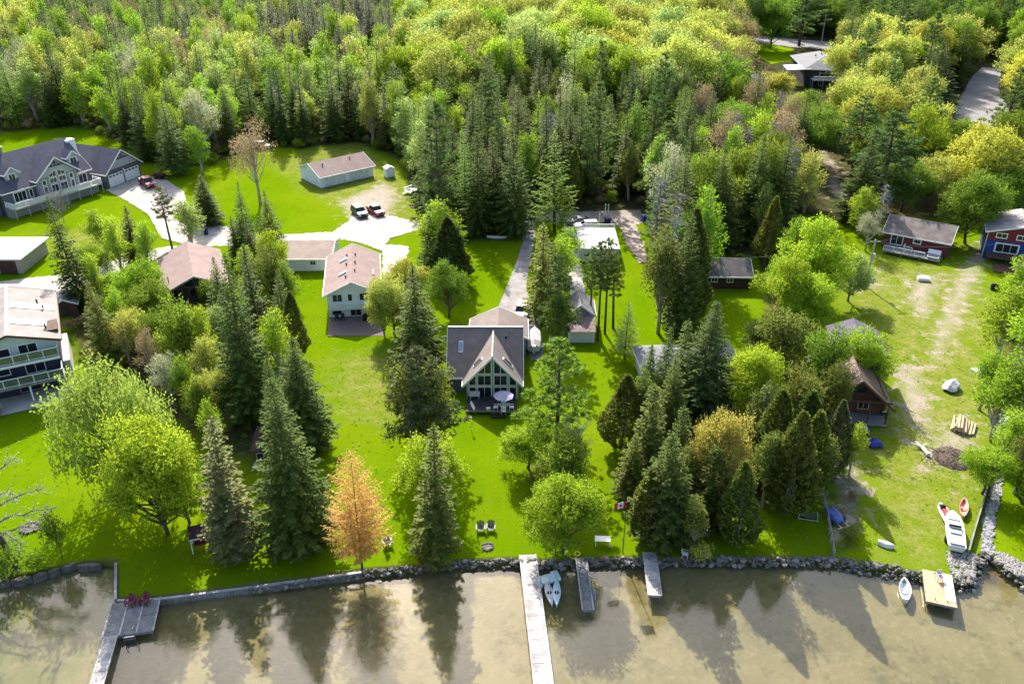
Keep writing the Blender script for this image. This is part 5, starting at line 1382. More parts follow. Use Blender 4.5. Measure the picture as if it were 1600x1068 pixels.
# garden swing under the maple, hammock frame in the grove shade
x, y = at(322, 852); t = thing('canopy_swing', 'garden swing with dark maroon canopy under the broad maple', 'swing seat', (x, y, 0), R(20))
MB().slab((-1.3, -.9, 1.7), (1.3, -.9, 1.7), (1.3, .9, 2.0), (-1.3, .9, 2.0), .06).build('canopy', mat('maroon_canvas', (.05, .022, .035), .85, (.035, .016, .025), 2), t)
fr = MB()
for s in (-1, 1): fr.bar((s * 1.2, -.8, 0), (s * 1.2, 0, 1.85), .06); fr.bar((s * 1.2, .8, 0), (s * 1.2, 0, 1.85), .06)
fr.bar((-1.3, -.9, 1.74), (1.3, -.9, 1.74), .07); fr.build('frame', M_TRIM, t); MB().box(-1, 1, -.3, .3, .45, .55).build('seat', M_MAROON, t); MB().box(-1, 1, .26, .34, .56, 1.0).build('backrest', M_MAROON, t)
x, y = at(1262, 808); t = thing('hammock', 'green sling hammock in a pale frame in the grove shade', 'hammock', (x, y, 0), R(-15))
V = []
for i in range(7):
    u_ = i / 6 - .5; V += [(u_ * 1.7, -.35, .25 + .9 * u_ * u_), (u_ * 1.7, .35, .25 + .9 * u_ * u_)]
mb = MB(); mb.add(V + [(a, b, c - .02) for a, b, c in V], [(2*i, 2*i+2, 2*i+3, 2*i+1) for i in range(6)] + [(14+2*i+1, 14+2*i+3, 14+2*i+2, 14+2*i) for i in range(6)]); mb.build('sling', mat('green_sling', (.1, .16, .07), .8), t)
fr = MB(); fr.bar((-.95, -.4, .04), (.95, -.4, .04), .06); fr.bar((-.95, .4, .04), (.95, .4, .04), .06)
for s in (-1, 1): fr.bar((s * .95, -.4, .04), (s * .85, -.36, .55), .05); fr.bar((s * .95, .4, .04), (s * .85, .36, .55), .05); fr.bar((s * .85, -.4, .55), (s * .85, .4, .55), .05)
fr.build('frame', M_SOFTGREY, t)
x, y = at(1097, 838); t = thing('grey_board', 'grey tilted table top beside the pale cedar trunks', 'table', (x, y, 0), R(5)); MB().slab((-.6, -.5, .5), (.6, -.5, .5), (.6, .5, .75), (-.6, .5, .75), .05).build('table_top', M_GREYMETAL, t)
for a in (-.5, .5): MB().box(a - .04, a + .04, -.35, -.27, 0, .48).build('leg', M_GREYMETAL, t); MB().box(a - .04, a + .04, .3, .38, 0, .66).build('leg', M_GREYMETAL, t)
# fence between grove and rough grass
f0, f1, f2 = at(1302, 872), at(1292, 812), at(1280, 762)
t = thing('plank_fence', 'low grey plank fence running down to the shore', 'fence', (f0[0], f0[1], 0))
for a, b in ((f0, f1), (f1, f2)):
    n = 4
    for k in range(n):
        p = (a[0] + (b[0] - a[0]) * k / n - f0[0], a[1] + (b[1] - a[1]) * k / n - f0[1]); q = (a[0] + (b[0] - a[0]) * (k + 1) / n - f0[0], a[1] + (b[1] - a[1]) * (k + 1) / n - f0[1])
        MB().box(p[0] - .06, p[0] + .06, p[1] - .06, p[1] + .06, 0, 1.0).build('post', M_WOODGREY, t)
        for z in (.35, .62, .9): MB().bar((p[0], p[1], z), (q[0], q[1], z), .04, .17).build('rail', M_WOODPALE, t)
# log pile, driftwood, brush heap, tent, blue tarps
x, y = at(1505, 668); lp = thing('log_pile', 'pile of pale cut logs on the rough grass', 'log pile', (x, y, 0), R(-30)); r2 = random.Random(3)
for k in range(16):
    lv_ = 0 if k < 8 else (1 if k < 13 else 2); i = k if k < 8 else (k - 8 if k < 13 else k - 13); xx = -1.15 + i * .32 + lv_ * .17
    o = MB(); l = r2.uniform(1.2, 1.7); o.tube([(xx, -l, .15 + lv_ * .26), (xx + r2.uniform(-.2, .2), l, .15 + lv_ * .26 + r2.uniform(0, .12))], [.15, .12], 8)
    o.build('log', mat('cut_log', (.5, .38, .25), .85, (.36, .27, .18), 2), lp)
x, y = at(1440, 702); t = thing('driftwood', 'bleached branching driftwood on the grass', 'driftwood', (x, y, 0), R(10))
mb = MB(); mb.tube([(0, -1.2, .15), (.1, 0, .22), (-.1, 1.1, .3)], [.24, .2, .09], 7); mb.tube([(0, .3, .2), (-.8, .9, .35)], [.14, .05], 6); mb.tube([(.1, .2, .2), (.9, .5, .4)], [.13, .04], 6); mb.build('branches', mat('bleached_wood', (.72, .68, .6), .9), t)
x, y = at(1490, 715); t = thing('brush_heap', 'heap of dark brush and dug soil on the rough grass', 'brush pile', (x, y, 0)); r2 = random.Random(8)
mb = MB()
for k in range(150):
    a = Vector((r2.gauss(0, 1.5), r2.gauss(0, .9), r2.uniform(.02, .35))); b = a + Vector((r2.uniform(-1, 1), r2.uniform(-1, 1), r2.uniform(-.1, .3))); mb.tube([a, b], [.04, .015], 4, cap=False)
mb.build('twigs', mat('dark_twigs', (.07, .05, .04), .95), t)
mb = MB(); mb.lathe([(2.2, -.02), (1.9, .12), (1.1, .26), (.3, .34)], (0, 0, 0), 12); mb.build('soil', mat('dark_soil', (.07, .052, .042), 1, (.12, .09, .07), 3, .8, 6), t)
x, y = at(1527, 596); t = thing('white_tent', 'small white canopy tent beside the airy birch', 'tent', (x, y, 0), R(15))
for a in (-.75, .75):
    for b in (-.75, .75): MB().tube([(a, b, 0), (a, b, 1.7)], .03, 6).build('leg', M_TRIM, t)
mb = MB(); mb.add([(-.85, -.85, 1.65), (.85, -.85, 1.65), (.85, .85, 1.65), (-.85, .85, 1.65), (-.3, -.3, 2.0), (.3, -.3, 2.0), (.3, .3, 2.0), (-.3, .3, 2.0), (-.85, -.85, 1.4), (.85, -.85, 1.4), (.85, .85, 1.4), (-.85, .85, 1.4)],
    [(0, 1, 5, 4), (1, 2, 6, 5), (2, 3, 7, 6), (3, 0, 4, 7), (4, 5, 6, 7), (0, 8, 9, 1), (1, 9, 10, 2), (2, 10, 11, 3), (3, 11, 8, 0)]); mb.build('canopy', mat('white_canvas', (.72, .7, .68), .8), t)
def heap(name, label, cat, x, y, w, d, hgt, m, rz=0):
    t = thing(name, label, cat, (x, y, 0), rz); mb = MB(); r2 = random.Random(int(x * 10)); V = []
    for i in range(6):
        for j in range(6):
            a, b = i / 5 - .5, j / 5 - .5; V.append((a * w, b * d, hgt * max(0, 1 - 3.2 * max(abs(a), abs(b)) ** 2.2) * r2.uniform(.75, 1.1) + .01))
    mb.add(V, [(6*i+j, 6*i+6+j, 6*i+7+j, 6*i+1+j) for i in range(5) for j in range(5)]); mb.build('tarp', m, t)
    MB().box(-w * .38, w * .38, -d * .38, d * .38, 0, hgt * .4).build('load', M_WOODDARK, t)
    return t
x, y = at(1445, 402); heap('tarp_heap', 'bright blue tarp spread over gear before the maroon cottage', 'tarp', x, y, 2.8, 1.6, .6, M_BLUE, R(-20))
x, y = at(1366, 694); heap('tarp_heap', 'blue tarp heap on the shaded grass before the log cabin', 'tarp', x, y, 1.6, 1.5, .8, M_BLUE, R(10))
x, y = at(1348, 676); t = thing('camp_table', 'blue topped camp table in front of the log cabin porch', 'table', (x, y, 0), R(-10)); MB().box(-.7, .7, -.35, .35, .7, .76).build('table_top', M_BLUE, t)
for a in (-.6, .6): MB().bar((a, -.5, 0), (a, .3, .7), .05).build('leg', M_TRIM, t); MB().bar((a, .5, 0), (a, -.3, .7), .05).build('leg', M_TRIM, t)
x, y = at(1380, 652); t = thing('barbecue', 'silver barbecue at the corner of the log cabin porch', 'barbecue', (x, y, 0), R(10)); MB().box(-.4, .4, -.25, .25, .55, .85).build('body', M_BLACK, t); MB().tube([(-.4, 0, .86), (.4, 0, .86)], .22, 10).build('hood', M_GREYMETAL, t)
for a in (-.36, .36): MB().box(a - .03, a + .03, -.2, .2, 0, .55).build('leg', M_GREYMETAL, t)
x, y = at(1442, 437); t = thing('white_crate', 'white box lying in the grass below the maroon cottage', 'box', (x, y, 0), R(-10)); MB().box(-.85, .85, -.45, .45, 0, .4).build('body', M_TRIM, t); MB().box(-.9, .9, -.5, .5, .402, .47).build('lid', M_TRIM, t)
x, y = at(1556, 452); t = thing('atv', 'dark quad bike parked by the blue house steps', 'quad bike', (x, y, 0), R(60)); MB().box(-.35, .35, -.8, .8, .4, .75).build('body', M_BLACK, t); MB().box(-.2, .2, -.1, .6, .755, .9).build('seat', M_BLACK, t); MB().tube([(-.35, -.4, 1.0), (.35, -.4, 1.0)], .025, 6).build('handlebar', M_GREYMETAL, t)
for a in (-.45, .45):
    for b in (-.55, .55): MB().tube([(a - .1, b, .28), (a + .1, b, .28)], .28, 10).build('wheel', M_RUBBER, t)
# utility pole and wires
px_, py_ = at(1352, 447)
t = thing('utility_pole', 'grey wooden utility pole with transformer on the rough lawn', 'utility pole', (px_, py_, 0))
lo, hi = 1, 20
for _ in range(30):
    mm = (lo + hi) / 2
    if proj(px_, py_, mm)[1] > 374: lo = mm
    else: hi = mm
PH = hi
MB().tube([(0, 0, -.2), (0, 0, PH)], [.16, .11], 8).build('pole', M_WOODPALE, t)
MB().lathe([(.22, PH * .6), (.24, PH * .6 + .05), (.24, PH * .6 + .75), (.1, PH * .6 + .85)], (.3, 0, 0), 10).build('transformer', M_SOFTGREY, t); MB().box(0, .3, -.04, .04, PH * .62, PH * .66).build('bracket', M_GREYMETAL, t)
MB().bar((-.8, 0, PH - .35), (.8, 0, PH - .35), .1).build('crossarm', M_WOODGREY, t)
def wire(label, a, b, sag, r=.022):
    a = Vector(a); b = Vector(b); n = 14
    pts = [a.lerp(b, i / n) - Vector((0, 0, sag * 4 * (i / n) * (1 - i / n))) for i in range(n + 1)]
    return tag(MB().tube(pts, r, 4).build('power_line', mat('wire_grey', (.3, .3, .3), .6)), label, 'cable')
cb = at3(1108, 404, 3.6); wire('thin power line from the utility pole to the brown cabin', (px_, py_, PH - .3), (cb.x, cb.y, 3.7), .8)
wire('thin power line from the utility pole to the blue house', (px_, py_, PH - .3), (bx_ + 3, by_ - 1.2, 3.2), .9)
wire('thin power line from the utility pole toward the maroon cottage', (px_, py_, PH - .3), (*at(1420, 390), 3.1), .3)
for i, (px, py, hh, lb) in enumerate(((945, 345, 3.2, 'white post beside the blue bin at the dirt track'), (936, 352, 2.2, 'shorter white post behind the white van'), (950, 340, 2.6, 'white post at the back of the dirt track'))):
    x, y = at(px, py); t = thing('marker_post', lb, 'post', (x, y, 0)); MB().box(-.07, .07, -.07, .07, 0, hh).build('shaft', M_TRIM, t); MB().box(-.1, .1, -.1, .1, hh, hh + .06).build('cap', M_TRIM, t)
x, y = at(1283, 70); t = thing('utility_pole', 'pale pole standing by the far road', 'utility pole', (x, y, 0)); MB().tube([(0, 0, 0), (0, 0, 11)], [.2, .14], 8).build('pole', M_WOODPALE, t); MB().bar((-1, 0, 10.4), (1, 0, 10.4), .12).build('crossarm', M_WOODGREY, t)
x, y = at(1566, 112); t = thing('road_sign', 'white board sign beside the side road', 'sign', (x, y, 0), R(-10)); MB().box(-1.2, 1.2, -.06, .06, 1.6, 3.2).build('board', M_TRIM, t)
for a in (-1, 1): MB().box(a - .08, a + .08, .07, .2, 0, 3.1).build('post', M_WOODGREY, t)
x, y = at(410, 650); t = thing('drying_rack', 'white clothes rack behind the shore hut', 'rack', (x, y, 0), R(20))
for a in (-.6, .6): MB().bar((a, 0, 0), (a, 0, 1.6), .05).build('leg', M_TRIM, t)
for k in range(5): MB().bar((-.7, -.5 + k * .25, 1.6), (.7, -.5 + k * .25, 1.6), .03).build('rail', M_TRIM, t)
for a in (-.6, .6): MB().bar((a, -.55, 1.58), (a, .55, 1.58), .04).build('arm', M_TRIM, t)
x, y = at(830, 352); t = thing('mailbox', 'dark mailbox on a post where the asphalt meets the track', 'mailbox', (x, y, 0)); MB().box(-.05, .05, -.05, .05, 0, 1.1).build('post', M_WOODBROWN, t); MB().box(-.2, .2, -.3, .3, 1.1, 1.45).build('box', M_BLACK, t)
x, y = at(863, 545); t = thing('garden_gate', 'small white gate post panel beside the bunkhouse', 'gate', (x, y, 0), R(10)); MB().box(-.35, .35, -.03, .03, .15, 1.9).build('panel', M_SOFTGREY, t)
for a in (-.42, .42): MB().box(a - .05, a + .05, -.05, .05, 0, 2.1).build('post', M_TRIM, t)
x, y = at(1467, 905, .3); patio_chair('folding chair facing the lake on the wooden float', x, y, R(0), M_SOFTGREY, None, .255)
x, y = at(763, 668); t = thing('bird_feeder', 'white bird feeder pole on the lawn below the deck', 'bird feeder', (x - 2.0, y - .2, 0)); MB().tube([(0, 0, 0), (0, 0, 1.5)], .025, 6).build('pole', M_TRIM, t); MB().lathe([(.14, 1.4), (.16, 1.6), (.02, 1.75)], (0, 0, 0), 8).build('feeder', M_TRIM, t)
# ================================================================== TREES
def foliage(name, col, trans=.35, hue=.025, val=.28, rough=.6):
    m = bpy.data.materials.new(name); m.use_nodes = True
    nt = m.node_tree; N = nt.nodes; L = nt.links; N.clear()
    out = N.new('ShaderNodeOutputMaterial')
    geo = N.new('ShaderNodeNewGeometry'); oi = N.new('ShaderNodeObjectInfo')
    hs = N.new('ShaderNodeHueSaturation'); hs.inputs['Color'].default_value = (*col, 1)
    h1 = N.new('ShaderNodeMapRange'); h1.inputs[3].default_value = .5 - hue; h1.inputs[4].default_value = .5 + hue * .25
    L.new(oi.outputs['Random'], h1.inputs[0])
    h2 = N.new('ShaderNodeMath'); h2.operation = 'MULTIPLY_ADD'; h2.inputs[1].default_value = .03
    L.new(geo.outputs['Random Per Island'], h2.inputs[0]); L.new(h1.outputs[0], h2.inputs[2])
    h3 = N.new('ShaderNodeMath'); h3.operation = 'SUBTRACT'; h3.inputs[1].default_value = .015; L.new(h2.outputs[0], h3.inputs[0])
    L.new(h3.outputs[0], hs.inputs['Hue'])
    v1 = N.new('ShaderNodeMapRange'); v1.inputs[3].default_value = 1 - val; v1.inputs[4].default_value = 1 + val; L.new(geo.outputs['Random Per Island'], v1.inputs[0])
    wn_ = N.new('ShaderNodeTexWhiteNoise'); wn_.noise_dimensions = '1D'; L.new(oi.outputs['Random'], wn_.inputs['W'])
    v2 = N.new('ShaderNodeMapRange'); v2.inputs[3].default_value = .78; v2.inputs[4].default_value = 1.2; L.new(wn_.outputs['Value'], v2.inputs[0])
    vm = N.new('ShaderNodeMath'); vm.operation = 'MULTIPLY'; L.new(v1.outputs[0], vm.inputs[0]); L.new(v2.outputs[0], vm.inputs[1])
    L.new(vm.outputs[0], hs.inputs['Value'])
    df = N.new('ShaderNodeBsdfPrincipled'); df.inputs['Roughness'].default_value = rough; df.inputs['Specular IOR Level'].default_value = .04
    tl = N.new('ShaderNodeBsdfTranslucent')
    L.new(hs.outputs[0], df.inputs['Base Color'])
    L.new(hs.outputs[0], tl.inputs['Color'])
    mx = N.new('ShaderNodeMixShader'); mx.inputs[0].default_value = trans
    L.new(df.outputs[0], mx.inputs[1]); L.new(tl.outputs[0], mx.inputs[2]); L.new(mx.outputs[0], out.inputs[0])
    return m
FOL = {
    'spruce': foliage('spruce_needles', (.105, .155, .033), .35),
    'bluespruce': foliage('blue_spruce_needles', (.118, .17, .048), .32),
    'greyspruce': foliage('grey_spruce_needles', (.125, .148, .06), .3),
    'cedar': foliage('cedar_sprays', (.17, .215, .04), .38),
    'larch': foliage('larch_needles', (.22, .36, .05), .48),
    'tamarack': foliage('orange_tamarack_needles', (.57, .38, .12), .5, .006),
    'pine': foliage('pine_needles', (.135, .225, .06), .36),
    'bright': foliage('bright_green_leaves', (.29, .45, .03), .5),
    'green': foliage('mid_green_leaves', (.18, .29, .03), .45),
    'yellowgreen': foliage('yellow_green_leaves', (.45, .50, .095), .5, .012),
    'pale': foliage('pale_green_leaves', (.37, .48, .13), .5, .012),
    'yellow': foliage('yellow_leaves', (.50, .51, .07), .5, .01),
    'amber': foliage('amber_leaves', (.46, .41, .085), .45, .01),
    'bud': foliage('pinkish_brown_buds', (.36, .28, .14), .4, .012),
    'white': foliage('whitish_blossom_buds', (.42, .44, .25), .4, .012),
    'willow': foliage('willow_leaves', (.37, .49, .085), .5, .004),
    'dead': mat('dead_grey_branches', (.27, .255, .24), .9, (.19, .18, .17), 3),
    'deadolive': foliage('thin_olive_needles', (.185, .2, .075), .35),
}
M_BARK = mat('brown_bark', (.11, .085, .065), .95, (.07, .055, .042), 3, .5, 12)
M_BIRCH = mat('pale_grey_bark', (.4, .37, .33), .9, (.26, .24, .215), 3, .4, 10)

def nrm(a): return a / (np.linalg.norm(a, axis=-1, keepdims=True) + 1e-9)
class Leaves:
    def __init__(s): s.C = []; s.D = []; s.S = []; s.L = []; s.W = []
    def add(s, C, D, S, L, W):
        n = len(C)
        s.C.append(C); s.D.append(nrm(D)); s.S.append(nrm(S)); s.L.append(np.broadcast_to(L, (n,))); s.W.append(np.broadcast_to(W, (n,)))
    def arrays(s):
        C = np.concatenate(s.C); D = np.concatenate(s.D); S = np.concatenate(s.S); L = np.concatenate(s.L)[:, None]; W = np.concatenate(s.W)[:, None]
        S = nrm(S - D * np.sum(S * D, -1, keepdims=True))
        up = np.cross(D, S)
        V = np.stack([C - D * L * .5, C + S * W * .5 + up * W * .12 + D * L * .06, C + D * L * .5, C - S * W * .5 + up * W * .12 + D * L * .06], 1).reshape(-1, 3)
        return V
def quads_mesh(name, V):
    n = len(V) // 4
    me = bpy.data.meshes.new(name)
    me.vertices.add(len(V)); me.vertices.foreach_set('co', V.astype(np.float32).ravel())
    me.loops.add(4 * n); me.loops.foreach_set('vertex_index', np.arange(4 * n, dtype=np.int32))
    me.polygons.add(n); me.polygons.foreach_set('loop_start', np.arange(0, 4 * n, 4, dtype=np.int32))
    me.update(calc_edges=True)
    me.materials.append(None)
    return me

def gen_spruce(seed, h=16., r=3.0, step=.40, nb=7, droop=.3, base=.05, tw=.30, tl=.62, gap=0., upcurl=.1, twigs=1.0, power=.85):
    g = np.random.default_rng(seed); lv = Leaves(); tl0, tw0 = tl, tw
    zs = np.arange(base * h, h * .985, step)
    for z in zs:
        t = (z / h - base) / (1 - base)
        k = max(4, int(nb * (1 - .45 * t) + g.integers(0, 3)))
        az = g.uniform(0, 6.283) + np.arange(k) * 6.283 / k + g.normal(0, .22, k)
        if gap: keep = g.random(k) > gap; az = az[keep]
        for a in az:
            Lb = (r * (1 - t) ** power * (g.uniform(.68, 1.12)) * min(1, .55 + t * 4) + .18)
            tl = tl0 * (.42 + .58 * min(1, 1.5 * (1 - t))); tw = tw0 * (.5 + .5 * min(1, 1.5 * (1 - t)))
            n = max(2, int(Lb / .30)); s = (np.arange(n) + .6) / n
            s = s[s > .12 if Lb > 1 else s > 0]
            sl = -droop * (1 - t) + .28 * t + g.normal(0, .08)
            o = np.array([math.cos(a), math.sin(a), 0]); sd = np.array([-math.sin(a), math.cos(a), 0])
            zz = sl * s * Lb + upcurl * Lb * s ** 2.5
            P = o[None] * (s * Lb)[:, None]; P[:, 2] = z + zz
            m = len(s)
            D = np.broadcast_to(o + np.array([0, 0, sl + .05]), (m, 3)) + g.normal(0, .12, (m, 3))
            lv.add(P + g.normal(0, .04, (m, 3)), D, np.broadcast_to(sd, (m, 3)) + g.normal(0, .3, (m, 3)), g.uniform(.7, 1.15, m) * tl, tw * g.uniform(.7, 1.2, m))
            for sg in (-1, 1):
                wl = tl * (1.15 - .55 * s) * g.uniform(.7, 1.25, m) * twigs
                D = o[None] * .7 + sd[None] * sg * .85 + np.array([0, 0, -.22])[None] + g.normal(0, .16, (m, 3))
                Dn = nrm(D)
                lv.add(P + Dn * (wl * .5)[:, None], D, np.cross(D, [0, 0, 1]) + g.normal(0, .35, (m, 3)), wl * 1.1, tw * g.uniform(.65, 1.1, m))
    m = 10
    lv.add(np.stack([g.normal(0, .05, m), g.normal(0, .05, m), h - np.linspace(0, 1.1, m)], -1), np.tile([0, 0, 1.], (m, 1)) + g.normal(0, .2, (m, 3)), g.normal(0, 1, (m, 3)), .5, .16)
    tr = MB(); tr.tube([(0, 0, -.1), (0, 0, h * .5), (0, 0, h * .99)], [h * .009 + .02, h * .006 + .01, .01], 6)
    return lv.arrays(), tr

def gen_cedar(seed, h=9., r=1.9, n=3600, base=.06, lump=.22):
    g = np.random.default_rng(seed); lv = Leaves()
    t = g.beta(1.1, 1.35, n); a = g.uniform(0, 6.283, n)
    prof = np.minimum(1, ((1 - t) / .75)) ** .75 * np.minimum(1, .45 + t * 3.2)
    lum = 1 + lump * np.sin(a * 3 + t * 9 + seed) * np.sin(t * 17 + a * 2 + seed * 2)
    rr = r * prof * lum * (1 - .35 * g.random(n) ** 2.2)
    C = np.stack([rr * np.cos(a), rr * np.sin(a), h * (base + (1 - base) * t)], -1)
    out = np.stack([np.cos(a), np.sin(a), np.zeros(n)], -1)
    D = out * .65 + np.array([0, 0, .75]) + g.normal(0, .3, (n, 3))
    lv.add(C, D, np.cross(out, [0, 0, 1]) + g.normal(0, .5, (n, 3)), g.uniform(.32, .62, n), g.uniform(.18, .32, n))
    tr = MB(); tr.tube([(0, 0, -.1), (0, 0, h * .6), (0, 0, h * .97)], [h * .014 + .03, h * .008, .012], 6)
    for k in range(2): tr.tube([(0, 0, 0), (.25 * math.cos(seed + k * 2.5), .25 * math.sin(seed + k * 2.5), h * .2), (.1, .1, h * .6)], [.09, .07, .03], 5)
    return lv.arrays(), tr

def gen_broad(seed, h=12., r=4.4, trunk=.2, nclump=34, nleaf=190, leaf=.36, squash=1.0, narrow=False, cl=(1.0, 1.75), sparse=1.0, limbs=True):
    g = np.random.default_rng(seed); lv = Leaves(); tr = MB()
    zc = h * (trunk + (1 - trunk) * (.5 if narrow else .46)); rz = h * (1 - trunk) * .5
    cen = []
    while len(cen) < nclump:
        v = g.normal(0, 1, 3); v /= np.linalg.norm(v)
        q = g.random() ** .45
        if narrow: pr = 1 - .55 * max(0, v[2] * q)
        else: pr = 1
        if v[2] < -.85: continue
        c = np.array([v[0] * q * (r - .9) * pr, v[1] * q * (r - .9) * pr, zc + v[2] * q * (rz - .9)])
        if v[2] < 0 and not narrow: c[0] *= 1 - .4 * v[2]; c[1] *= 1 - .4 * v[2]
        if v[2] < 0 and not narrow: c[2] = zc + v[2] * q * (rz - .9) * .85
        if any(np.linalg.norm(c - d) < cl[0] * .75 for d, _ in cen) and g.random() < .8: continue
        cen.append((c, g.uniform(*cl)))
    for c, cr in cen:
        n = int(nleaf * (cr / 1.35) ** 2 * sparse * g.uniform(.75, 1.15))
        v = nrm(g.normal(0, 1, (n, 3))); v[:, 2] = v[:, 2] * .85 + .12
        rad = cr * (1 - .5 * g.random(n) ** 1.8) * (1 + .25 * np.sin(v[:, 0] * 7 + c[0] * 3) * np.sin(v[:, 1] * 6 + c[1]))
        P = c + v * rad[:, None] * np.array([1, 1, .78])
        nor = v * .7 + np.array([0, 0, .35]) + g.normal(0, .55, (n, 3))
        D = np.cross(nor, g.normal(0, 1, (n, 3)))
        lv.add(P, D, np.cross(nor, D), leaf * g.uniform(.7, 1.35, n), leaf * .72 * g.uniform(.7, 1.2, n))
    n = int(nclump * 14)
    ids = g.integers(0, len(cen), n); cc = np.array([cen[i][0] for i in ids]); rr0 = np.array([cen[i][1] for i in ids])
    v = nrm(g.normal(0, 1, (n, 3)) + nrm(cc - np.array([0, 0, zc - rz * .4])) * 1.1)
    for s_ in range(4):
        P = cc + v * (rr0 * (.85 + .14 * s_))[:, None] + g.normal(0, .07, (n, 3))
        D = v + g.normal(0, .6, (n, 3)); lv.add(P, D, g.normal(0, 1, (n, 3)), leaf * g.uniform(.6, 1.1, n), leaf * .6)
    top = h * (trunk + .35)
    bend = g.normal(0, .25, 2)
    tr.tube([(0, 0, -.1), (bend[0] * .5, bend[1] * .5, h * trunk), (bend[0], bend[1], top), (bend[0] * .6, bend[1] * .6, h * .9)], [h * .017 + .04, h * .013 + .03, h * .008 + .02, .02], 7)
    if limbs:
        for c, cr in cen:
            z0 = min(max(h * trunk * .9, c[2] - g.uniform(1.5, 4.0)), top)
            s = np.array([bend[0] * .7, bend[1] * .7, z0]); mid = s * .45 + c * .55 + np.array([0, 0, -.2]); rr_ = .05 + .012 * np.linalg.norm(c[:2])
            tr.tube([s, mid, c, c + (c - mid) * .5], [rr_, rr_ * .7, rr_ * .45, .012], 4, cap=False)
    return lv.arrays(), tr

def gen_pine(seed, h=16., r=3.8, base=.2, levels=17, tuft=16):
    g = np.random.default_rng(seed); lv = Leaves(); tr = MB()
    tr.tube([(0, 0, -.1), (.15, 0, h * .5), (0, .1, h * .98)], [h * .013 + .04, h * .009 + .03, .02], 7)
    for i in range(levels):
        t = min(1.0, max(0.0, (i + g.uniform(-.2, .2)) / (levels - 1))); z = h * (base + (1 - base) * .96 * t)
        for a in g.uniform(0, 6.283) + np.arange(5) * 1.2566 + g.normal(0, .3, 5):
            if g.random() < .12: continue
            Lb = r * (1 - t) ** .65 * g.uniform(.55, 1.12) * min(1, .6 + t * 2) + .35
            sl = g.uniform(-.05, .25) + .45 * t
            o = np.array([math.cos(a), math.sin(a), sl]); e = o * Lb + [0, 0, z]
            tr.tube([(0, 0, z), tuple(e)], [.05, .015], 4, cap=False)
            for k in range(max(2, int(Lb * 2.6))):
                s = g.uniform(.32, 1.05); sd = np.array([-math.sin(a), math.cos(a), 0])
                c = np.array([0, 0, z]) + o * Lb * s + sd * g.normal(0, .30 * Lb * .5) + np.array([0, 0, g.normal(.08, .08)])
                D = g.normal(0, 1, (tuft, 3)) * np.array([1, 1, .55]) + o * .5 + np.array([0, 0, .35])
                Dn = nrm(D)
                lv.add(c + Dn * .22, D, g.normal(0, 1, (tuft, 3)), g.uniform(.38, .62, tuft), .13)
    m = 14
    lv.add(np.stack([g.normal(0, .12, m), g.normal(0, .12, m), h - np.linspace(0, 1.2, m)], -1), np.tile([0, 0, 1.], (m, 1)) + g.normal(0, .5, (m, 3)), g.normal(0, 1, (m, 3)), .5, .13)
    return lv.arrays(), tr

def gen_dead(seed, h=14., r=2.6, conifer=True):
    g = np.random.default_rng(seed); br = MB(); tr = MB()
    tr.tube([(0, 0, -.1), (g.normal(0, .2), 0, h * .5), (0, g.normal(0, .3), h)], [h * .012 + .03, h * .008 + .02, .02], 6)
    for i in range(90):
        t = g.uniform(.22, .97); z = h * t; a = g.uniform(0, 6.283)
        Lb = r * ((1 - t) ** .6 if conifer else (1 - t) ** .3 + .2) * g.uniform(.5, 1.15) + .3
        sl = g.uniform(-.35, .1) if conifer else g.uniform(.5, 1.2)
        e = Vector((math.cos(a) * Lb, math.sin(a) * Lb, z + sl * Lb)); s = Vector((0, 0, z)); mid = (s + e) / 2 + Vector((0, 0, .1 * Lb))
        br.tube([s, mid, e], [.055, .038, .014], 3, cap=False)
        for k in range(5):
            u = g.uniform(.35, 1); p = s.lerp(e, u); q = p + Vector((g.normal(0, .45), g.normal(0, .45), g.uniform(-.3, .3) if conifer else g.uniform(0, .6)))
            br.tube([p, q], [.026, .01], 3, cap=False)
    return br, tr

def gen_willow(seed, h=12., r=6.4):
    V, tr = gen_broad(seed, h, r, .2, 46, 110, .34, cl=(1.1, 1.8))
    g = np.random.default_rng(seed + 5); lv = Leaves()
    for k in range(420):
        a = g.uniform(0, 6.283); q = g.uniform(.35, 1.0); x, y = math.cos(a) * r * q, math.sin(a) * r * q
        z0 = h * (.25 + .72 * math.sqrt(max(0, 1 - q * q * .85))) * g.uniform(.85, 1); n = int(g.uniform(5, 15))
        zz = z0 - np.arange(n) * .26; zz = zz[zz > .5]; n = len(zz)
        if n < 2: continue
        C = np.stack([x + g.normal(0, .07, n) + np.arange(n) * .015 * math.cos(a), y + g.normal(0, .07, n), zz], -1)
        lv.add(C, np.tile([0, 0, -1.], (n, 1)) + g.normal(0, .35, (n, 3)), g.normal(0, 1, (n, 3)), g.uniform(.3, .5, n), .15)
    return np.concatenate([V, lv.arrays()]), tr

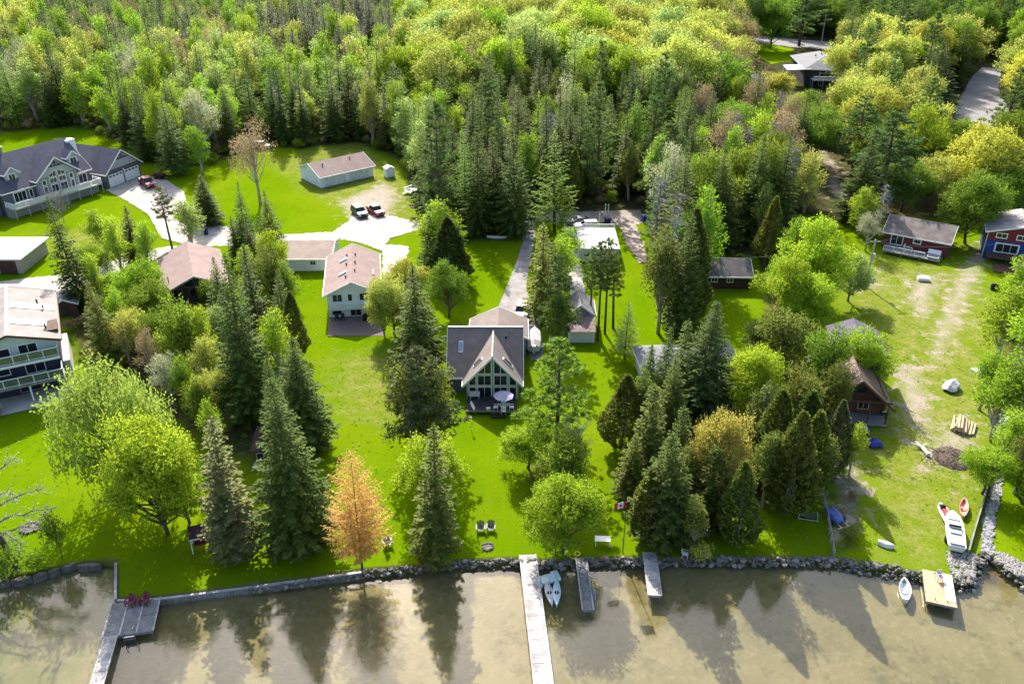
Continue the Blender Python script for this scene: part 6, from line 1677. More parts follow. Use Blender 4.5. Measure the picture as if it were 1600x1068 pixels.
PROTO = {}     # kind -> list of (crown mesh, trunk mesh, height, half width)
def reg(kind, res, h, r):
    V, tr = res
    cm = quads_mesh(kind + '_crown', V) if isinstance(V, np.ndarray) else V.mesh(kind + '_branches')
    if not isinstance(V, np.ndarray): cm.materials.append(None)
    tm = tr.mesh(kind + '_trunk'); tm.shade_smooth(); tm.materials.append(None)
    PROTO.setdefault(kind, []).append((cm, tm, h, r))
for s in range(4): reg('spruce', gen_spruce(10 + s, 16, 2.9 + .25 * s, nb=8), 16, 2.9 + .25 * s)
for s in range(2): reg('bigspruce', gen_spruce(20 + s, 20, 4.2, step=.36, nb=10, droop=.22, tl=.7, tw=.3, base=.03), 20, 4.2)
for s in range(2): reg('slimspruce', gen_spruce(30 + s, 15, 1.7, step=.36, nb=6, tl=.5, power=.75), 15, 1.7)
for s in range(3): reg('larch', gen_spruce(40 + s, 14, 2.6, step=.42, nb=7, droop=.05, base=.1, tw=.17, tl=.6, gap=.18, upcurl=.25, twigs=1.05), 14, 2.6)
for s in range(1): reg('tamarack', gen_spruce(47, 13, 4.0, step=.30, nb=10, droop=.02, base=.16, tw=.15, tl=.62, gap=.05, upcurl=.25, power=.55), 13, 4.0)
for s in range(2): reg('cedar', gen_cedar(50 + s), 9, 1.9)
for s in range(3): reg('cedar', gen_broad(52 + s, 9, 2.0, .2, 36, 150, .25, narrow=True, cl=(.55, .95)), 9, 2.0)
for s in range(3): reg('bushcedar', gen_broad(56 + s, 8, 3.0, .05, 48, 150, .26, cl=(.65, 1.15)), 8, 3.0)
for s in range(5): reg('broad', gen_broad(60 + s, 12, 4.4, .1, 46, 330, .26, cl=(.6, 1.75)), 12, 4.4)
for s in range(2): reg('bigbroad', gen_broad(68 + s, 13, 5.2, .08, 74, 350, .27, cl=(.6, 1.8)), 13, 5.2)
for s in range(4): reg('aspen', gen_broad(70 + s, 11, 2.2, .12, 34, 200, .22, narrow=True, cl=(.5, 1.15)), 11, 2.2)
for s in range(3): reg('budding', gen_broad(80 + s, 13, 3.6, .25, 34, 130, .2, cl=(.7, 1.6)), 13, 3.6)
for s in range(3): reg('pine', gen_pine(90 + s), 16, 3.8)
reg('tallpine', gen_pine(95, 18, 3.4, .5, 10, 18), 18, 3.4)
for s in range(2): reg('dead', gen_dead(100 + s), 14, 2.6)
reg('bare', gen_dead(105, 8, 4.5, False), 8, 4.5)
reg('willow', gen_willow(110), 12, 6.4)
for s in range(3): reg('bush', gen_broad(120 + s, 3.0, 1.7, .05, 12, 150, .24, cl=(.6, .95), limbs=False), 3, 1.7)
NAMES = {'spruce': 'spruce_tree', 'bigspruce': 'spruce_tree', 'slimspruce': 'spruce_tree', 'larch': 'larch_tree', 'tamarack': 'tamarack_tree', 'cedar': 'cedar_tree', 'bushcedar': 'cedar_tree',
         'broad': 'maple_tree', 'bigbroad': 'maple_tree', 'aspen': 'aspen_tree', 'budding': 'budding_tree', 'pine': 'pine_tree', 'tallpine': 'pine_tree', 'dead': 'dead_tree', 'bare': 'bare_tree',
         'willow': 'willow_tree', 'bush': 'shrub'}
CATS = {'bush': 'shrub'}
DEFMAT = {'spruce': 'spruce', 'bigspruce': 'spruce', 'slimspruce': 'spruce', 'larch': 'larch', 'tamarack': 'tamarack', 'cedar': 'cedar', 'bushcedar': 'cedar', 'broad': 'bright', 'bigbroad': 'bright',
          'aspen': 'bright', 'budding': 'bud', 'pine': 'pine', 'tallpine': 'pine', 'dead': 'dead', 'bare': 'dead', 'willow': 'pale', 'bush': 'green'}

def place_tree(kind, x, y, hgt, halfw, label, fol=None, group=None, rz=None, var=None, lean=None, r=rnd):
    P = PROTO[kind]; cm, tm, h0, r0 = P[r.randrange(len(P)) if var is None else var % len(P)]
    root = thing(NAMES[kind], label, CATS.get(kind, 'tree'), (x, y, -.03), r.uniform(0, 6.283) if rz is None else rz, group, (halfw / r0, halfw / r0, hgt / h0))
    if not lean: lean = (r.gauss(0, .022), r.gauss(0, .022))
    if lean: root.rotation_euler = (lean[0], lean[1], root.rotation_euler[2])
    t = link_mesh('trunk', tm, root); c = link_mesh('branches' if kind in ('dead', 'bare') else 'crown', cm, root)
    fm = FOL[fol or DEFMAT[kind]]
    bark = MATS['dead_grey_branches'] if kind in ('dead', 'bare') else (M_BIRCH if kind in ('aspen', 'budding', 'cedar') else M_BARK)
    for o, m in ((t, bark), (c, fm)):
        o.material_slots[0].link = 'OBJECT'; o.material_slots[0].material = m
    return root

def height_to(x, y, ty):
    lo, hi = 0.3, 40.0
    for _ in range(30):
        m = (lo + hi) / 2
        if proj(x, y, m)[1] > ty: lo = m
        else: hi = m
    return (lo + hi) / 2

YARD = []      # (x, y, half width): keeps the random woods off these trees
def T(kind, bx, by, ty, wpx, label, fol=None, group=None, **kw):
    """one tree seen with its foot at photo pixel (bx, by), its top at row ty and a crown wpx wide"""
    x, y = at(bx, by); hg = height_to(x, y, ty)
    hw = wpx / 2 / proj(x, y, hg * .4)[2]
    YARD.append((x, y, hw))
    hw *= {'spruce': 1.22, 'bigspruce': 1.18, 'slimspruce': 1.25, 'larch': 1.2, 'cedar': 1.12, 'pine': 1.1, 'broad': 1.1, 'aspen': 1.15}.get(kind, 1.0)
    return place_tree(kind, x, y, hg, hw, label, fol, group, **kw)
# ------------------------------------------------ single trees, photo left to right
T('spruce', 130, 478, 308, 58, 'tall dark spruce standing over the little dark shed')
T('slimspruce', 212, 412, 322, 34, 'slim dark spruce among bright aspens below the slate roofed house')
T('aspen', 168, 408, 318, 48, 'bright aspen beside the tall spruce above the little dark shed', 'bright')
T('aspen', 190, 432, 336, 46, 'yellowish green aspen in front of the slim dark spruce', 'bright')
T('aspen', 238, 425, 338, 44, 'bright aspen at the bend of the pale drive', 'bright')
T('aspen', 155, 478, 396, 44, 'small bright aspen below the lane junction', 'bright')
T('broad', 228, 500, 398, 78, 'round bright green tree beside the brown cottage roof', 'bright')
T('slimspruce', 182, 478, 402, 24, 'thin dark spruce tip between two bright aspens')
T('tallpine', 270, 392, 290, 46, 'thin open pine leaning beside the drive of the slate roofed house', 'deadolive')
T('aspen', 300, 385, 308, 54, 'airy pale birch by the blue bin on the drive', 'pale')
T('bigspruce', 326, 350, 274, 50, 'squat dark blue spruce on the lawn by the drive', 'bluespruce')
T('bare', 100, 345, 304, 46, 'bare grey bush in front of the slate roofed house deck')
T('spruce', 232, 250, 128, 46, 'tall dark spruce at the woods edge behind the red pickup', 'spruce')
T('spruce', 278, 272, 150, 50, 'dark pointed spruce at the lawn corner of the woods')
T('aspen', 316, 272, 190, 40, 'bright slender aspen beside the dark pointed spruce', 'bright')
T('budding', 407, 318, 176, 72, 'tall amber budding tree with bare trunk on the back lawn', 'bud', var=0)
T('spruce', 388, 402, 284, 42, 'dark spruce rising above the lane, tallest of its clump')
T('spruce', 428, 405, 298, 52, 'dark spruce beside the long low garage')
T('slimspruce', 372, 410, 338, 26, 'slim spruce at the side of the brown cottage')
T('slimspruce', 398, 424, 345, 26, 'slim spruce tip just in front of the lane clump')
T('bushcedar', 430, 478, 376, 66, 'rounded olive cedar beside the low garage', 'cedar')
T('aspen', 395, 470, 376, 40, 'bright leafy tree tucked before the lane spruces', 'bright')
T('bigspruce', 395, 655, 396, 96, 'very tall dark spruce column in the shady strip between cottages')
T('spruce', 178, 575, 438, 62, 'sunlit green spruce below the little dark shed', 'cedar')
T('bushcedar', 300, 590, 452, 80, 'dark leafy tree in front of the brown cottage gable', 'green')
T('aspen', 328, 585, 474, 44, 'slim bright tree under the brown cottage', 'bright')
T('broad', 243, 520, 428, 70, 'bushy bright tree left of the brown cottage gable', 'green')
T('budding', 205, 575, 478, 58, 'amber budding shrub tree in the shady thicket', 'amber')
T('budding', 245, 600, 500, 50, 'brown half bare tree in the middle of the thicket', 'bud')
T('broad', 345, 660, 560, 56, 'yellow green tree by the dirt gap in the thicket', 'yellowgreen')
T('aspen', 318, 668, 584, 54, 'bright round sapling behind the big pale willow', 'bright')
T('budding', 275, 640, 540, 60, 'pale half bare tree above the willow crown', 'white')
T('willow', 195, 760, 566, 190, 'huge pale green weeping willow on the open lawn', 'willow')
T('bigbroad', 262, 832, 640, 158, 'broad bright green maple hanging over the maroon canopy', 'bright')
T('slimspruce', 368, 868, 652, 80, 'tall thinning olive conifer near the lake wall', 'deadolive')
T('aspen', 448, 612, 470, 60, 'light green tree against the dark spruce column', 'bright')
T('spruce', 446, 530, 418, 44, 'dark spruce beside the bungalow lawn')
T('bigspruce', 478, 700, 528, 100, 'second big spruce just behind the tallest lawn spruce')
T('bigspruce', 470, 850, 588, 132, 'massive tall spruce beside the orange tamarack')
T('tamarack', 566, 888, 706, 116, 'orange tamarack at the water edge')
T('broad', 676, 800, 664, 104, 'light green maple hidden behind a narrow dark conifer', 'bright')
T('slimspruce', 682, 880, 664, 70, 'narrow dark conifer rooted in the shore stones', 'spruce')
T('bushcedar', 662, 706, 548, 120, 'broad dark cedar beside the glass fronted cottage', 'cedar')
T('pine', 664, 716, 545, 120, 'greyish pine in front of the broad dark cedar', 'greyspruce')
T('spruce', 658, 580, 414, 86, 'tall dark spruce behind the glass fronted cottage')
T('broad', 616, 520, 412, 74, 'yellow green maple beside the bungalow lawn', 'yellowgreen')
T('broad', 702, 495, 398, 62, 'green maple at the back corner of the glass fronted cottage', 'green')
T('broad', 640, 470, 400, 70, 'yellowish maple at the end of the gravel lane', 'yellow')
T('bush', 716, 455, 420, 34, 'small bush by the driveway lawn', 'green')
T('aspen', 692, 420, 300, 76, 'bright feathery tree at the turn of the lane', 'bright')
T('cedar', 704, 445, 338, 62, 'dark cedar in front of the bright feathery tree', 'spruce')
T('spruce', 672, 430, 322, 40, 'dark spruce at the end of the pale lane')
T('larch', 866, 362, 206, 74, 'tall slender bright larch beside the driveway', 'larch')
T('slimspruce', 848, 500, 346, 50, 'dark spruce in the driveway tree row, nearest the asphalt', 'cedar')
T('aspen', 872, 470, 358, 62, 'bright slim tree in the middle of the driveway row', 'bright')
T('pine', 872, 545, 400, 70, 'shaggy pine behind the bunkhouse', 'pine')
T('cedar', 876, 548, 450, 48, 'leafy green tree at the end of the driveway row', 'green')
T('tallpine', 934, 530, 378, 56, 'tall thin pine with bare trunk beside the bunkhouse', 'spruce')
T('tallpine', 945, 520, 372, 52, 'tall thin pine behind the bunkhouse pine', 'spruce')
T('tallpine', 922, 505, 384, 46, 'tall thin pine rising over the bunkhouse roof', 'pine')
T('tallpine', 958, 512, 400, 58, 'dark pine leaning over the bright grass strip', 'cedar')
T('cedar', 1028, 520, 344, 66, 'dense cedar at the front of the dark grove by the grass strip', 'cedar')
T('spruce', 1058, 520, 332, 66, 'dark spruce in the middle of the grove by the brown cabin')
T('cedar', 1074, 505, 326, 60, 'tall cedar of the grove beside the brown cabin', 'spruce')
T('aspen', 1098, 440, 278, 62, 'bright tree rising behind the brown cabin grove', 'bright')
T('pine', 1038, 336, 192, 92, 'tall layered pine behind the dirt track', 'pine')
T('cedar', 1018, 345, 202, 46, 'light green cedar beside the tall layered pine', 'larch')
T('larch', 975, 560, 470, 44, 'sparse light sapling on the bright grass strip', 'pale')
T('bigspruce', 1090, 662, 468, 108, 'big blue spruce hiding the grey roofed cottage', 'bluespruce')
T('pine', 868, 705, 528, 118, 'soft bright pine beside the glass fronted cottage deck', 'larch')
T('broad', 825, 730, 655, 86, 'light shrubby tree at the corner of the dark deck', 'bright')
T('bushcedar', 880, 770, 660, 90, 'dark leafy tree under the soft pine', 'green')
T('bare', 895, 760, 680, 60, 'dead grey branches between pine and round maple')
T('bigbroad', 878, 858, 735, 128, 'round vivid green maple near the shore flagpole', 'bright')
T('bush', 868, 862, 820, 60, 'low dark shrub below the round vivid maple', 'green')
T('cedar', 972, 700, 584, 66, 'olive round headed tree on the grass strip', 'cedar', var=1)
T('slimspruce', 1008, 750, 594, 62, 'dark pointed spruce below the grey roofed cottage')
T('spruce', 985, 775, 680, 60, 'dark spruce at the edge of the shore grove', 'cedar')
T('spruce', 1035, 838, 672, 106, 'bushy spruce at the front of the shore grove')
T('slimspruce', 1105, 820, 695, 66, 'dark spruce in front of the amber maple')
T('cedar', 1078, 862, 768, 48, 'small cedar with pale trunks close to the shore', 'cedar')
T('cedar', 1060, 800, 694, 60, 'upright cedar behind the shore spruce', 'cedar')
T('bigbroad', 1120, 800, 632, 102, 'amber leaved maple in the shore grove', 'amber')
T('bigbroad', 1172, 668, 532, 96, 'vivid green maple beside the big blue spruce', 'bright')
for bx, by, ty, w, lb, fo in ((1205, 760, 608, 76, 'tall olive cedar right of the amber maple', 'cedar'), (1228, 800, 640, 74, 'olive cedar with white paired trunks', 'cedar'), (1272, 762, 668, 60, 'olive cedar with leaning pale trunk', 'cedar'),
                              (1250, 720, 612, 62, 'dark cedar behind the olive cedars of the grove', 'spruce'), (1300, 738, 628, 44, 'slim cedar beside the log cabin porch', 'greyspruce'), (1178, 720, 588, 60, 'dark cedar between amber and vivid maples', 'spruce')):
    T('cedar', bx, by, ty, w, lb, fo)
T('bushcedar', 1215, 580, 474, 100, 'wide dark cedar behind the vivid maple', 'cedar')
T('bushcedar', 1272, 620, 500, 84, 'wide dark cedar beside the log cabin roof', 'green')
T('bushcedar', 1180, 560, 490, 60, 'dark cedar at the back of the shore grove', 'spruce')
T('broad', 1266, 475, 326, 96, 'big bright tree before the utility pole wire', 'bright')
T('broad', 1224, 515, 392, 92, 'wide bright tree beside the brown cabin', 'bright')
T('bigbroad', 1255, 520, 420, 90, 'bright maple behind the log cabin', 'bright')
T('broad', 1338, 604, 500, 84, 'small vivid maple leaning on the log cabin roof', 'bright')
T('aspen', 1326, 742, 656, 38, 'small vivid sapling before the log cabin porch', 'bright')
T('broad', 1325, 470, 388, 60, 'pale hazy tree near the utility pole', 'pale')
T('aspen', 1556, 560, 430, 84, 'airy light birch below the blue house', 'bright')
T('aspen', 1552, 690, 545, 104, 'wide airy birch beside the pebble creek', 'bright')
T('aspen', 1588, 600, 440, 96, 'light green birch at the picture edge below the blue house', 'bright')
T('broad', 1535, 770, 690, 76, 'low bright bush tree by the red canoe', 'bright')
T('cedar', 1585, 770, 640, 60, 'dark cedar on the far creek bank', 'cedar')
T('cedar', 1612, 800, 650, 60, 'dark cedar at the picture edge beyond the creek', 'green')
T('bigbroad', 1514, 322, 184, 132, 'golden yellow maple above the maroon cottage', 'yellow')
T('bigbroad', 1508, 380, 262, 104, 'green maple shading the maroon cottage roof', 'green')
T('pine', 1368, 330, 176, 128, 'big layered pine behind the maroon cottage', 'pine')
T('dead', 1368, 372, 288, 46, 'grey leafless small tree beside the maroon cottage')
T('spruce', 1448, 175, 64, 78, 'dark blue green spruce beside the side road', 'bluespruce')
T('aspen', 1225, 310, 215, 60, 'yellowish thin tree beside the sandy path', 'yellowgreen')
T('broad', 1235, 330, 262, 66, 'green tree at the foot of the sandy path', 'green')
T('dead', 1196, 308, 190, 52, 'grey dead conifer, tallest of the bare snags')
T('dead', 1155, 300, 196, 56, 'grey dead conifer leaning beside the tall layered pine')
T('dead', 1222, 322, 215, 40, 'small grey dead snag near the sandy path')
def leaning_tree(x, y, label):
    g = np.random.default_rng(31); root = thing('bare_tree', label, 'tree', (x, y, -.03)); YARD.append((x, y, 2.0))
    tr = MB(); tr.tube([(0, 0, -.2), (-.35, .2, 1.6), (-.9, .5, 3.4), (-1.5, 1.0, 5.4), (-1.7, 1.4, 7.6), (-1.3, 1.8, 10)], [.36, .3, .25, .2, .13, .03], 8)
    tr.build('trunk', M_BARK, root, smooth=True)
    br = MB(); lv = Leaves()
    for (s, e) in (((-.9, .5, 3.4), (3.6, .2, 4.6)), ((-1.2, .8, 4.4), (4.6, 1.2, 6.0)), ((-1.5, 1, 5.4), (3.4, 2.4, 7.6)), ((-1.6, 1.2, 6.4), (2.0, .2, 8.4)), ((-1.5, 1, 5.4), (-5, .6, 7.4)), ((-1.7, 1.4, 7.6), (1.2, 3, 10.4)),
                   ((-.9, .5, 3.4), (-4, -1, 5.2)), ((-1.0, .6, 3.8), (2.6, -1.4, 3.9))):
        s = np.array(s); e = np.array(e); n = 6
        pts = [s + (e - s) * (k / n) + np.array([g.normal(0, .1), g.normal(0, .1), .55 * math.sin(k / n * 3.1) + g.normal(0, .06)]) for k in range(n + 1)]
        br.tube(pts, list(np.linspace(.12, .025, n + 1)), 5, cap=False)
        for k in range(26):
            u = g.uniform(.25, 1) * n; a = pts[int(u)] if u < n else pts[-1]; b = a + (e - s) / np.linalg.norm(e - s) * g.uniform(.3, .9) + g.normal(0, .45, 3)
            br.tube([a, (a + b) / 2 + g.normal(0, .06, 3), b], [.03, .022, .008], 3, cap=False)
            m = 7; P = a + (b - a) * g.uniform(.3, 1.15, (m, 1)) + g.normal(0, .12, (m, 3)); lv.add(P, g.normal(0, 1, (m, 3)), g.normal(0, 1, (m, 3)), g.uniform(.1, .2, m), .08)
    br.build('branches', MATS['dead_grey_branches'], root)
    c = link_mesh('crown', quads_mesh('bud_crown', lv.arrays()), root); c.material_slots[0].link = 'OBJECT'; c.material_slots[0].material = FOL['white']
leaning_tree(*at(27, 888), 'bare limbed tree leaning over the lake at the picture edge')
T('bush', 96, 872, 796, 44, 'small round dark tree on two thin stems beside the stone fire ring', 'green')
T('bush', 1095, 874, 846, 40, 'small yellow green shrub in the shore stones', 'yellowgreen')
T('bush', 15, 905, 862, 80, 'green shore bush at the foot of the bare tree', 'green')
T('bush', 60, 888, 862, 50, 'low green shore bush beside flat rocks', 'bright')
T('bush', 605, 860, 846, 10, 'tiny lawn seedling by the tamarack', 'green')
# thicket between the lake houses
T('broad', 296, 815, 720, 84, 'lower bright maple branch mass beside the maroon canopy', 'bright')
for k, bx, by, ty, w, lb, fo in (
    ('broad', 262, 560, 470, 62, 'leafy tree in the thicket below the bushy bright tree', 'green'), ('aspen', 300, 640, 548, 46, 'thin bright tree between thicket and willow', 'bright'),
    ('broad', 222, 560, 470, 54, 'pale leafy tree beside the amber budding shrub tree', 'yellowgreen'), ('bushcedar', 285, 545, 470, 54, 'dark shrub tree in front of the brown cottage deck', 'cedar'),
    ('aspen', 352, 560, 470, 50, 'yellow green birch against the tall spruce column', 'pale'), ('broad', 335, 620, 520, 60, 'light green shrub tree at the thicket edge by the spruce column', 'yellowgreen'),
    ('aspen', 195, 540, 440, 36, 'slim green tree beside the sunlit spruce', 'bright'), ('broad', 152, 440, 372, 50, 'leafy tree shading the little dark shed', 'bright'),
    ('bushcedar', 330, 480, 430, 40, 'dark bush at the corner of the brown cottage', 'green'), ('spruce', 352, 505, 400, 44, 'dark spruce beside the brown cottage wall', None),
    ('slimspruce', 412, 560, 380, 52, 'dark spruce leaning into the tall spruce column', None), ('aspen', 455, 480, 400, 44, 'bright tree at the bungalow lawn edge', 'bright'),
    ('cedar', 462, 560, 455, 40, 'olive cedar at the bungalow lawn edge', 'cedar'), ('bigspruce', 440, 700, 560, 60, 'dark spruce behind the shore hut', None),
    ('aspen', 340, 720, 610, 40, 'bright thin tree behind the olive conifer', 'bright'), ('broad', 432, 440, 352, 54, 'bright maple over the low garage corner', 'bright')):
    T(k, bx, by, ty, w, lb, fo)
# shore grove, more of it
for k, bx, by, ty, w, lb, fo in (
    ('slimspruce', 1052, 760, 630, 50, 'dark spruce in the heart of the shore grove', None), ('cedar', 1135, 740, 650, 56, 'olive cedar behind the amber maple', 'cedar'),
    ('cedar', 1150, 850, 720, 60, 'olive cedar in front of the amber maple foot', 'cedar'), ('cedar', 1010, 840, 730, 54, 'olive cedar at the grove front by the flag', 'cedar'),
    ('bushcedar', 1235, 690, 560, 84, 'broad dark cedar in the middle of the grove', 'cedar'), ('bushcedar', 1290, 660, 555, 66, 'dark cedar tucked against the log cabin', 'cedar'),
    ('cedar', 1255, 770, 640, 60, 'dense olive cedar above the green hammock', 'cedar'), ('cedar', 1190, 790, 660, 60, 'dense olive cedar beside the white paired trunks', 'cedar'),
    ('spruce', 1045, 690, 560, 60, 'dark spruce in front of the grey roofed cottage', None), ('cedar', 1000, 690, 570, 50, 'olive cedar beside the round headed tree', 'cedar'),
    ('bushcedar', 1140, 640, 545, 60, 'dark bush cedar between blue spruce and vivid maple', 'green'), ('slimspruce', 1010, 640, 540, 40, 'slim spruce at the grey cottage corner', None),
    ('spruce', 1030, 655, 505, 56, 'dark spruce against the grey roofed cottage front', None), ('slimspruce', 1058, 640, 500, 50, 'slim dark spruce touching the big blue spruce', None), ('broad', 1230, 470, 390, 70, 'bright leafy tree before the grove of wide cedars', 'bright'), ('cedar', 1310, 600, 520, 50, 'olive cedar behind the log cabin gable', 'cedar'),
    ('aspen', 885, 430, 350, 50, 'light tree between the trailer and the driveway row', 'bright'), ('pine', 862, 480, 380, 54, 'shaggy green pine in the driveway row', 'pine'),
    ('broad', 600, 520, 430, 50, 'yellow green shrub tree beside the bungalow drive', 'yellowgreen'),
    ('aspen', 1570, 520, 400, 60, 'airy bright birch beside the blue house deck', 'bright'), ('aspen', 1530, 640, 540, 50, 'thin bright birch beside the log pile', 'bright'),
    ('aspen', 1565, 740, 640, 70, 'airy bright tree over the pebble creek', 'bright'), ('aspen', 1600, 690, 560, 70, 'light birch at the picture edge by the creek', 'pale')):
    T(k, bx, by, ty, w, lb, fo)
# woods trees that stand in front at the top right
T('pine', 1248, 72, -40, 72, 'tall pine at the far road', 'pine')
T('broad', 1360, 150, 36, 84, 'golden maple beside the far dark house', 'yellow')
T('bigbroad', 1390, 120, 20, 96, 'large yellow maple at the top of the slope', 'yellowgreen')
T('bigbroad', 1362, 230, 128, 84, 'yellow maple below the far dark house', 'yellow')
T('bigbroad', 1378, 172, 42, 90, 'pale yellow maple crowning the slope', 'yellowgreen')
T('bigbroad', 1405, 225, 120, 80, 'yellow green maple above the layered pine', 'yellowgreen')
T('broad', 1208, 168, 104, 56, 'yellow budding tree in front of the far dark house', 'yellow')

for k, bx, by, ty, w, lb, fo in (
    ('bush', 1262, 172, 138, 40, 'green shrub below the far dark house balcony', 'green'), ('aspen', 1240, 196, 140, 40, 'bright small tree below the far dark house', 'bright'), ('broad', 1276, 216, 150, 60, 'mid green tree in the gap below the far dark house', 'green'),
    ('broad', 1246, 248, 180, 70, 'yellow green tree above the sandy path', 'yellowgreen'), ('aspen', 1252, 340, 235, 60, 'pale thin tree beside the sandy path foot', 'yellowgreen'), ('pine', 1330, 275, 150, 90, 'layered pine above the sandy path', 'pine'),
    ('broad', 1408, 330, 240, 74, 'mid green maple rising behind the maroon cottage', 'green'), ('broad', 1446, 322, 232, 70, 'yellow green maple behind the maroon cottage roof', 'yellowgreen'), ('aspen', 1342, 368, 285, 50, 'light slim tree beside the grey leafless tree', 'bright'),
    ('spruce', 1330, 345, 215, 66, 'dark spruce at the foot of the layered pines', None), ('budding', 1352, 392, 325, 44, 'thin whitish tree close to the utility pole', 'white'), ('broad', 1560, 345, 250, 80, 'mid green maple behind the blue house roof', 'green'),
    ('broad', 1500, 245, 190, 56, 'yellow green shrub tree at the side road bend', 'yellowgreen'), ('broad', 1590, 235, 160, 80, 'light green maple at the picture edge beside the side road', 'pale'), ('spruce', 1592, 330, 205, 70, 'dark spruce behind the blue house', 'bluespruce')):
    T(k, bx, by, ty, w, lb, fo)
# ------------------------------------------------ the woods
def keep_off(x, y):
    for (a, b, w) in YARD:
        if (x - a) ** 2 + (y - b) ** 2 < (w * .75 + .8) ** 2: return True
    return False
HOUSE_ZONES = [PX((1200, 185), (1225, 240), (1318, 240), (1318, 150), (1318, 60), (1205, 60)), PX((1478, 235), (1580, 240), (1600, 225), (1585, 90), (1500, 95)), PX((1130, 70), (1310, 84), (1310, 62), (1130, 46)),
               PX((1258, 215), (1300, 220), (1365, 330), (1372, 420), (1292, 425), (1285, 330)), [(-35, 170), (-27, 178), (-36, 190), (-50, 180)], PX((385, 205), (430, 205), (430, 250), (385, 250)),
               PX((820, 325), (1010, 322), (1015, 420), (880, 420)), PX((1360, 300), (1600, 290), (1600, 460), (1360, 440)), PX((1090, 395), (1185, 395), (1185, 460), (1090, 460))]
def species(px, py, r):
    q = r.random()
    def pick(*opts):
        s = 0
        for p, k, f in opts:
            s += p
            if q < s: return k, f
        return opts[-1][1], opts[-1][2]
    if 640 < px < 1190 and py < 150 + 22 * math.sin(px * .02):
        return pick((.34, 'bigbroad', 'yellowgreen'), (.16, 'bigbroad', 'pale'), (.2, 'bigbroad', 'bright'), (.1, 'broad', 'yellowgreen'), (.1, 'budding', 'bud'), (.06, 'broad', 'green'), (.04, 'bigbroad', 'yellow'))
    if 425 < px < 670 and py < 112:
        return pick((.5, 'spruce', 'greyspruce'), (.26, 'spruce', 'spruce'), (.03, 'dead', 'dead'), (.12, 'aspen', 'bright'), (.09, 'broad', 'yellowgreen'))
    if px < 430 and py < 105:
        return pick((.3, 'spruce', 'spruce'), (.04, 'slimspruce', 'spruce'), (.23, 'larch', 'larch'), (.22, 'aspen', 'bright'), (.06, 'spruce', 'greyspruce'), (.07, 'broad', 'yellowgreen'), (.05, 'budding', 'bud'), (.03, 'dead', 'dead'))
    if px < 680 and py < 245:
        return pick((.27, 'larch', 'larch'), (.29, 'aspen', 'bright'), (.1, 'aspen', 'yellowgreen'), (.12, 'slimspruce', 'spruce'), (.08, 'spruce', 'spruce'), (.04, 'budding', 'white'), (.1, 'aspen', 'pale'))
    if px < 820:
        return pick((.32, 'spruce', 'spruce'), (.12, 'slimspruce', 'spruce'), (.16, 'cedar', 'cedar'), (.16, 'larch', 'larch'), (.14, 'aspen', 'bright'), (.1, 'pine', 'pine'))
    if px < 1080:
        return pick((.2, 'slimspruce', 'spruce'), (.25, 'spruce', 'spruce'), (.18, 'cedar', 'cedar'), (.12, 'aspen', 'green'), (.03, 'budding', 'white'), (.03, 'dead', 'dead'), (.1, 'larch', 'larch'), (.09, 'pine', 'pine'))
    if px < 1260 and py > 165:
        return pick((.28, 'spruce', 'spruce'), (.12, 'dead', 'dead'), (.16, 'broad', 'green'), (.14, 'aspen', 'bright'), (.1, 'budding', 'bud'), (.16, 'cedar', 'cedar'))
    if px > 1180 and py < 60:
        return pick((.36, 'pine', 'pine'), (.3, 'spruce', 'spruce'), (.2, 'broad', 'green'), (.14, 'aspen', 'bright'))
    return pick((.28, 'broad', 'yellowgreen'), (.1, 'bigbroad', 'yellow'), (.2, 'broad', 'green'), (.14, 'broad', 'bright'), (.16, 'pine', 'pine'), (.1, 'spruce', 'spruce'))
HT = {'spruce': (14, 20), 'slimspruce': (11, 17), 'larch': (12, 17), 'aspen': (11, 16), 'broad': (13, 17), 'bigbroad': (15, 20), 'budding': (13, 18), 'cedar': (9, 13), 'dead': (11, 16), 'pine': (16, 22)}
HW = {'spruce': (3.0, 4.6), 'slimspruce': (1.9, 2.7), 'larch': (2.8, 4.0), 'aspen': (2.7, 4.0), 'broad': (4.6, 6.2), 'bigbroad': (5.6, 7.8), 'budding': (3.4, 4.8), 'cedar': (1.9, 2.8), 'dead': (2.2, 3.2), 'pine': (3.4, 5.0)}
wr = random.Random(11)
cand = []
gx = np.arange(-300, 300, 3.0); gy = np.arange(96, 440, 3.0)
pts = [(x + wr.uniform(-1.3, 1.3), y + wr.uniform(-1.3, 1.3)) for y in gy for x in gx]
PA = np.array(pts)
ins = in_poly(PA[:, 0], PA[:, 1], WOOD) > .6
for g in HOUSE_ZONES: ins &= in_poly(PA[:, 0], PA[:, 1], g) < 0
PA = PA[ins]
order = list(range(len(PA))); wr.shuffle(order)
cellmap = {}
def near(x, y, d):
    cx0, cy0 = int(x // 4), int(y // 4)
    for i in range(cx0 - 2, cx0 + 3):
        for j in range(cy0 - 2, cy0 + 3):
            for (a, b, w) in cellmap.get((i, j), ()):
                if (a - x) ** 2 + (b - y) ** 2 < (min(d, 8) * .5 + w * .5) ** 2: return True
    return False
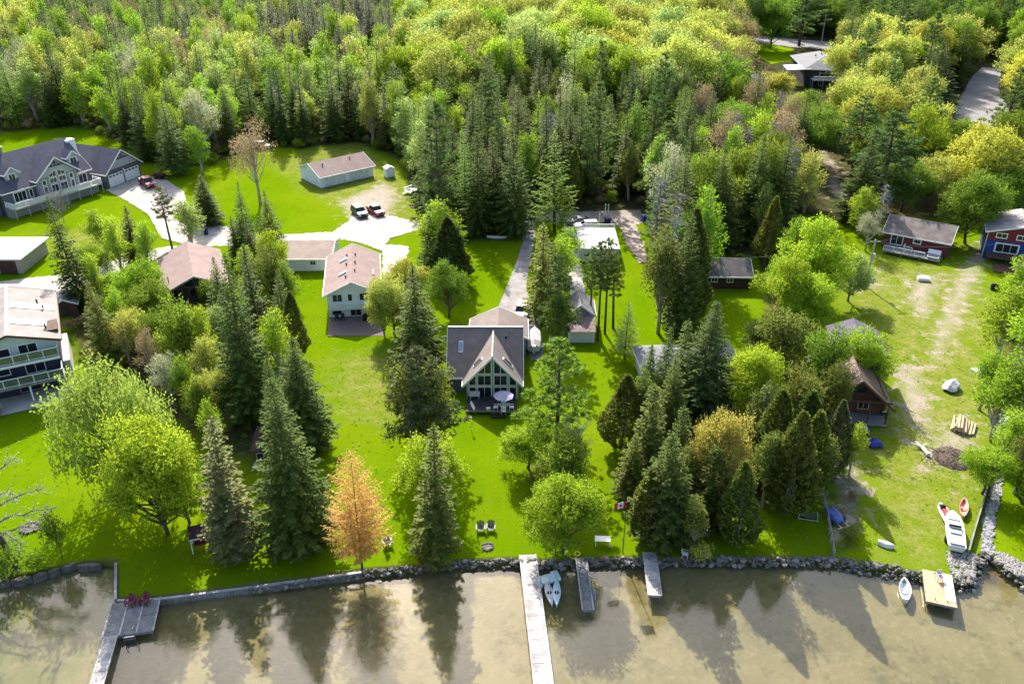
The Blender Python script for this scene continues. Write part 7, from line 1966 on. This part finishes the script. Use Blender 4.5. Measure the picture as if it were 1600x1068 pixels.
for i in order:
    x, y = PA[i]
    u, v, sc_ = proj(x, y, 7)
    if u < -90 or u > 1690: continue
    if proj(x, y, 18)[1] < -60 and y > 330: continue
    k, fo = species(u, v, wr)
    big = 1.12 if y < 215 else (1.42 if k in ('bigbroad', 'broad', 'aspen', 'larch') else 1.25)
    hw = wr.uniform(*HW[k]) * big; sp = hw * 1.1
    if near(x, y, sp) or keep_off(x, y): continue
    hg = wr.uniform(*HT[k]) * (1 + (big - 1) * .75)
    # openings in the canopy: the far house, its lawn, the side road and the sandy path lie in clearings
    tu, tv, ts = proj(x, y, hg)
    if any(y < yy and tu + hw * ts > a and tu - hw * ts < b and tv < d and v + 40 > c for (a, b, c, d, yy) in ((1226, 1298, 72, 128, 290), (1506, 1550, 118, 168, 262), (1290, 1332, 268, 322, 172), (1195, 1230, 60, 80, 330))): continue
    cellmap.setdefault((int(x // 4), int(y // 4)), []).append((x, y, sp))
    cand.append((x, y, k, fo, hg, hw, u, v))
def wood_place(u, v):
    if u < 260: return 'behind the slate roofed house'
    if u < 480: return 'beyond the back lawn'
    if u < 660: return 'behind the white workshop'
    if u < 830: return 'behind the driveway lawn'
    if u < 1080: return 'behind the white trailer'
    if u < 1270: return 'beside the grey snags'
    return 'around the far dark house'
WORD = {'spruce': 'dark pointed spruce', 'slimspruce': 'slim dark spruce', 'larch': 'soft green larch', 'aspen': 'slender light tree', 'broad': 'rounded leafy tree', 'bigbroad': 'large rounded leafy tree',
        'budding': 'half bare budding tree', 'cedar': 'olive cedar', 'dead': 'grey dead snag', 'pine': 'layered pine'}
FWORD = {'yellowgreen': 'yellow green', 'bright': 'bright green', 'yellow': 'golden', 'pale': 'pale green', 'green': 'mid green', 'amber': 'amber', 'white': 'whitish', 'bud': 'pinkish brown', 'greyspruce': 'greyish'}
cand.sort(key=lambda c: c[1])
singles, mass, count = [], [], {}
for c in cand:
    nm = NAMES[c[2]]
    vis = -40 < c[6] < 1640
    if vis and c[1] < 268 and count.get(nm, 0) < 220 and len(singles) < 720:
        singles.append(c); count[nm] = count.get(nm, 0) + 1
    else: mass.append(c)
def ordinal(n): return str(n) + ('th' if 10 <= n % 100 <= 20 else {1: 'st', 2: 'nd', 3: 'rd'}.get(n % 10, 'th'))
bylab = {}
for c in singles:
    lb = ((FWORD[c[3]] + ' ') if c[3] in FWORD and c[2] not in ('larch',) else '') + WORD[c[2]] + ' ' + wood_place(c[6], c[7])
    bylab.setdefault(lb, []).append(c)
for lb, cs in bylab.items():
    cs.sort(key=lambda c: c[1])
    n = len(cs); nrow = 1 if n <= 6 else (2 if n <= 16 else 3)
    rn = {1: ('',), 2: (', front row', ', back row'), 3: (', front row', ', middle row', ', back row')}[nrow]
    for i in range(nrow):
        row = sorted(cs[i * n // nrow:(i + 1) * n // nrow], key=lambda c: c[6])
        for j, (x, y, k, fo, hg, hw, u, v) in enumerate(row):
            full = lb + rn[i] + (', ' + ordinal(j + 1) + ' from left' if len(row) > 1 else '')
            place_tree(k, x, y, hg, hw, full, fo, WORD[k] + ' trees ' + wood_place(u, v), r=wr)

# the rest of the woods reads as one mass: instanced from the same trees
def mass_object(name, items, label, protos):
    """items: (x, y, z, proto index, rotation, sx, sz)"""
    pc = bpy.data.collections.new(name + '_kinds')
    for i, (cm, tm, fm, bark) in enumerate(protos):
        me = bpy.data.meshes.new('kind_%03d' % i)
        bm = bmesh.new(); bm.from_mesh(cm); nf = len(bm.faces)
        if tm is not None: bm.from_mesh(tm)
        bm.faces.ensure_lookup_table()
        for f in bm.faces[nf:]: f.material_index = 1
        bm.to_mesh(me); bm.free()
        me.materials.clear(); me.materials.append(fm); me.materials.append(bark)
        pc.objects.link(bpy.data.objects.new('kind_%03d' % i, me))
    me = bpy.data.meshes.new(name)
    me.from_pydata([(i[0], i[1], i[2]) for i in items], [], [])
    for an, ty, vals in (('pick', 'INT', [i[3] for i in items]), ('turn', 'FLOAT', [i[4] for i in items]), ('sx', 'FLOAT', [i[5] for i in items]), ('sz', 'FLOAT', [i[6] for i in items])):
        a = me.attributes.new(an, ty, 'POINT'); a.data.foreach_set('value', vals)
    o = tag(link_mesh(name, me), label, kind='stuff')
    ng = bpy.data.node_groups.new(name + '_nodes', 'GeometryNodeTree')
    ng.interface.new_socket('Geometry', in_out='INPUT', socket_type='NodeSocketGeometry'); ng.interface.new_socket('Geometry', in_out='OUTPUT', socket_type='NodeSocketGeometry')
    N = ng.nodes; L = ng.links
    gi = N.new('NodeGroupInput'); go = N.new('NodeGroupOutput'); ip = N.new('GeometryNodeInstanceOnPoints'); ci = N.new('GeometryNodeCollectionInfo')
    ci.inputs['Collection'].default_value = pc; ci.inputs['Separate Children'].default_value = True; ci.inputs['Reset Children'].default_value = True
    def attr(n, t):
        a = N.new('GeometryNodeInputNamedAttribute'); a.data_type = t; a.inputs['Name'].default_value = n; return a.outputs['Attribute']
    cr = N.new('ShaderNodeCombineXYZ'); L.new(attr('turn', 'FLOAT'), cr.inputs['Z'])
    cs = N.new('ShaderNodeCombineXYZ'); sxa = attr('sx', 'FLOAT'); L.new(sxa, cs.inputs['X']); L.new(sxa, cs.inputs['Y']); L.new(attr('sz', 'FLOAT'), cs.inputs['Z'])
    L.new(gi.outputs[0], ip.inputs['Points']); L.new(ci.outputs[0], ip.inputs['Instance']); ip.inputs['Pick Instance'].default_value = True
    L.new(attr('pick', 'INT'), ip.inputs['Instance Index']); L.new(cr.outputs[0], ip.inputs['Rotation']); L.new(cs.outputs[0], ip.inputs['Scale'])
    L.new(ip.outputs[0], go.inputs[0])
    md = o.modifiers.new('scatter', 'NODES'); md.node_group = ng
    return o
protos, pidx, items = [], {}, []
for (x, y, k, fo, hg, hw, u, v) in mass:
    vi = wr.randrange(len(PROTO[k])); key = (k, fo, vi)
    cm, tm, h0, r0 = PROTO[k][vi]
    if key not in pidx:
        pidx[key] = len(protos); protos.append((cm, tm, FOL[fo], M_BARK))
    items.append((x, y, -.03, pidx[key], wr.uniform(0, 6.28), hw / r0, hg / h0))
mass_object('forest', items, 'mixed spring forest filling the top of the picture', protos)
# undergrowth along the woods edge and in the groves
ub = []; up = [(PROTO['bush'][i][0], None, FOL[f], M_BARK) for i in range(3) for f in ('green', 'cedar', 'bright', 'bud')]
ux = np.array([(wr.uniform(-130, 130), wr.uniform(62, 240)) for _ in range(9000)])
dw = in_poly(ux[:, 0], ux[:, 1], WOOD); dg_ = np.full(len(ux), -9.)
for g in GROVES: dg_ = np.maximum(dg_, in_poly(ux[:, 0], ux[:, 1], g))
hz = np.full(len(ux), -9.)
for g in HOUSE_ZONES: hz = np.maximum(hz, in_poly(ux[:, 0], ux[:, 1], g))
for (x, y), a, b, c in zip(ux, dw, dg_, hz):
    if c > -1 or not ((0 < a < 26 and wr.random() < .8) or (b > 0 and wr.random() < .35)): continue
    s = wr.uniform(.2, .75); ub.append((x, y, -.05, wr.randrange(len(up)), wr.uniform(0, 6.28), s, s * wr.uniform(.7, 1.3)))
bt = MB(); gr_ = random.Random(4)
for _ in range(14):
    a_ = gr_.uniform(0, 6.28); d_ = gr_.uniform(0, .16); c_ = Vector((d_ * math.cos(a_), d_ * math.sin(a_), 0)); t_ = c_ + Vector((gr_.uniform(-.08, .08), gr_.uniform(-.08, .08), gr_.uniform(.06, .15))); s_ = Vector((-math.sin(a_), math.cos(a_), 0)) * .025
    bt.add([c_ - s_, c_ + s_, t_], [(0, 1, 2)])
tuft = bt.mesh('tuft'); tuft.materials.append(None)
tp = [(tuft, None, FOL[f], M_BARK) for f in ('bright', 'green', 'yellowgreen', 'pale')]
gp = np.array([(wr.uniform(-75, 62), wr.uniform(56, 125)) for _ in range(4500)])
ok_ = (gp[:, 1] > shore_y(gp[:, 0]) + .5) & (in_poly(gp[:, 0], gp[:, 1], WOOD) < -1)
gi_ = [(x, y, -.04, wr.choice((0, 1, 1, 2, 3)), wr.uniform(0, 6.28), wr.uniform(.6, 1.6), wr.uniform(.5, 1.3)) for (x, y) in gp[ok_]]
mass_object('grass', gi_, 'tufts of longer grass and weeds in the lawns', tp)
mass_object('undergrowth', ub, 'low bushes and ferns under the trees', up)
print('trees', len(singles), 'mass', len(mass), count, 'undergrowth', len(ub))
